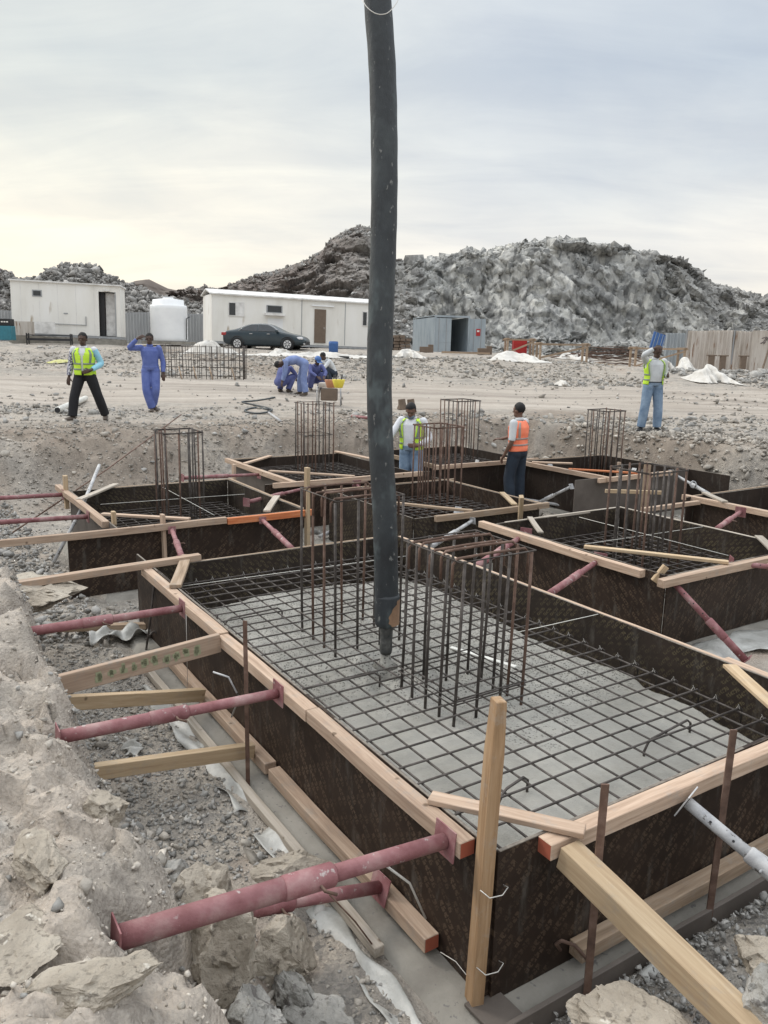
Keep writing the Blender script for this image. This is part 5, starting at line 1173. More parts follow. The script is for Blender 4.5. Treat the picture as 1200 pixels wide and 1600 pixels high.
# ================================================================== CABINS, CONTAINER, CAR, FENCES (background)
def place(px, py, Y): q = far(px, py, Y); return q
def local_root(name, loc, rz, label, cat, group=None, ry=0.0):
    r = empty(name, loc, label, cat, group, rz); r.rotation_euler = (0, ry, rz); return r
def lbox(root, name, c, d, m, bevel=0, sub=None, label=None):     # box in the root's own axes: x along the front, y away, z up
    return MB().box(c, d).build(name, Mt[m] if isinstance(m, str) else m, sub or root, bevel=bevel, mtx=world_of(root), label=label) if sub is None else MB().box(c, d).build(name, Mt[m], sub, bevel=bevel, mtx=world_of(root), label=label)
def gz(p): return tz(p[0], p[1])
# --- left cabin
q0, q1 = far(20, 524, 44), far(189, 527, 45.2)
rz_ = math.atan2(q1.y - q0.y, q1.x - q0.x); Lc = (q1.xy - q0.xy).length; zb = 1.93
CB = local_root('site_cabin', (q0.x, q0.y, zb), rz_, 'small white site cabin with open doorway at left behind the man in the lime vest', 'cabin', ry=.022)
Hc, Dc = 2.75, 2.5
dx0, dx1 = Lc - 1.14, Lc - .22
lbox(CB, 'front_wall', (dx0 / 2, .04, Hc / 2), (dx0, .08, Hc), 'white'); lbox(CB, 'front_wall', ((dx1 + Lc) / 2, .04, Hc / 2), (Lc - dx1, .08, Hc), 'white')
lbox(CB, 'lintel', ((dx0 + dx1) / 2, .04, 2.42 + (Hc - 2.42) / 2), (dx1 - dx0, .078, Hc - 2.42), 'white')
lbox(CB, 'back_wall', (Lc / 2, Dc, Hc / 2), (Lc, .08, Hc), 'white'); lbox(CB, 'side_wall', (.04, Dc / 2, Hc / 2), (.078, Dc - .1, Hc - .004), 'white'); lbox(CB, 'side_wall', (Lc - .04, Dc / 2, Hc / 2), (.078, Dc - .1, Hc - .004), 'white')
lbox(CB, 'floor', (Lc / 2, Dc / 2, -.07), (Lc + .02, Dc + .05, .12), 'fence')
lbox(CB, 'roof', (Lc / 2, Dc / 2, Hc + .04), (Lc + .16, Dc + .2, .075), 'whiteroof')
lbox(CB, 'doorway_shade_sheet', (dx0 + .15, .30, 1.2), (.26, .02, 2.4), 'dark'); lbox(CB, 'open_door', (dx0 + .62, .45, 1.2), (.60, .03, 2.35), 'whiteroof'); lbox(CB, 'door_post', (dx1 - .03, .0, 1.2), (.05, .05, 2.4), 'fence')  # near-black sheet: the shade inside the doorway put into its colour
wn_ = lbox(CB, 'window', (1.35, -.008, 2.15), (.50, .03, .36), 'fence'); lbox(CB, 'pane', (1.35, -.026, 2.15), (.38, .01, .25), 'glass', sub=wn_)
lbox(CB, 'vent', (2.80, -.012, 1.15), (.22, .03, .06), 'fence'); lbox(CB, 'bulkhead_lamp', (dx0 + .45, -.05, 2.50), (.34, .08, .07), 'whiteroof')
for k in range(5): lbox(CB, 'wall_seam', (.5 + k * .95, -.002, Hc / 2), (.02, .008, Hc - .1), 'whiteroof')
lbox(CB, 'water_pipe', (3.85, -.04, .78), (.04, .05, .5), 'fence'); lbox(CB, 'water_pipe', (1.9, -.04, .56), (3.9, .04, .03), 'fence')
plat = local_root('cabin_plinth', (q0.x, q0.y, zb - .13), rz_, 'concrete block plinth under the small left cabin', 'plinth', ry=.022)
lbox(plat, 'plinth', (Lc * .5, .9, -.30), (Lc + .2, 2.6, .56), 'blinding'); lbox(plat, 'step', (Lc - .55, -.65, -.33), (1.5, .5, .42), 'blinding')
bn = local_root('steel_rack', far(42, 533, 42.5), rz_, 'low black steel frame standing in front of the small left cabin', 'frame')
bn.location.z = gz(bn.location)
for (a, b) in (((0, 0, .0), (.06, .06, .62)), ((2.2, 0, .0), (.06, .06, .62)), ((0, .5, .0), (.06, .06, .62)), ((2.2, .5, .0), (.06, .06, .62))): MB().box((a[0], a[1], .31), b).build('leg', Mt['steelblk'], bn, mtx=world_of(bn))
MB().box((1.1, 0, .30), (2.2, .07, .12)).build('rail', Mt['steelblk'], bn, mtx=world_of(bn)); MB().box((1.1, .5, .30), (2.2, .07, .12)).build('rail', Mt['steelblk'], bn, mtx=world_of(bn)); MB().box((1.1, .25, .52), (2.3, .08, .05)).build('rail', Mt['steelblk'], bn, mtx=world_of(bn))
pn = local_root('loose_panel', far(22, 521, 43), rz_, 'beige sheet panel leaning on the front of the left cabin', 'panel'); lbox(pn, 'sheet', (.55, -.1, .28), (1.0, .03, .72), 'hoard'); lbox(pn, 'sheet', (1.6, -.11, .34), (1.05, .03, .62), 'whiteroof')
bb = local_root('teal_drum_crate', far(-14, 531, 41), .1, 'teal and black plastic crate at the left edge beside the cabin', 'crate'); lbox(bb, 'body', (.5, .3, .36), (1.05, .7, .72), 'teal', .03); lbox(bb, 'lid', (.5, .3, .90), (1.0, .68, .36), 'black', .04)
for k in range(3): lbox(bb, 'label_strip', (.62 + k * .13, -.05, .92), (.09, .008, .06), 'white')
# --- grey tin fence between the cabins and at the left edge
def tin_fence(a, b, h, label, m='fence', pitch=.20, amp=.035, z0=None, posts=True, cat='fence', group=None, name='tin_fence', lean=0):
    a, b = Vector(a), Vector(b); rz = math.atan2(b.y - a.y, b.x - a.x); l = (b.xy - a.xy).length
    r = empty(name, a, label, cat, group, rz)
    n = int(l / (pitch / 4)); V_ = []; F_ = []
    for i in range(n + 1):
        x = l * i / n; y = amp * (1, 1, -1, -1)[i % 4]; jig = .03 * float(vnoise(x * 1.3, 3, 0, 5)); zb_ = (b.z - a.z) * i / n
        V_ += [(x, y, zb_), (x, y + lean, zb_ + h + jig)]
    for i in range(n): F_.append((2 * i, 2 * i + 2, 2 * i + 3, 2 * i + 1))
    me = me_from('corrugated_sheet', V_, F_); o = link('corrugated_sheet', me, Mt[m], r, False, world_of(r))
    sm = o.modifiers.new('thick', 'SOLIDIFY'); sm.thickness = .004
    if posts:
        for k in range(int(l / 2.4) + 1): MB().box((min(l, k * 2.4 + .05), .09, h / 2 + (b.z - a.z) * k * 2.4 / l), (.07, .07, h + .1)).build('post', Mt['fence'], r, mtx=world_of(r))
    return r
def fz(px, Y, off=0): q = far(px, 500, Y); return Vector((q.x, q.y, gz(q) + off))
tin_fence(fz(182, 55), fz(320, 56), 2.15, 'grey corrugated tin fence between the two white cabins')
tin_fence(fz(-30, 50), fz(24, 50), 1.9, 'grey corrugated tin fence at the left edge behind the cabin')
# --- water tank
tq = far(265, 533, 47); tq.z = 1.5 + (536.5 - 533) * 47 / FPX
TK = empty('water_tank', tq, 'round white plastic water tank between the two cabins', 'tank')
prof = [(0, 0), (1.03, 0), (1.05, .04)] + [(1.05 + (.012 if k % 2 else 0), .04 + k * .16) for k in range(1, 12)] + [(1.05, 1.98), (1.01, 2.04), (.90, 2.06), (.88, 2.34), (.30, 2.42)]
V_, F_ = [], []; n = 48
for (r_, z_) in prof:
    for j in range(n): V_.append((tq.x + r_ * math.cos(2 * math.pi * j / n), tq.y + r_ * math.sin(2 * math.pi * j / n), tq.z + z_))
mb = MB(); mb.v = [Vector(v) for v in V_]
for i in range(len(prof) - 1):
    for j in range(n): mb.f.append([i * n + j, i * n + (j + 1) % n, (i + 1) * n + (j + 1) % n, (i + 1) * n + j]); mb.mi.append(0)
mb.build('tank_body', Mt['tank'], TK, True)
MB().tube([tq + Vector((0, 0, 2.40)), tq + Vector((0, 0, 2.50))], .30, 24).build('tank_lid', Mt['tank'], TK, False)
MB().box(tq + Vector((0, 0, -.10)), (2.5, 2.5, .16)).build('tank_base', Mt['blinding'], TK)
MB().tube([tq + Vector((1.08, -.3, .1)), tq + Vector((1.10, -.3, 1.3)), tq + Vector((1.3, -.3, 1.4))], .03, 8).build('outlet_pipe', Mt['hose'], TK, True)
# --- long cabin
q0, q1 = far(331, 535, 50), far(597, 545, 54.5)
rz_ = math.atan2(q1.y - q0.y, q1.x - q0.x); Lc = (q1.xy - q0.xy).length; zb = 1.72
LCB = local_root('long_site_cabin', (q0.x, q0.y, zb), rz_, 'long white site cabin with brown door behind the parked car', 'cabin', ry=.018)
Hc, Dc = 2.85, 3.0
lbox(LCB, 'body', (Lc / 2, Dc / 2, Hc / 2), (Lc, Dc, Hc), 'white')
# gabled roof sheet
mb = MB(); 
for x in (-.12, Lc + .12):
    for (y, z) in ((-.14, Hc - .02), (Dc / 2, Hc + .32), (Dc + .14, Hc - .02), (Dc + .14, Hc + .06), (Dc / 2, Hc + .40), (-.14, Hc + .06)): mb.v.append(Vector((x, y, z)))
for i in range(6): mb.f.append([i, (i + 1) % 6, 6 + (i + 1) % 6, 6 + i]); mb.mi.append(0)
mb.f += [[0, 1, 4, 5], [1, 2, 3, 4], [6, 11, 10, 7], [7, 10, 9, 8]]; mb.mi += [0] * 4
mb.build('roof', Mt['whiteroof'], LCB, mtx=world_of(LCB))
s_ = Lc / 253.0
def lx(px): return (px - 331) * Lc / 266 * 1.0
for (a, b, z0, z1, m) in ((355, 368, 1.62, 2.38, 'glass'), (867, 0, 0, 0, '')):
    if m:
        f_ = lbox(LCB, 'window', ((lx(355) + lx(378)) / 2, -.02, 2.0), (lx(378) - lx(355), .05, .86), 'whiteroof'); lbox(LCB, 'pane', ((lx(356) + lx(365)) / 2, -.05, 2.0), (lx(365) - lx(356), .012, .74), 'glass', sub=f_)
f_ = lbox(LCB, 'window', ((lx(411) + lx(435)) / 2, -.02, 2.14), (lx(435) - lx(411), .05, .46), 'fence'); lbox(LCB, 'pane', ((lx(412) + lx(434)) / 2, -.05, 2.14), (lx(434) - lx(412) - .06, .012, .38), 'glass', sub=f_)
lbox(LCB, 'air_conditioner', ((lx(408) + lx(438)) / 2, -.18, 1.80), (lx(438) - lx(408), .34, .15), 'whiteroof', .01); lbox(LCB, 'wall_patch', ((lx(413) + lx(436)) / 2, -.004, 1.0), (lx(436) - lx(413), .02, 1.1), 'tank')
d_ = lbox(LCB, 'door', ((lx(485) + lx(503)) / 2, -.02, 1.22), (lx(503) - lx(485), .06, 2.15), 'brick'); lbox(LCB, 'door_handle', (lx(500), -.06, 1.1), (.03, .04, .12), 'chrome', sub=d_)
lbox(LCB, 'tube_lamp', ((lx(480) + lx(515)) / 2, -.05, 2.52), (lx(515) - lx(480), .08, .08), 'tank')
f_ = lbox(LCB, 'window', ((lx(562) + lx(574)) / 2, -.02, 1.85), (lx(574) - lx(562), .05, .95), 'whiteroof'); lbox(LCB, 'pane', ((lx(563) + lx(569)) / 2, -.05, 1.85), (lx(569) - lx(563), .012, .85), 'glass', sub=f_)
for px in (465, 534): lbox(LCB, 'wall_joint', (lx(px), -.004, Hc / 2), (.05, .02, Hc - .1), 'fence')
lbox(LCB, 'floor_beam', (Lc / 2, Dc / 2, -.08), (Lc + .04, Dc + .04, .14), 'fence')
for k in range(6): lbox(LCB, 'support_block', (.5 + k * (Lc - 1) / 5, .4, -.40), (.5, .4, .52), 'blinding')
for k in range(6): lbox(LCB, 'support_block', (.5 + k * (Lc - 1) / 5, 2.6, -.40), (.5, .4, .52), 'blinding')
# --- shipping container with open doors
cq = far(678, 552, 54); cz = 1.5 - (552 - 546) * 54 / FPX + .0
CT = empty('shipping_container', (cq.x, cq.y, cz), 'grey blue shipping container with open end doors below the rock face', 'container', None, 0)
ax_ = Vector((math.sin(R(-35)), math.cos(R(-35)), 0))    # long axis runs back to the left
CT.rotation_euler = (0, 0, R(12))
Wc, Hc, Lc = 2.44, 2.5, 6.05
def cm(): return world_of(CT)
sk = Matrix.Translation(CT.location) @ Matrix.Rotation(R(12), 4, 'Z')
def corr(name, p0, p1, h, m, parent, mtx, pitch=.28, amp=.02):
    n = int((Vector(p1) - Vector(p0)).length / (pitch / 4)); d = (Vector(p1) - Vector(p0)); nrm = Vector((-d.y, d.x, 0)).normalized(); V_ = []; F_ = []
    for i in range(n + 1):
        p = Vector(p0) + d * i / n + nrm * (amp * (1, 1, -1, -1)[i % 4]); V_ += [p, p + Vector((0, 0, h))]
    for i in range(n): F_.append((2 * i, 2 * i + 2, 2 * i + 3, 2 * i + 1))
    o = link(name, me_from(name, V_, F_), Mt[m], parent, False, mtx); q_ = o.modifiers.new('t', 'SOLIDIFY'); q_.thickness = .01; return o
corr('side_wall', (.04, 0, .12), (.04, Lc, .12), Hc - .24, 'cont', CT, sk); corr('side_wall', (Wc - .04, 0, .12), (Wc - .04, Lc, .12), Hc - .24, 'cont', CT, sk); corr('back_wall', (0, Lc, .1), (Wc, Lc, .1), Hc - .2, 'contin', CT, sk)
MB().box((Wc / 2, Lc / 2, Hc - .03), (Wc, Lc, .05)).build('roof', Mt['cont'], CT, mtx=sk); MB().box((Wc / 2, Lc / 2, .06), (Wc, Lc, .12)).build('floor', Mt['cont'], CT, mtx=sk)
for (x, y) in ((.05, 0), (Wc - .05, 0), (.05, Lc), (Wc - .05, Lc)): MB().box((x, y, Hc / 2), (.12, .12, Hc)).build('corner_post', Mt['cont'], CT, mtx=sk)
for z_ in (.06, Hc - .07): MB().box((Wc / 2, -.012, z_), (Wc - .12, .11, .13)).build('end_rail', Mt['cont'], CT, mtx=sk)

d1 = MB().box((.60, -.045, 1.22), (1.08, .05, 2.18)).build('door_leaf', Mt['cont'], CT, mtx=sk)
for xx_ in (.28, .80): MB().tube([Vector((xx_, -.09, .14)), Vector((xx_, -.09, 2.3))], .02, 6).build('lock_bar', Mt['fence'], d1, mtx=sk)
for zz_ in (.75, 1.5): MB().box((.60, -.075, zz_), (1.06, .02, .05)).build('door_rib', Mt['cont'], d1, mtx=sk)
sk2 = sk @ Matrix.Translation((Wc + .02, -.05, 0)) @ Matrix.Rotation(R(-38), 4, 'Z')
d2 = MB().box((.56, 0, 1.22), (1.10, .05, 2.18)).build('door_leaf', Mt['cont'], CT, mtx=sk2)
for xx_ in (.30, .82): MB().tube([Vector((xx_, -.045, .14)), Vector((xx_, -.045, 2.3))], .02, 6).build('lock_bar', Mt['fence'], d2, mtx=sk2)
MB().box((.62, -.04, 1.42), (.30, .012, .46)).build('red_notice', Mt['red'], d2, mtx=sk2); MB().box((.62, -.05, 1.50), (.16, .012, .12)).build('notice_mark', Mt['white'], d2, mtx=sk2)
for (px, Y, w_, h_, m, lab, nm, ct) in ((617, 52, 1.0, .85, 'black', 'black bin beside the left side of the grey container', 'plastic_bin', 'bin'), (628, 51.5, 1.1, 1.0, 'brick', 'stacked brown blocks beside the grey container', 'block_stack', 'blocks')):
    q = far(px, 553, Y); q.z = gz(q)
    if m == 'black': o = MB().box(q + Vector((0, 0, h_ / 2)), (w_ * .8, .7, h_)).build(nm, Mt[m], None, bevel=.04, origin=q)
    else:
        mb = MB()
        for i in range(5):
            for j in range(3 - (i > 3)): mb.box(q + Vector((-.4 + j * .36 + .05 * (i % 2), .05 * (i % 3), .1 + i * .2)), (.32, .5, .17), rz=.05 * i)
        o = mb.build(nm, Mt[m], None, bevel=.01, origin=q)
    tag(o, lab, ct)
# --- parked car, seen from its right side, nose to the right
def car():
    q0 = far(417, 545, 45); z0 = 1.5 - (547.5 - 541) * 45 / FPX
    rt_ = empty('parked_car', (q0.x, q0.y, z0), 'dark teal saloon car parked in front of the long white cabin', 'car', None, R(-9))
    m = world_of(rt_)
    # stations: x, half width at sill, z sill, z belt, half width belt, z top, half width top
    S = [(-2.36, .62, .42, .80, .66, .82, .50), (-2.28, .80, .30, .92, .80, 1.00, .62), (-1.95, .88, .22, .98, .86, 1.07, .68), (-1.55, .90, .20, .98, .88, 1.12, .68), (-1.0, .90, .19, .97, .89, 1.37, .60), (-.45, .90, .19, .96, .89, 1.455, .60), (.1, .90, .19, .95, .89, 1.45, .60), (.6, .90, .19, .94, .89, 1.30, .62), (1.1, .90, .20, .93, .88, .99, .72), (1.6, .90, .22, .88, .86, .90, .66), (2.05, .86, .26, .78, .80, .80, .56), (2.30, .74, .32, .64, .70, .66, .44), (2.38, .55, .38, .54, .52, .55, .36)]
    V_, F_ = [], []; K = 14
    def ring(s):
        x, w0, zs, zb_, wb_, zt_, wt_ = s
        half = [(0, zs - .02), (w0 * .9, zs), (w0, zs + .10), (w0 + .015, (zs + zb_) / 2), (wb_, zb_), (wb_ * .55 + wt_ * .45, zb_ * .5 + zt_ * .5), (wt_, zt_ - .02), (0, zt_ + .015)]
        return [(x, y, z) for (y, z) in half] + [(x, -y, z) for (y, z) in half[-2:0:-1]]
    for s in S: V_ += ring(s)
    for i in range(len(S) - 1):
        for j in range(K): F_.append((i * K + j, i * K + (j + 1) % K, (i + 1) * K + (j + 1) % K, (i + 1) * K + j))
    F_.append(tuple(range(K))[::-1]); F_.append(tuple((len(S) - 1) * K + j for j in range(K)))
    me = me_from('body', V_, F_); o = link('body', me, Mt['carpaint'], rt_, True, m); ss = o.modifiers.new('s', 'SUBSURF'); ss.levels = ss.render_levels = 2
    ysd = -1
    def glassq(name, pts, off=.012, mm='glass'):
        n_ = Vector((0, -1, .35)).normalized()
        V_ = [Vector(p) + n_ * off for p in pts]; k = len(V_); V2 = [v - n_ * .01 for v in V_]
        F_ = [tuple(range(k)), tuple(range(k, 2 * k))[::-1]] + [(i, (i + 1) % k, k + (i + 1) % k, k + i) for i in range(k)]
        return link(name, me_from(name, V_ + V2, F_), Mt[mm], rt_, False, m)
    def sidey(z): return -(.885 - max(0, (z - .96)) * .56)
    def sp(x, z): return (x, sidey(z), z)
    glassq('side_window', [sp(-1.22, 1.02), sp(-.30, 1.00), sp(-.30, 1.355), sp(-.72, 1.34), sp(-1.05, 1.20)])
    glassq('side_window', [sp(-.22, 1.00), sp(.92, .985), sp(.55, 1.24), sp(.28, 1.35), sp(-.22, 1.365)])
    tr_ = [sp(-1.34, 1.0), sp(-1.12, 1.23), sp(-.74, 1.385), sp(-.25, 1.405), sp(.34, 1.385), sp(.66, 1.23), sp(1.02, .98)]
    MB().tube([Vector(p) + Vector((0, -.015, .005)) for p in tr_], .012, 5).build('window_trim', Mt['chrome'], rt_, True, mtx=m)
    for x in (-.62, .38): MB().box((x, -.915, .86), (.17, .03, .028)).build('door_handle', Mt['chrome'], rt_, mtx=m, bevel=.006)
    MB().box((.88, -1.0, 1.02), (.16, .20, .13)).build('wing_mirror', Mt['carpaint'], rt_, mtx=m, bevel=.03)
    for x in (-1.42, 1.46):
        for sd in (-1, 1):
            wc = Vector((x, sd * .80, .33))
            wl = MB().tube([wc + Vector((0, -.11, 0)), wc + Vector((0, -.10, 0)), wc + Vector((0, .10, 0)), wc + Vector((0, .11, 0))], .33, 26, rs=[.30, .33, .33, .30]).build('wheel', Mt['tyre'], rt_, True, mtx=m)
            rm = MB().tube([wc + Vector((0, sd * .105, 0)), wc + Vector((0, sd * .118, 0))], .215, 22).build('rim', Mt['rim'], wl, False, mtx=m)
            for k in range(7):
                a = k * 2 * math.pi / 7; MB().bar(wc + Vector((math.cos(a) * .06, sd * .122, math.sin(a) * .06)), wc + Vector((math.cos(a + .35) * .19, sd * .122, math.sin(a + .35) * .19)), .045, .008, upv=(0, 1, 0)).build('rim_gap', Mt['dark'], wl, mtx=m)
            MB().tube([wc + Vector((math.cos(a / 10 * math.pi) * .39, sd * .095, math.sin(a / 10 * math.pi) * .39)) for a in range(11)], .03, 6).build('wheel_arch', Mt['black'], rt_, True, mtx=m)
    MB().box((-2.22, -.70, .84), (.30, .28, .16)).build('tail_lamp', Mt['lampred'], rt_, mtx=m, bevel=.04); MB().box((2.08, -.72, .66), (.42, .20, .13)).build('headlight', Mt['lampclr'], rt_, mtx=m, bevel=.04)
    MB().box((2.34, 0, .40), (.08, 1.0, .18)).build('grille', Mt['black'], rt_, mtx=m, bevel=.02); MB().box((2.33, -.55, .36), (.08, .2, .08)).build('fog_lamp', Mt['chrome'], rt_, mtx=m, bevel=.02)
car()
# --- tin hoarding and clutter at the right
def fzz(px, py, Y): return far(px, py, Y)
a = fzz(1066, 578, 44); b = fzz(1300, 584, 41)
tin_fence(Vector((a.x, a.y, .55)), Vector((b.x, b.y, .50)), 2.25, 'weathered brown and cream tin hoarding at the right edge', 'hoard', .22, .03, posts=True, lean=.12)
a = fzz(1036, 562, 46); b = fzz(1075, 563, 45.5)
tin_fence(Vector((a.x, a.y, .75)), Vector((b.x, b.y, .75)), 1.95, 'pale grey tin sheet behind the man with raised arm', 'hoardg', .18, .03, posts=False)
a = fzz(1171, 577, 41.6)
fp = local_root('plain_tin_panel', Vector((a.x, a.y, .60)), R(-12), 'plain cream panel with a dark scrawl on the right tin hoarding', 'panel')
lbox(fp, 'sheet', (1.2, -.12, 1.1), (2.5, .03, 2.15), 'hoard')
mk = MB()
for pts in ([(.30, 1.78), (.52, 1.86), (.40, 1.60), (.26, 1.52)], [(.50, 1.66), (.56, 1.84), (.62, 1.64)], [(.58, 1.74), (.74, 1.86), (.80, 1.74), (.66, 1.70), (.82, 1.64)], [(.40, 1.50), (.50, 1.62)]):
    mk.tube([Vector((x + .1, -.145, z)) for x, z in pts], .022, 5)
mk.build('scrawl', Mt['darkink'], fp, True, mtx=world_of(fp))
for (px, tp, lab) in ((1128, 552, 'short brown post against the tin hoarding'), (1160, 556, 'brown post left of the plain panel'), (1110, 553, 'brown post near the middle of the hoarding')):
    q = far(px, 575, 41); z_ = gz(q); tag(MB().box((q.x, q.y, z_ + .42), (.28, .15, .9)).box((q.x, q.y - .01, z_ + .88), (.5, .17, .06)).build('crate_post', Mt['brick'], None, bevel=.01, origin=Vector((q.x, q.y, z_))), lab, 'post')
q = far(1196, 575, 40); tag(MB().bar(Vector((q.x + .2, q.y, gz(q) + 2.0)), Vector((q.x - .5, q.y - .6, gz(q) - .1)), .07, .07).build('leaning_pole', Mt['brick'], None, origin=q), 'dark pole leaning on the hoarding at the photo edge', 'pole')
# timber tables (bar bending benches)
def bench(px0, px1, py, Y, h, label, m='pine_old', red=False):
    a, b = far(px0, py, Y), far(px1, py, Y); z0 = min(gz(a), gz(b)); l = b.x - a.x
    r = empty('timber_bench', (a.x, a.y, z0), label, 'bench', 'timber work benches at the back')
    M_ = world_of(r)
    MB().box((l / 2, .0, h), (l + .3, .08, .09)).build('rail', Mt[m], r, mtx=M_); MB().box((l / 2, .9, h), (l + .3, .08, .09)).build('rail', Mt[m], r, mtx=M_)
    n = max(2, int(l / 1.5) + 1)
    for k in range(n):
        x = l * k / (n - 1)
        for y in (0, .9): MB().box((x, y + .004, h / 2 - .03), (.1, .1, h)).build('leg', Mt[m], r, mtx=M_)
        MB().box((x, .45, h + .06), (.12, 1.2, .05)).build('crossbar', Mt[m], r, mtx=M_)
        if k < n - 1: MB().bar((x, -.05, .25), (x + l / (n - 1), -.05, h - .1), .03, .09).build('brace', Mt[m], r, mtx=M_)
    return r
bench(843, 916, 567, 40, .92, 'long open timber bench right of the red box', )
bench(792, 832, 562, 43, .95, 'timber frame around the red box at the back')
q = far(812, 560, 43.3); z_ = gz(q); tag(MB().box((q.x, q.y + .3, z_ + .45), (.72, .6, .9)).box((q.x, q.y, z_ + .5), (.6, .02, .6)).build('red_box', Mt['red'], None, bevel=.02, origin=Vector((q.x, q.y, z_))), 'dark red box under the timber frame right of the container', 'box')
bench(992, 1068, 572, 41, 1.15, 'timber bench behind the man with raised arm')
# rusty bar bundles
for (px, Y, n_, lab) in ((965, 43, 26, 'tangled heap of rusty bars left of the man with raised arm'), (905, 44, 16, 'low stack of rusty bars behind the long bench')):
    q = far(px, 565, Y); z_ = gz(q); mb = MB(); rg = random.Random(px)
    for k in range(n_):
        c = Vector((q.x + rg.uniform(-.6, .6), q.y + rg.uniform(-.6, .6), z_ + .05 + rg.random() * (.9 if n_ > 20 else .3))); d = Vector((1, rg.uniform(-.4, .4), rg.uniform(-.18, .18))).normalized() * rg.uniform(.8, 1.6)
        mb.tube([c - d, c + Vector((0, 0, .05)), c + d], .018, 5)
    tag(mb.build('rebar_heap', Mt['rust'], None, True, origin=Vector((q.x, q.y, z_))), lab, 'rebar', kind='stuff')
# beams lying along the top of the bank
for (x0, x1, py, Y, lab) in ((690, 765, 556, 46, 'dark timber lying in front of the container'), (930, 1000, 571, 40, 'long dark beam lying below the rusty bars'), (1075, 1200, 581, 37, 'long dark beam lying below the hoarding'), (488, 545, 560, 38, 'dark plank on the edge of the white sheets')):
    a, b = far(x0, py, Y), far(x1, py, Y - .5); a.z = gz(a) + .07; b.z = gz(b) + .07
    beam('lying_beam', a, b, .14, .11, Mt['steelblk' if 'plank' in lab else 'pine_old'], None, label=lab, cat='beam')
for k, (px, Y, lab) in enumerate(((666, 47, 'dark timber block left of the container door'), (757, 46, 'dark block on the white sheet right of the container'))):
    q = far(px, 555, Y); z_ = gz(q); tag(MB().box((q.x, q.y, z_ + .18), (.8, .5, .36)).box((q.x + .25, q.y, z_ + .42), (.3, .4, .14)).build('timber_block', Mt['brick'], None, bevel=.02, origin=Vector((q.x, q.y, z_))), lab, 'block')
# white sheets: draped cloth over the ground
def drape(x0, x1, y0, y1, hgt, label, seed, m='sheet', n1=60, n2=26, name='white_sheet', z_add=.02, cat='sheet'):
    U_, V_ = np.meshgrid(np.linspace(0, 1, n1), np.linspace(0, 1, n2))
    wob = .38 * (y1 - y0) * (vnoise(U_ * 5 + seed, V_ * 1.0, 0, seed) + .5 * vnoise(U_ * 13 + seed, V_ * 2.0, 0, seed + 5)); X = x0 + (x1 - x0) * (U_ + .02 * vnoise(U_ * 9, V_ * 6, 0, seed + 1)); Y = y0 + (y1 - y0) * V_ + wob
    ed = (sst(0, .35, U_) * sst(1, .6, U_) * sst(0, .45, V_) * sst(1, .55, V_)) ** .7
    Z = terrain(X, Y, False) + z_add + ed * hgt * (.62 + .55 * fbm(U_ * (x1 - x0) * .9 + seed, V_ * 2.4, 0, 4, seed + 2) - .28 * np.abs(vnoise(U_ * (x1 - x0) * 2.2, V_ * 5, 0, seed + 9))) + .04 * ed
    o = link(name, grid_mesh(name, X, Y, Z), Mt[m], smooth=True); s2 = o.modifiers.new('t', 'SOLIDIFY'); s2.thickness = .01; s2.offset = 1
    return tag(o, label, cat)
xl = lambda px, Y: far(px, 500, Y).x
drape(xl(372, 38), xl(600, 38), 36.8, 38.6, .30, 'long white sheets spread along the bank in front of the car', 3)
drape(xl(418, 39), xl(455, 39), 38.8, 39.8, .45, 'small white sheet bunched up beside the car wheel', 31)
drape(xl(618, 40), xl(668, 40), 39.2, 41.5, .55, 'white sheet heap left of the container', 5)
drape(xl(285, 37), xl(372, 37), 36.5, 38.2, .75, 'white sheet heap behind the standing rebar basket', 7)
drape(xl(755, 39), xl(872, 37.5), 36.4, 38.6, .45, 'white sheets spread in front of the red box', 9)
drape(xl(872, 44), xl(938, 44), 43, 44.6, .5, 'white sheet under the long timber bench', 13)
drape(xl(1040, 37), xl(1097, 36.5), 35.2, 37.3, .85, 'white sheet draped over the rubble right of the man with raised arm', 17)
drape(xl(1030, 34), xl(1058, 34), 33, 34, .45, 'white sheet lying low behind the arm of the standing man', 23)
drape(xl(1083, 29.5), xl(1145, 29.5), 28.7, 30.8, .75, 'folded white sack lying on the rubble at right', 19, name='white_sack', cat='sack')
drape(xl(876, 27), xl(896, 27), 26.6, 27.3, .16, 'small scrap of white sheet on the plain', 29)
drape(xl(77, 31), xl(118, 31), 30.4, 31.0, .05, 'yellow net lying on the ground left of the man in the lime vest', 37, m='yellowdust', name='yellow_net', cat='net')
# blue drum, blue vertical panel
q = far(521, 547, 43); q.z = gz(q); BD = empty('blue_drum', q, 'blue plastic drum in front of the long cabin', 'drum')
MB().tube([q + Vector((0, 0, k)) for k in (0, .02, .2, .22, .4, .42, .54, .56)], .25, 24, rs=[.23, .25, .25, .26, .25, .26, .25, .23]).build('drum_body', Mt['blue'], BD, True)
MB().tube([q + Vector((0, 0, .56)), q + Vector((0, 0, .58))], .22, 24).build('drum_lid', Mt['blue'], BD)
q = far(1024, 555, 45); q.z = gz(q); r = empty('blue_shelter', q, 'blue panel structure behind the head of the man with raised arm', 'shelter', None, R(20))
MB().box((0, 0, .9), (.1, .1, 1.8)).build('post', Mt['fence'], r, mtx=world_of(r)); 
mm = world_of(r) @ Matrix.Translation((0, -.1, 1.45)) @ Matrix.Rotation(R(14), 4, 'Y')
MB().box((0, 0, 0), (.85, .06, .95)).build('panel', Mt['blue'], r, mtx=mm)
for k in (-.28, -.05, .2, .36): MB().box((k, -.04, 0), (.03, .02, .9)).build('slat', Mt['cont'], r, mtx=mm)
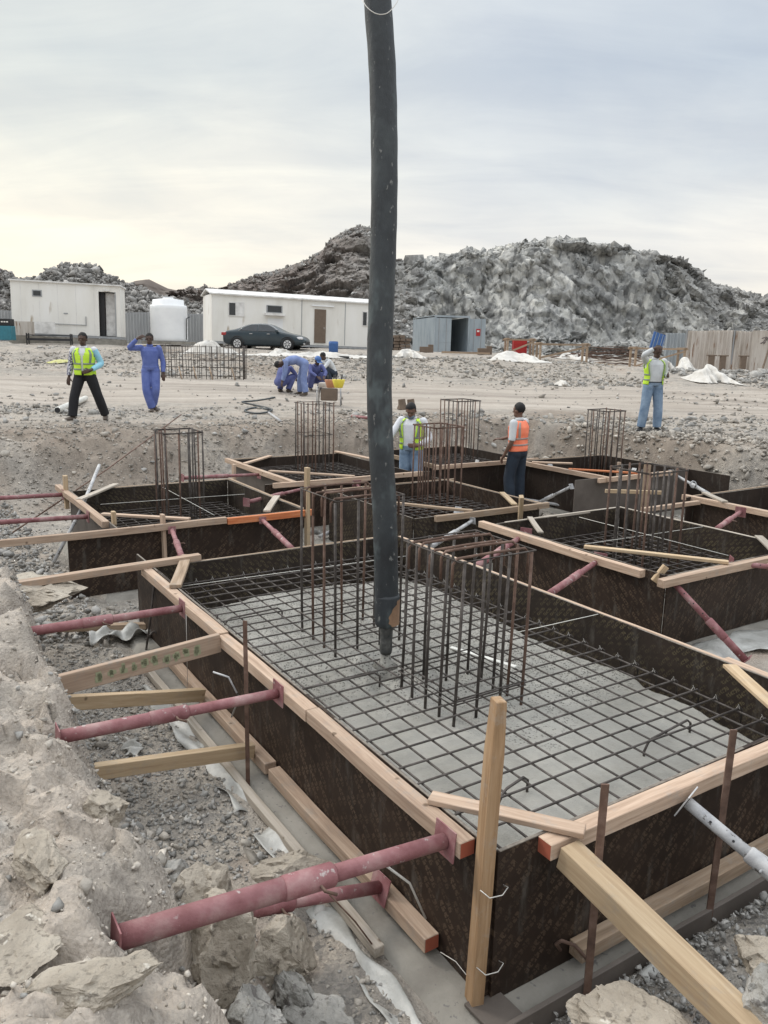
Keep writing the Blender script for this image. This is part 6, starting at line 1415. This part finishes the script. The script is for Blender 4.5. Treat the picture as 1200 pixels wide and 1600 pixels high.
# standing rebar basket left of centre
a, b = far(252, 588, 26.5), far(380, 588, 26.5); z0 = gz((a + b) / 2)
BK = empty('rebar_basket', ((a.x + b.x) / 2, a.y, z0), 'standing rebar basket on the plain right of the man in the blue coverall', 'rebar basket')
lx_ = b.x - a.x; hB = 1.12
for y_ in (0, .55):
    for k in range(23 if y_ == 0 else 15): x = a.x + lx_ * k / (22 if y_ == 0 else 14) + random.uniform(-.02, .02); rod('upright_bar', [Vector((x, a.y + y_, z0 - .05)), Vector((x + random.uniform(-.03, .03), a.y + y_, z0 + hB + random.uniform(-.05, .02)))], .011, Mt['rebar'], BK, 5)
    for z_ in (.10, .38, .62, .86, 1.06): rod('long_bar', [Vector((a.x, a.y + y_, z0 + z_)), Vector((b.x, a.y + y_, z0 + z_ + .01))], .008, Mt['rebar'], BK, 5)
for k in range(5): x = a.x + lx_ * k / 4; rod('cross_bar', [Vector((x, a.y, z0 + hB - .03)), Vector((x, a.y + .55, z0 + hB - .03))], .008, Mt['rebar'], BK, 5)
for x in (a.x, b.x): 
    for k in range(5): rod('end_bar', [Vector((x, a.y + .11 * k, z0)), Vector((x, a.y + .11 * k, z0 + hB))], .010, Mt['rebar'], BK, 5)
for k, px in enumerate((282, 305, 330, 365)): q = far(px, 592, 26.2); z_ = gz(q); rod('stick', [Vector((q.x - .1, q.y + .2, z_ + .4)), Vector((q.x + .05, q.y, z_))], .022, Mt['pine_old'], BK, 6)
# pvc pipe, hoses, small things on the plain
q = at(90, 646, 0.0); q.z = gz(q) + .075; q2 = at(134, 627, .0); q2.z = gz(q2) + .075
PV = empty('pvc_pipe', q, 'white plastic pipe lying behind the feet of the man in the lime vest', 'pipe'); MB().tube([q, q2], .07, 20).build('pipe_wall', Mt['pvc'], PV, True)
dv_ = (q - q2).normalized(); MB().tube([q + dv_ * .001, q + dv_ * .003], .058, 18).build('pipe_bore', Mt['dark'], PV)
def onp(px, py, z=0.05, h=.03):
    q = at(px, py, z)
    for _ in range(5): q = at(px, py, gz(q) + h)
    return q
rod('black_cable', spl([onp(430, 621), onp(400, 626), onp(378, 628), (onp(395, 632)), onp(425, 640), onp(405, 646), onp(382, 642), onp(398, 637), onp(420, 640)], 4), .022, Mt['hose'], None, 8, 'dark cable looped on the ground left of the crouching men', 'cable')
rod('grey_stick', [onp(420, 645), onp(438, 658)], .028, Mt['propgrey'], None, 8, 'pale stick lying below the looped cable', 'stick')
rod('steel_bar', [onp(400, 706, -.4), onp(470, 712, -.4)], .02, Mt['propgrey'], None, 8, 'pale bar lying behind the centre rear formwork', 'bar')
rod('wood_pole', [onp(838, 705, -.3), onp(895, 697, -.3)], .03, Mt['pine_old'], None, 8, 'weathered pole lying behind the right rear formwork', 'pole')
q = onp(575, 689, -.4, .12); r = empty('yellow_cup', q, 'yellow plastic container at the left side of the hose', 'container'); q = at(573, 686, ZT + .05)
r.location = q; MB().tube([q + Vector((0, 0, k)) for k in (-.08, .1)], .07, 16, rs=[.06, .075]).build('cup', Mt['yellow'], r, True)
# stand of timbers behind the pit (left of the man in jeans)
for k, (px, py, tp, lab) in enumerate(((627, 640, 625, 'dark stump standing left of the man in jeans'), (641, 640, 626, 'second dark stump standing beside the man in jeans'))):
    q = onp(px, py, 0, 0); tag(MB().tube([q, q + Vector((.02, 0, .12)), q + Vector((0, 0, .26))], .10, 9, rs=[.12, .10, .09]).build('stump', Mt['brick'], None, origin=q), lab, 'stump')
rod('red_bar', [onp(550, 650, 0, .04), onp(575, 653, 0, .05)], .03, Mt['prop'], None, 8, 'short red tube lying left of the hose on the pit edge', 'tube')
# compactor / generator group by the crouching men
q = onp(514, 634, 0, 0); G = empty('small_generator', q, 'small rusty generator with bent handle beside the crouching men', 'generator')
MB().box(q + Vector((0, .1, .28)), (.42, .34, .30)).build('engine_block', Mt['brick'], G, bevel=.03); MB().box(q + Vector((-.02, .1, .52)), (.50, .36, .12)).build('fuel_tank', Mt['hoard'], G, bevel=.04)
for x in (-.30, .30): MB().tube([q + Vector((x, -.1, 0)), q + Vector((x, -.1, .46)), q + Vector((x * .9, .3, .5)), q + Vector((x, .35, 0))], .018, 6).build('frame_tube', Mt['propgrey'], G, True)
for (px, m, lab) in ((517, 'orangep', 'orange basin right of the crouching men'), (529, 'yellow', 'yellow basin with tools right of the orange basin')):
    q = onp(px, 606, 0, 0); r = empty('basin', q, lab, 'basin', 'plastic basins by the crouching men')
    MB().tube([q + Vector((0, 0, k)) for k in (0, .02, .18, .19)], .13, 18, rs=[.09, .10, .15, .14]).build('bowl', Mt[m], r, True)
    for k in (-.06, .07): MB().tube([q + Vector((k * .6, 0, .08)), q + Vector((k * 1.2, 0, .30))], .016, 6).build('tool_handle', Mt['black'], r, True)
# ================================================================== PEOPLE
def loft_rings(bm, pts, ra, rb, side, n=14, cap=True):
    """closed tube through pts; ra along `side`, rb across it"""
    pts = [Vector(p) for p in pts]; rings = []; k = len(pts)
    for i, p in enumerate(pts):
        d = (pts[min(i + 1, k - 1)] - pts[max(i - 1, 0)]).normalized(); s_ = Vector(side); s_ = (s_ - d * s_.dot(d)).normalized(); f_ = d.cross(s_)
        rings.append([bm.verts.new(p + s_ * math.cos(2 * math.pi * j / n) * ra[i] + f_ * math.sin(2 * math.pi * j / n) * rb[i]) for j in range(n)])
    for i in range(k - 1):
        for j in range(n): bm.faces.new((rings[i][j], rings[i][(j + 1) % n], rings[i + 1][(j + 1) % n], rings[i + 1][j]))
    if cap: bm.faces.new(rings[0][::-1]); bm.faces.new(rings[-1])
    return rings
def ball(bm, c, r, m3=None):
    g_ = bmesh.ops.create_icosphere(bm, subdivisions=3, radius=1)
    for v in g_['verts']:
        q = Vector((v.co.x * r[0], v.co.y * r[1], v.co.z * r[2])); v.co = Vector(c) + (m3 @ q if m3 else q)
    return g_['verts']
def lerp_list(vals, t):
    x = t * (len(vals) - 1); i = min(int(x), len(vals) - 2); return vals[i] + (vals[i + 1] - vals[i]) * (x - i)
def limb(bm, a, b, c, prof, side, n=12, off=0.0, t0=0.0, t1=1.0, knee=.5):
    """two bones a-b-c with a radius profile over the whole length, slightly rounded at the joint"""
    a, b, c = Vector(a), Vector(b), Vector(c); P_, Ra = [], []
    m = 16
    for i in range(m + 1):
        t = t0 + (t1 - t0) * i / m
        if t < .5: q = a.lerp(b, t * 2)
        else: q = b.lerp(c, (t - .5) * 2)
        w_ = max(0, 1 - abs(t - .5) / .08); q = q.lerp((a.lerp(b, .86) + b.lerp(c, .14)) / 2, .5 * w_)
        P_.append(q); Ra.append(lerp_list(prof, t) + off)
    return loft_rings(bm, P_, Ra, Ra, side, n)
def remeshed(name, bm, vox, m, parent, mtx, smooth=2):
    me = bpy.data.meshes.new(name + '_src'); bmesh.ops.recalc_face_normals(bm, faces=bm.faces[:]); bm.to_mesh(me); bm.free()
    tmp = bpy.data.objects.new('tmp', me); col.objects.link(tmp)
    r = tmp.modifiers.new('r', 'REMESH'); r.mode = 'VOXEL'; r.voxel_size = vox
    if smooth: q = tmp.modifiers.new('s', 'SMOOTH'); q.factor = .5; q.iterations = smooth
    dg = bpy.context.evaluated_depsgraph_get(); dg.update()
    out = bpy.data.meshes.new_from_object(tmp.evaluated_get(dg)); out.name = name
    bpy.data.objects.remove(tmp); bpy.data.meshes.remove(me); out.materials.clear()
    return link(name, out, Mt[m], parent, True, mtx)
TOR_T = [0, .12, .28, .45, .62, .78, .90, 1.0]
TOR_A = [.165, .172, .160, .165, .185, .195, .150, .062]
TOR_B = [.115, .120, .112, .115, .122, .118, .088, .058]
def person(loc, rz, label, J, wear, skin='skin', belly=0.0, group=None, lookz=0, lookx=0, scale=1.0):
    """J: joints in the person's own space: facing -Y, x to the person's left, metres"""
    root = empty('person', loc, label, 'person', group, rz); root.scale = (scale,) * 3
    M_ = Matrix.LocRotScale(Vector(loc), root.rotation_euler, Vector((scale,) * 3))
    V = {k: Vector(v) for k, v in J.items()}
    pel, nek = V['pelvis'], V['neck']; mid = V.get('mid', pel.lerp(nek, .5)); head = V['head']
    sh = (V['shL'] - V['shR']).normalized(); hp_ = (V['hipL'] - V['hipR']).normalized()
    def spine(t):
        if t < .5: q = pel.lerp(mid, t * 2)
        else: q = mid.lerp(nek, (t - .5) * 2)
        return q
    def side_at(t): return hp_.lerp(sh, t).normalized()
    def torso(bm, off=0.0, t0=0.0, t1=1.0, n=20):
        m = 16; P_, A, B, S_ = [], [], [], []
        for i in range(m + 1):
            t = t0 + (t1 - t0) * i / m
            P_.append(spine(t)); A.append(float(np.interp(t, TOR_T, TOR_A)) + off); B.append(float(np.interp(t, TOR_T, TOR_B)) + off + belly * math.exp(-((t - .35) / .2) ** 2))
        k = len(P_); rings = []
        for i, p in enumerate(P_):
            d = (P_[min(i + 1, k - 1)] - P_[max(i - 1, 0)]).normalized(); s_ = side_at(t0 + (t1 - t0) * i / m); s_ = (s_ - d * s_.dot(d)).normalized(); f_ = d.cross(s_)
            rings.append([bm.verts.new(p + s_ * math.cos(2 * math.pi * j / n) * A[i] + f_ * math.sin(2 * math.pi * j / n) * B[i]) for j in range(n)])
        for i in range(k - 1):
            for j in range(n): bm.faces.new((rings[i][j], rings[i][(j + 1) % n], rings[i + 1][(j + 1) % n], rings[i + 1][j]))
        bm.faces.new(rings[0][::-1]); bm.faces.new(rings[-1])
    ARM = [.052, .050, .046, .042, .038, .041, .036, .029, .025]; LEG = [.088, .084, .074, .062, .052, .056, .050, .038, .032]
    hm = Matrix.Rotation(lookz, 3, 'Z') @ Matrix.Rotation(lookx, 3, 'X')
    hd = V.get('headdir'); 
    if hd is not None:
        zz_ = hd.normalized(); xx_ = sh - zz_ * sh.dot(zz_); xx_.normalize(); yy_ = zz_.cross(xx_); hm = Matrix((xx_, yy_, zz_)).transposed() @ Matrix.Rotation(lookz, 3, 'Z') @ Matrix.Rotation(lookx, 3, 'X')
    # ---- body: one continuous surface
    bm = bmesh.new(); torso(bm, -.012)
    for s_ in 'LR':
        ball(bm, V['sh' + s_], (.058, .055, .055))
        limb(bm, V['sh' + s_], V['el' + s_], V['wr' + s_], ARM, (0, 1, 0)); limb(bm, V['hip' + s_], V['kn' + s_], V['an' + s_], LEG, (1, 0, 0))
        ball(bm, V['hip' + s_], (.095, .095, .10))
        # palm, five fingers, thumb
        wd_ = V.get('hand' + s_, (V['wr' + s_] - V['el' + s_])).normalized(); pn = V.get('palm' + s_, Vector((0, 1, 0))); pn = (pn - wd_ * pn.dot(wd_)).normalized(); sd_ = wd_.cross(pn)
        th = V.get('thumb' + s_, Vector((0, -1, 0))); 
        if sd_.dot(th) < 0: sd_ = -sd_
        w0 = V['wr' + s_]; loft_rings(bm, [w0 - wd_ * .01, w0 + wd_ * .03, w0 + wd_ * .065, w0 + wd_ * .095], [.026, .036, .042, .038], [.018, .017, .015, .012], sd_, 12)
        for k, (o_, l_) in enumerate(((.030, .070), (.010, .080), (-.010, .074), (-.029, .058))):
            b0 = w0 + wd_ * .088 + sd_ * o_; c1 = b0 + wd_ * l_ * .45 + pn * l_ * .10; c2 = c1 + wd_ * l_ * .33 + pn * l_ * .28; c3 = c2 + wd_ * l_ * .15 + pn * l_ * .22
            loft_rings(bm, [b0, c1, c2, c3], [.0098, .0092, .0085, .0065], [.0098, .0092, .0085, .0065], sd_, 8)
        b0 = w0 + wd_ * .035 + sd_ * .030; loft_rings(bm, [b0, b0 + sd_ * .028 + wd_ * .025, b0 + sd_ * .038 + wd_ * .055 + pn * .012], [.0125, .011, .008], [.0125, .011, .008], wd_, 8)
    # neck, head, nose, ears, chin
    nb = nek - (head - nek).normalized() * .03
    loft_rings(bm, [nb, nek.lerp(head, .35), head], [.062, .053, .055], [.058, .053, .06], sh, 12)
    ball(bm, head + hm @ Vector((0, 0, .03)), (.076, .094, .098), hm); ball(bm, head + hm @ Vector((0, -.022, -.055)), (.056, .068, .062), hm); ball(bm, head + hm @ Vector((0, -.062, -.085)), (.028, .026, .022), hm)
    ball(bm, head + hm @ Vector((0, -.098, -.012)), (.014, .020, .024), hm); ball(bm, head + hm @ Vector((0, -.106, -.026)), (.018, .014, .011), hm)
    ball(bm, head + hm @ Vector((0, -.088, .030)), (.045, .014, .010), hm); ball(bm, head + hm @ Vector((0, -.086, -.056)), (.026, .014, .010), hm)
    for k in (-1, 1): ball(bm, head + hm @ Vector((k * .079, .006, -.004)), (.010, .020, .030), hm)
    # feet
    for s_ in 'LR':
        a_, t_ = V['an' + s_], V['toe' + s_]
        loft_rings(bm, [a_ + (a_ - t_).normalized() * .05 - Vector((0, 0, .035)), a_ - Vector((0, 0, .035)), a_.lerp(t_, .6) - Vector((0, 0, .02)), t_], [.030, .038, .044, .028], [.030, .040, .028, .016], (1, 0, 0), 12)
    body = remeshed('body', bm, .0085, skin, root, M_, 2)
    for k in (-1, 1):
        o = MB(); bm = bmesh.new(); ball(bm, head + hm @ Vector((k * .031, -.083, .012)), (.012, .008, .007), hm); me = bpy.data.meshes.new('eye'); bm.to_mesh(me); bm.free(); link('eye', me, Mt['eyes'], root, True, M_)
    # hair
    if wear.get('hair', True):
        bm = bmesh.new(); vs_ = ball(bm, head + hm @ Vector((0, .010, .045)), (.085, .098, .098), hm)
        kill = [v for v in bm.verts if (hm.transposed() @ (v.co - head)).z < (.052 if (hm.transposed() @ (v.co - head)).y < -.045 else (-.035 if (hm.transposed() @ (v.co - head)).y > .02 else .01))]
        bmesh.ops.delete(bm, geom=kill, context='VERTS')
        for v in bm.verts: v.co += (v.co - head).normalized() * .006 * float(vnoise(v.co.x * 60, v.co.y * 60, v.co.z * 60, 3))
        me = bpy.data.meshes.new('hair'); bm.to_mesh(me); bm.free(); link('hair', me, Mt['hair'], root, True, M_)
    if wear.get('cap'):
        bm = bmesh.new(); ball(bm, head + hm @ Vector((0, .005, .06)), (.10, .115, .10), hm)
        bmesh.ops.delete(bm, geom=[v for v in bm.verts if (hm.transposed() @ (v.co - head)).z < .035], context='VERTS')
        me = bpy.data.meshes.new('cap'); bm.to_mesh(me); bm.free(); c_ = link('cap', me, Mt[wear['cap']], root, True, M_)
        MB().box((0, 0, 0), (.15, .10, .012)).build('cap_peak', Mt[wear['cap']], c_, bevel=.004, mtx=M_ @ Matrix.Translation(head + hm @ Vector((0, -.13, .045))) @ hm.to_4x4())
    if wear.get('mask'):
        bm = bmesh.new(); ball(bm, head + hm @ Vector((0, -.038, -.078)), (.062, .064, .045), hm); me = bpy.data.meshes.new('face_mask'); bm.to_mesh(me); bm.free(); link('face_mask', me, Mt[wear['mask']], root, True, M_)
    # trousers
    bm = bmesh.new(); torso(bm, .014, 0, .17)
    for s_ in 'LR':
        ball(bm, V['hip' + s_], (.108, .118, .12)); limb(bm, V['hip' + s_], V['kn' + s_], V['an' + s_], [x_ + .004 * i for i, x_ in enumerate([.100, .096, .086, .076, .068, .066, .060, .052, .046])], (1, 0, 0), 14, .006, 0, .985)
        for q in range(4):
            t = .30 + .17 * q + random.uniform(-.03, .03); pt = V['hip' + s_].lerp(V['kn' + s_], t * 2) if t < .5 else V['kn' + s_].lerp(V['an' + s_], t * 2 - 1)
            ball(bm, pt + Vector((random.uniform(-.02, .02), random.uniform(-.03, .01), 0)), (.062, .062, .022))
    ball(bm, pel + Vector((0, .05, -.02)), (.14, .10, .10)) if not wear.get('bent') else ball(bm, pel, (.16, .13, .13))
    remeshed('trousers', bm, .011, wear['legs'], root, M_, 2)
    # shirt
    bm = bmesh.new(); torso(bm, .010, .04, .955)
    for s_ in 'LR':
        ball(bm, V['sh' + s_], (.068, .066, .064)); e_ = wear.get('sleeve', .93)
        if wear.get('two_tone') != s_: limb(bm, V['sh' + s_], V['el' + s_], V['wr' + s_], [x_ + .016 for x_ in ARM], (0, 1, 0), 12, 0, 0, e_)
    remeshed('shirt', bm, .010, wear['top'], root, M_, 2)
    if wear.get('two_tone'):
        s_ = wear['two_tone']; bm = bmesh.new(); limb(bm, V['sh' + s_], V['el' + s_], V['wr' + s_], [x_ + .018 for x_ in ARM], (0, 1, 0), 12, 0, 0, .93); remeshed('sleeve', bm, .010, wear['sleeve_mat'], root, M_, 1)
    if wear.get('check'):
        s_ = wear['check']; bm = bmesh.new(); limb(bm, V['sh' + s_], V['el' + s_], V['wr' + s_], [x_ + .020 for x_ in ARM], (0, 1, 0), 12, 0, .06, .94); remeshed('sleeve', bm, .010, 'check', root, M_, 1)
    bm = bmesh.new(); loft_rings(bm, [nek - (head - nek).normalized() * .02, nek + (head - nek) * .22], [.078, .062], [.072, .060], sh, 16, False)
    me = bpy.data.meshes.new('collar'); bm.to_mesh(me); bm.free(); o = link('collar', me, Mt[wear['top']], root, True, M_); q = o.modifiers.new('t', 'SOLIDIFY'); q.thickness = .006
    # safety vest: shell of the torso with armholes, open or closed in front
    if wear.get('vest'):
        gap = wear.get('gap', .12)
        def tpt(t, a, off):
            d = (spine(min(1, t + .02)) - spine(max(0, t - .02))).normalized(); s_ = side_at(t); s_ = (s_ - d * s_.dot(d)).normalized(); f_ = d.cross(s_)
            A = float(np.interp(t, TOR_T, TOR_A)) + off; B = float(np.interp(t, TOR_T, TOR_B)) + off + belly * math.exp(-((t - .35) / .2) ** 2)
            return spine(t) + s_ * math.cos(a) * A + f_ * math.sin(a) * B
        fs_ = None
        d = (spine(.6) - spine(.4)).normalized(); f_ = d.cross(side_at(.5)); front = V['front'].normalized() if 'front' in V else Vector((0, -1, 0)); af = math.pi / 2 if f_.dot(front) > 0 else -math.pi / 2
        def shell(name, t0, t1, nt, m, off, amask, parent):
            bm = bmesh.new(); na = 56; G = {}
            for i in range(nt + 1):
                t = t0 + (t1 - t0) * i / nt
                for j in range(na):
                    a = 2 * math.pi * j / na; G[i, j] = bm.verts.new(tpt(t, a, off + .006 * math.sin(a * 5 + t * 9) * (1 - t) + .028 * max(0, .18 - t)))
            for i in range(nt):
                tm_ = t0 + (t1 - t0) * (i + .5) / nt
                for j in range(na):
                    a = 2 * math.pi * (j + .5) / na
                    if amask(tm_, a): bm.faces.new((G[i, j], G[i, (j + 1) % na], G[i + 1, (j + 1) % na], G[i + 1, j]))
            bmesh.ops.delete(bm, geom=[v for v in bm.verts if not v.link_faces], context='VERTS')
            me = bpy.data.meshes.new(name); bm.to_mesh(me); bm.free(); o = link(name, me, Mt[m], parent, True, M_); q = o.modifiers.new('t', 'SOLIDIFY'); q.thickness = .005; q.offset = 1; return o
        def dfront(a): return abs((a - af + math.pi) % (2 * math.pi) - math.pi)
        def vm(t, a):
            if dfront(a) < gap + (1.1 * max(0, t - .70) if gap < .3 else .9 * max(0, t - .75)): return False
            if t > .62 and min(abs((a + math.pi) % (2 * math.pi) - math.pi), abs(a - math.pi)) < .50 * min(1, (t - .62) / .08) * (1 if t < .86 else max(0, (.95 - t) / .09)): return False
            return True
        vt = shell('safety_vest', wear.get('hem', .06), .965, 30, wear['vest'], .026, vm, root)
        for (ta, tb) in ((.20, .255), (.40, .455)): shell('reflective_band', ta, tb, 3, wear['bandm'], .033, vm, vt)
        def sgn(a): return ((a - af + math.pi) % (2 * math.pi)) > math.pi
        for sd_ in (True, False):
            for c_ in (.78, math.pi - .80):
                shell('reflective_band', .455, .93 if c_ > 1 else .90, 14, wear['bandm'], .033, lambda t, a: sgn(a) == sd_ and vm(t, a) and abs(dfront(a) - c_) < .14, vt)
    # belt and shoes
    if wear.get('belt'):
        bm = bmesh.new(); torso(bm, .022, .125, .165); remeshed('belt', bm, .010, 'black', root, M_, 0)
    for s_ in 'LR':
        a_, t_ = V['an' + s_], V['toe' + s_]; bm = bmesh.new()
        loft_rings(bm, [a_ + (a_ - t_).normalized() * .06 - Vector((0, 0, .04)), a_ - Vector((0, 0, .03)), a_.lerp(t_, .55) - Vector((0, 0, .015)), t_ + (t_ - a_).normalized() * .02], [.034, .046, .052, .032], [.036, .050, .036, .022], (1, 0, 0), 14)
        sh_ = remeshed('shoe', bm, .010, wear.get('shoes', 'shoe'), root, M_, 1)
    return root
def stand(**kw):
    J = dict(pelvis=(0, 0, .93), mid=(0, -.01, 1.18), neck=(0, .0, 1.45), head=(0, -.015, 1.585), hipL=(.095, 0, .90), hipR=(-.095, 0, .90), shL=(.185, .0, 1.40), shR=(-.185, .0, 1.40),
             elL=(.235, .02, 1.11), elR=(-.235, .02, 1.11), wrL=(.25, -.05, .87), wrR=(-.25, -.05, .87), knL=(.105, -.02, .48), knR=(-.105, -.02, .48), anL=(.11, .02, .085), anR=(-.11, .02, .085), toeL=(.13, -.13, .03), toeR=(-.13, -.13, .03))
    J.update(kw); return J
def foot(px, py, z): q = at(px, py, z); return Vector((q.x, q.y, 0))
WK = 'site workers'
# man in the lime vest walking towards the camera
q = at(137, 655, 0.02); q.z = gz(q) + .0
person(q, R(4), 'man in lime vest and black trousers walking towards the camera at left', stand(pelvis=(0, 0, .88), mid=(0, -.01, 1.14), neck=(.0, -.01, 1.41), head=(0, -.03, 1.55), hipL=(.10, 0, .86), hipR=(-.10, 0, .86), shL=(.19, .0, 1.36), shR=(-.19, .0, 1.36),
   knL=(.21, .05, .47), anL=(.29, .20, .10), toeL=(.31, .06, .035), knR=(-.19, -.13, .47), anR=(-.235, -.16, .09), toeR=(-.33, -.28, .05),
   elL=(.31, .06, 1.10), wrL=(.16, -.17, .98), handL=(-.9, -.35, -.3), palmL=(0, 1, 0), thumbL=(0, 0, 1), elR=(-.27, .03, 1.08), wrR=(-.30, -.02, .84)),
   dict(top='shirtw', legs='blackcl', vest='vest', bandm='band', gap=.16, hem=.02, two_tone='L', sleeve_mat='cyan', check='R'), belly=.01)
# man in the blue coverall, hand raised to his head
q = at(238, 642, 0.02); q.z = gz(q)
person(q, R(12), 'man in a blue coverall walking with one hand raised to his head', stand(elR=(-.44, -.10, 1.38), wrR=(-.23, -.16, 1.60), handR=(.75, .1, .35), palmR=(.3, 1, -.2), thumbR=(0, 0, -1), elL=(.27, .02, 1.11), wrL=(.27, -.05, .85),
   knL=(.10, -.10, .50), anL=(.02, .10, .16), toeL=(.10, -.02, .04), knR=(-.10, -.10, .48), anR=(.0, -.02, .085), toeR=(-.01, -.17, .03)),
   dict(top='cover', legs='cover', sleeve=.94, hair=True), belly=.01)
# man right, arm raised
q = at(1014, 672, -.02); q.z = gz(q)
person(q, R(6), 'man in open lime vest and jeans standing on the plain with one forearm raised', stand(elR=(-.30, -.12, 1.52), wrR=(-.12, -.20, 1.66), handR=(.8, -.1, .1), palmR=(0, 1, -.4), thumbR=(0, 0, -1), elL=(.27, .04, 1.12), wrL=(.20, -.20, 1.12), handL=(-.3, -.9, .2), palmL=(-1, 0, 0), thumbL=(0, 0, 1),
   head=(.02, -.03, 1.58), knL=(.14, -.02, .48), anL=(.16, .0, .085), toeL=(.19, -.14, .03), knR=(-.14, -.02, .48), anR=(-.17, .02, .085), toeR=(-.27, -.10, .03)),
   dict(top='shirtg', legs='jeans', vest='vest', bandm='band', gap=.75, hem=.04, belt=True, shoes='black'), belly=.02, lookx=.25)
# man in jeans behind the formwork, centre
q = at(645, 628, .66); q = Vector((q.x, q.y, -1.04))
person(q, R(-22), 'man in open lime vest and jeans standing in the pit right of the hose', stand(head=(.0, -.07, 1.56), elR=(-.30, -.16, 1.16), wrR=(-.30, -.40, 1.07), handR=(-.1, -1, -.1), palmR=(1, 0, 0), thumbR=(0, 0, 1), elL=(.29, .06, 1.12), wrL=(.16, -.15, 1.02), handL=(-.8, -.5, 0), palmL=(0, 1, 0), thumbL=(0, 0, 1),
   knL=(.12, -.03, .48), anL=(.13, .02, .085)), dict(top='shirtw', legs='jeans', vest='vest', bandm='band', gap=.55, hem=.03, mask='mask'), 'skin2', .015, lookx=.45, lookz=.15)
# man in the orange vest, back turned
q = at(813, 631, .66); q = Vector((q.x, q.y, -1.04))
person(q, R(232), 'man in an orange vest and dark trousers seen from behind in the pit', stand(elL=(.25, .02, 1.10), wrL=(.22, -.12, .88), elR=(-.24, -.16, 1.16), wrR=(-.20, -.42, 1.08), handR=(0, -1, -.05), palmR=(0, 0, -1), thumbR=(1, 0, 0),
   knL=(.11, -.08, .49), anL=(.11, -.02, .085), knR=(-.11, .0, .48)), dict(top='shirtg', legs='jeansd', vest='vesto', bandm='bando', gap=.20, hem=.02, sleeve=.46, shoes='black'), 'skin2', .0, lookz=-.15)
# bent man in faded coverall, crouching group
q = at(470, 623, 0.05); q.z = gz(q)
person(q, R(-78), 'man in a faded blue coverall bending down between the two crouching men', dict(pelvis=(0, .10, .88), mid=(0, -.14, .98), neck=(0, -.46, .93), head=(0, -.60, .86), headdir=(0, -.8, -.5), front=(0, 0, -1), hipL=(.10, .10, .86), hipR=(-.10, .10, .86), shL=(.19, -.42, .93), shR=(-.19, -.42, .93),
   elL=(.20, -.44, .62), elR=(-.20, -.44, .62), wrL=(.14, -.52, .38), wrR=(-.14, -.52, .38), handL=(0, -.2, -1), handR=(0, -.2, -1), knL=(.15, .06, .46), knR=(-.15, .0, .46), anL=(.20, .12, .085), anR=(-.20, .0, .085), toeL=(.22, -.03, .03), toeR=(-.22, -.15, .03)),
   dict(top='coverd', legs='coverd', bent=True))
def squat(**kw):
    J = dict(pelvis=(0, .12, .30), mid=(0, .02, .52), neck=(0, -.16, .74), head=(0, -.25, .84), headdir=(0, -.45, .9), front=(0, -1, -.3), hipL=(.10, .10, .30), hipR=(-.10, .10, .30), shL=(.18, -.12, .70), shR=(-.18, -.12, .70), knL=(.17, -.28, .48), knR=(-.17, -.28, .48), anL=(.15, -.05, .085), anR=(-.15, -.05, .085), toeL=(.17, -.20, .03), toeR=(-.17, -.20, .03),
             elL=(.24, -.30, .52), elR=(-.24, -.30, .52), wrL=(.10, -.48, .40), wrR=(-.10, -.48, .40), handL=(-.3, -.8, -.4), handR=(.3, -.8, -.4))
    J.update(kw); return J
q = at(442, 621, 0.05); q.z = gz(q)
person(q, R(150), 'man in dark blue coverall crouching left of the bending man', squat(), dict(top='coverp', legs='coverp', bent=True))
q = at(491, 620, 0.05); q.z = gz(q)
person(q, R(28), 'crouching man in a blue cap and purple blue trousers right of the bending man', squat(), dict(top='coverp', legs='coverp', bent=True, cap='blue', hair=False))
q = at(505, 616, 0.05); q = q + Vector((.15, .9, 0)); q.z = gz(q)
person(q, R(-60), 'crouching man in a pale shirt behind the small generator', squat(), dict(top='shirtg', legs='jeansd', bent=True))
# keep the numbers in view order
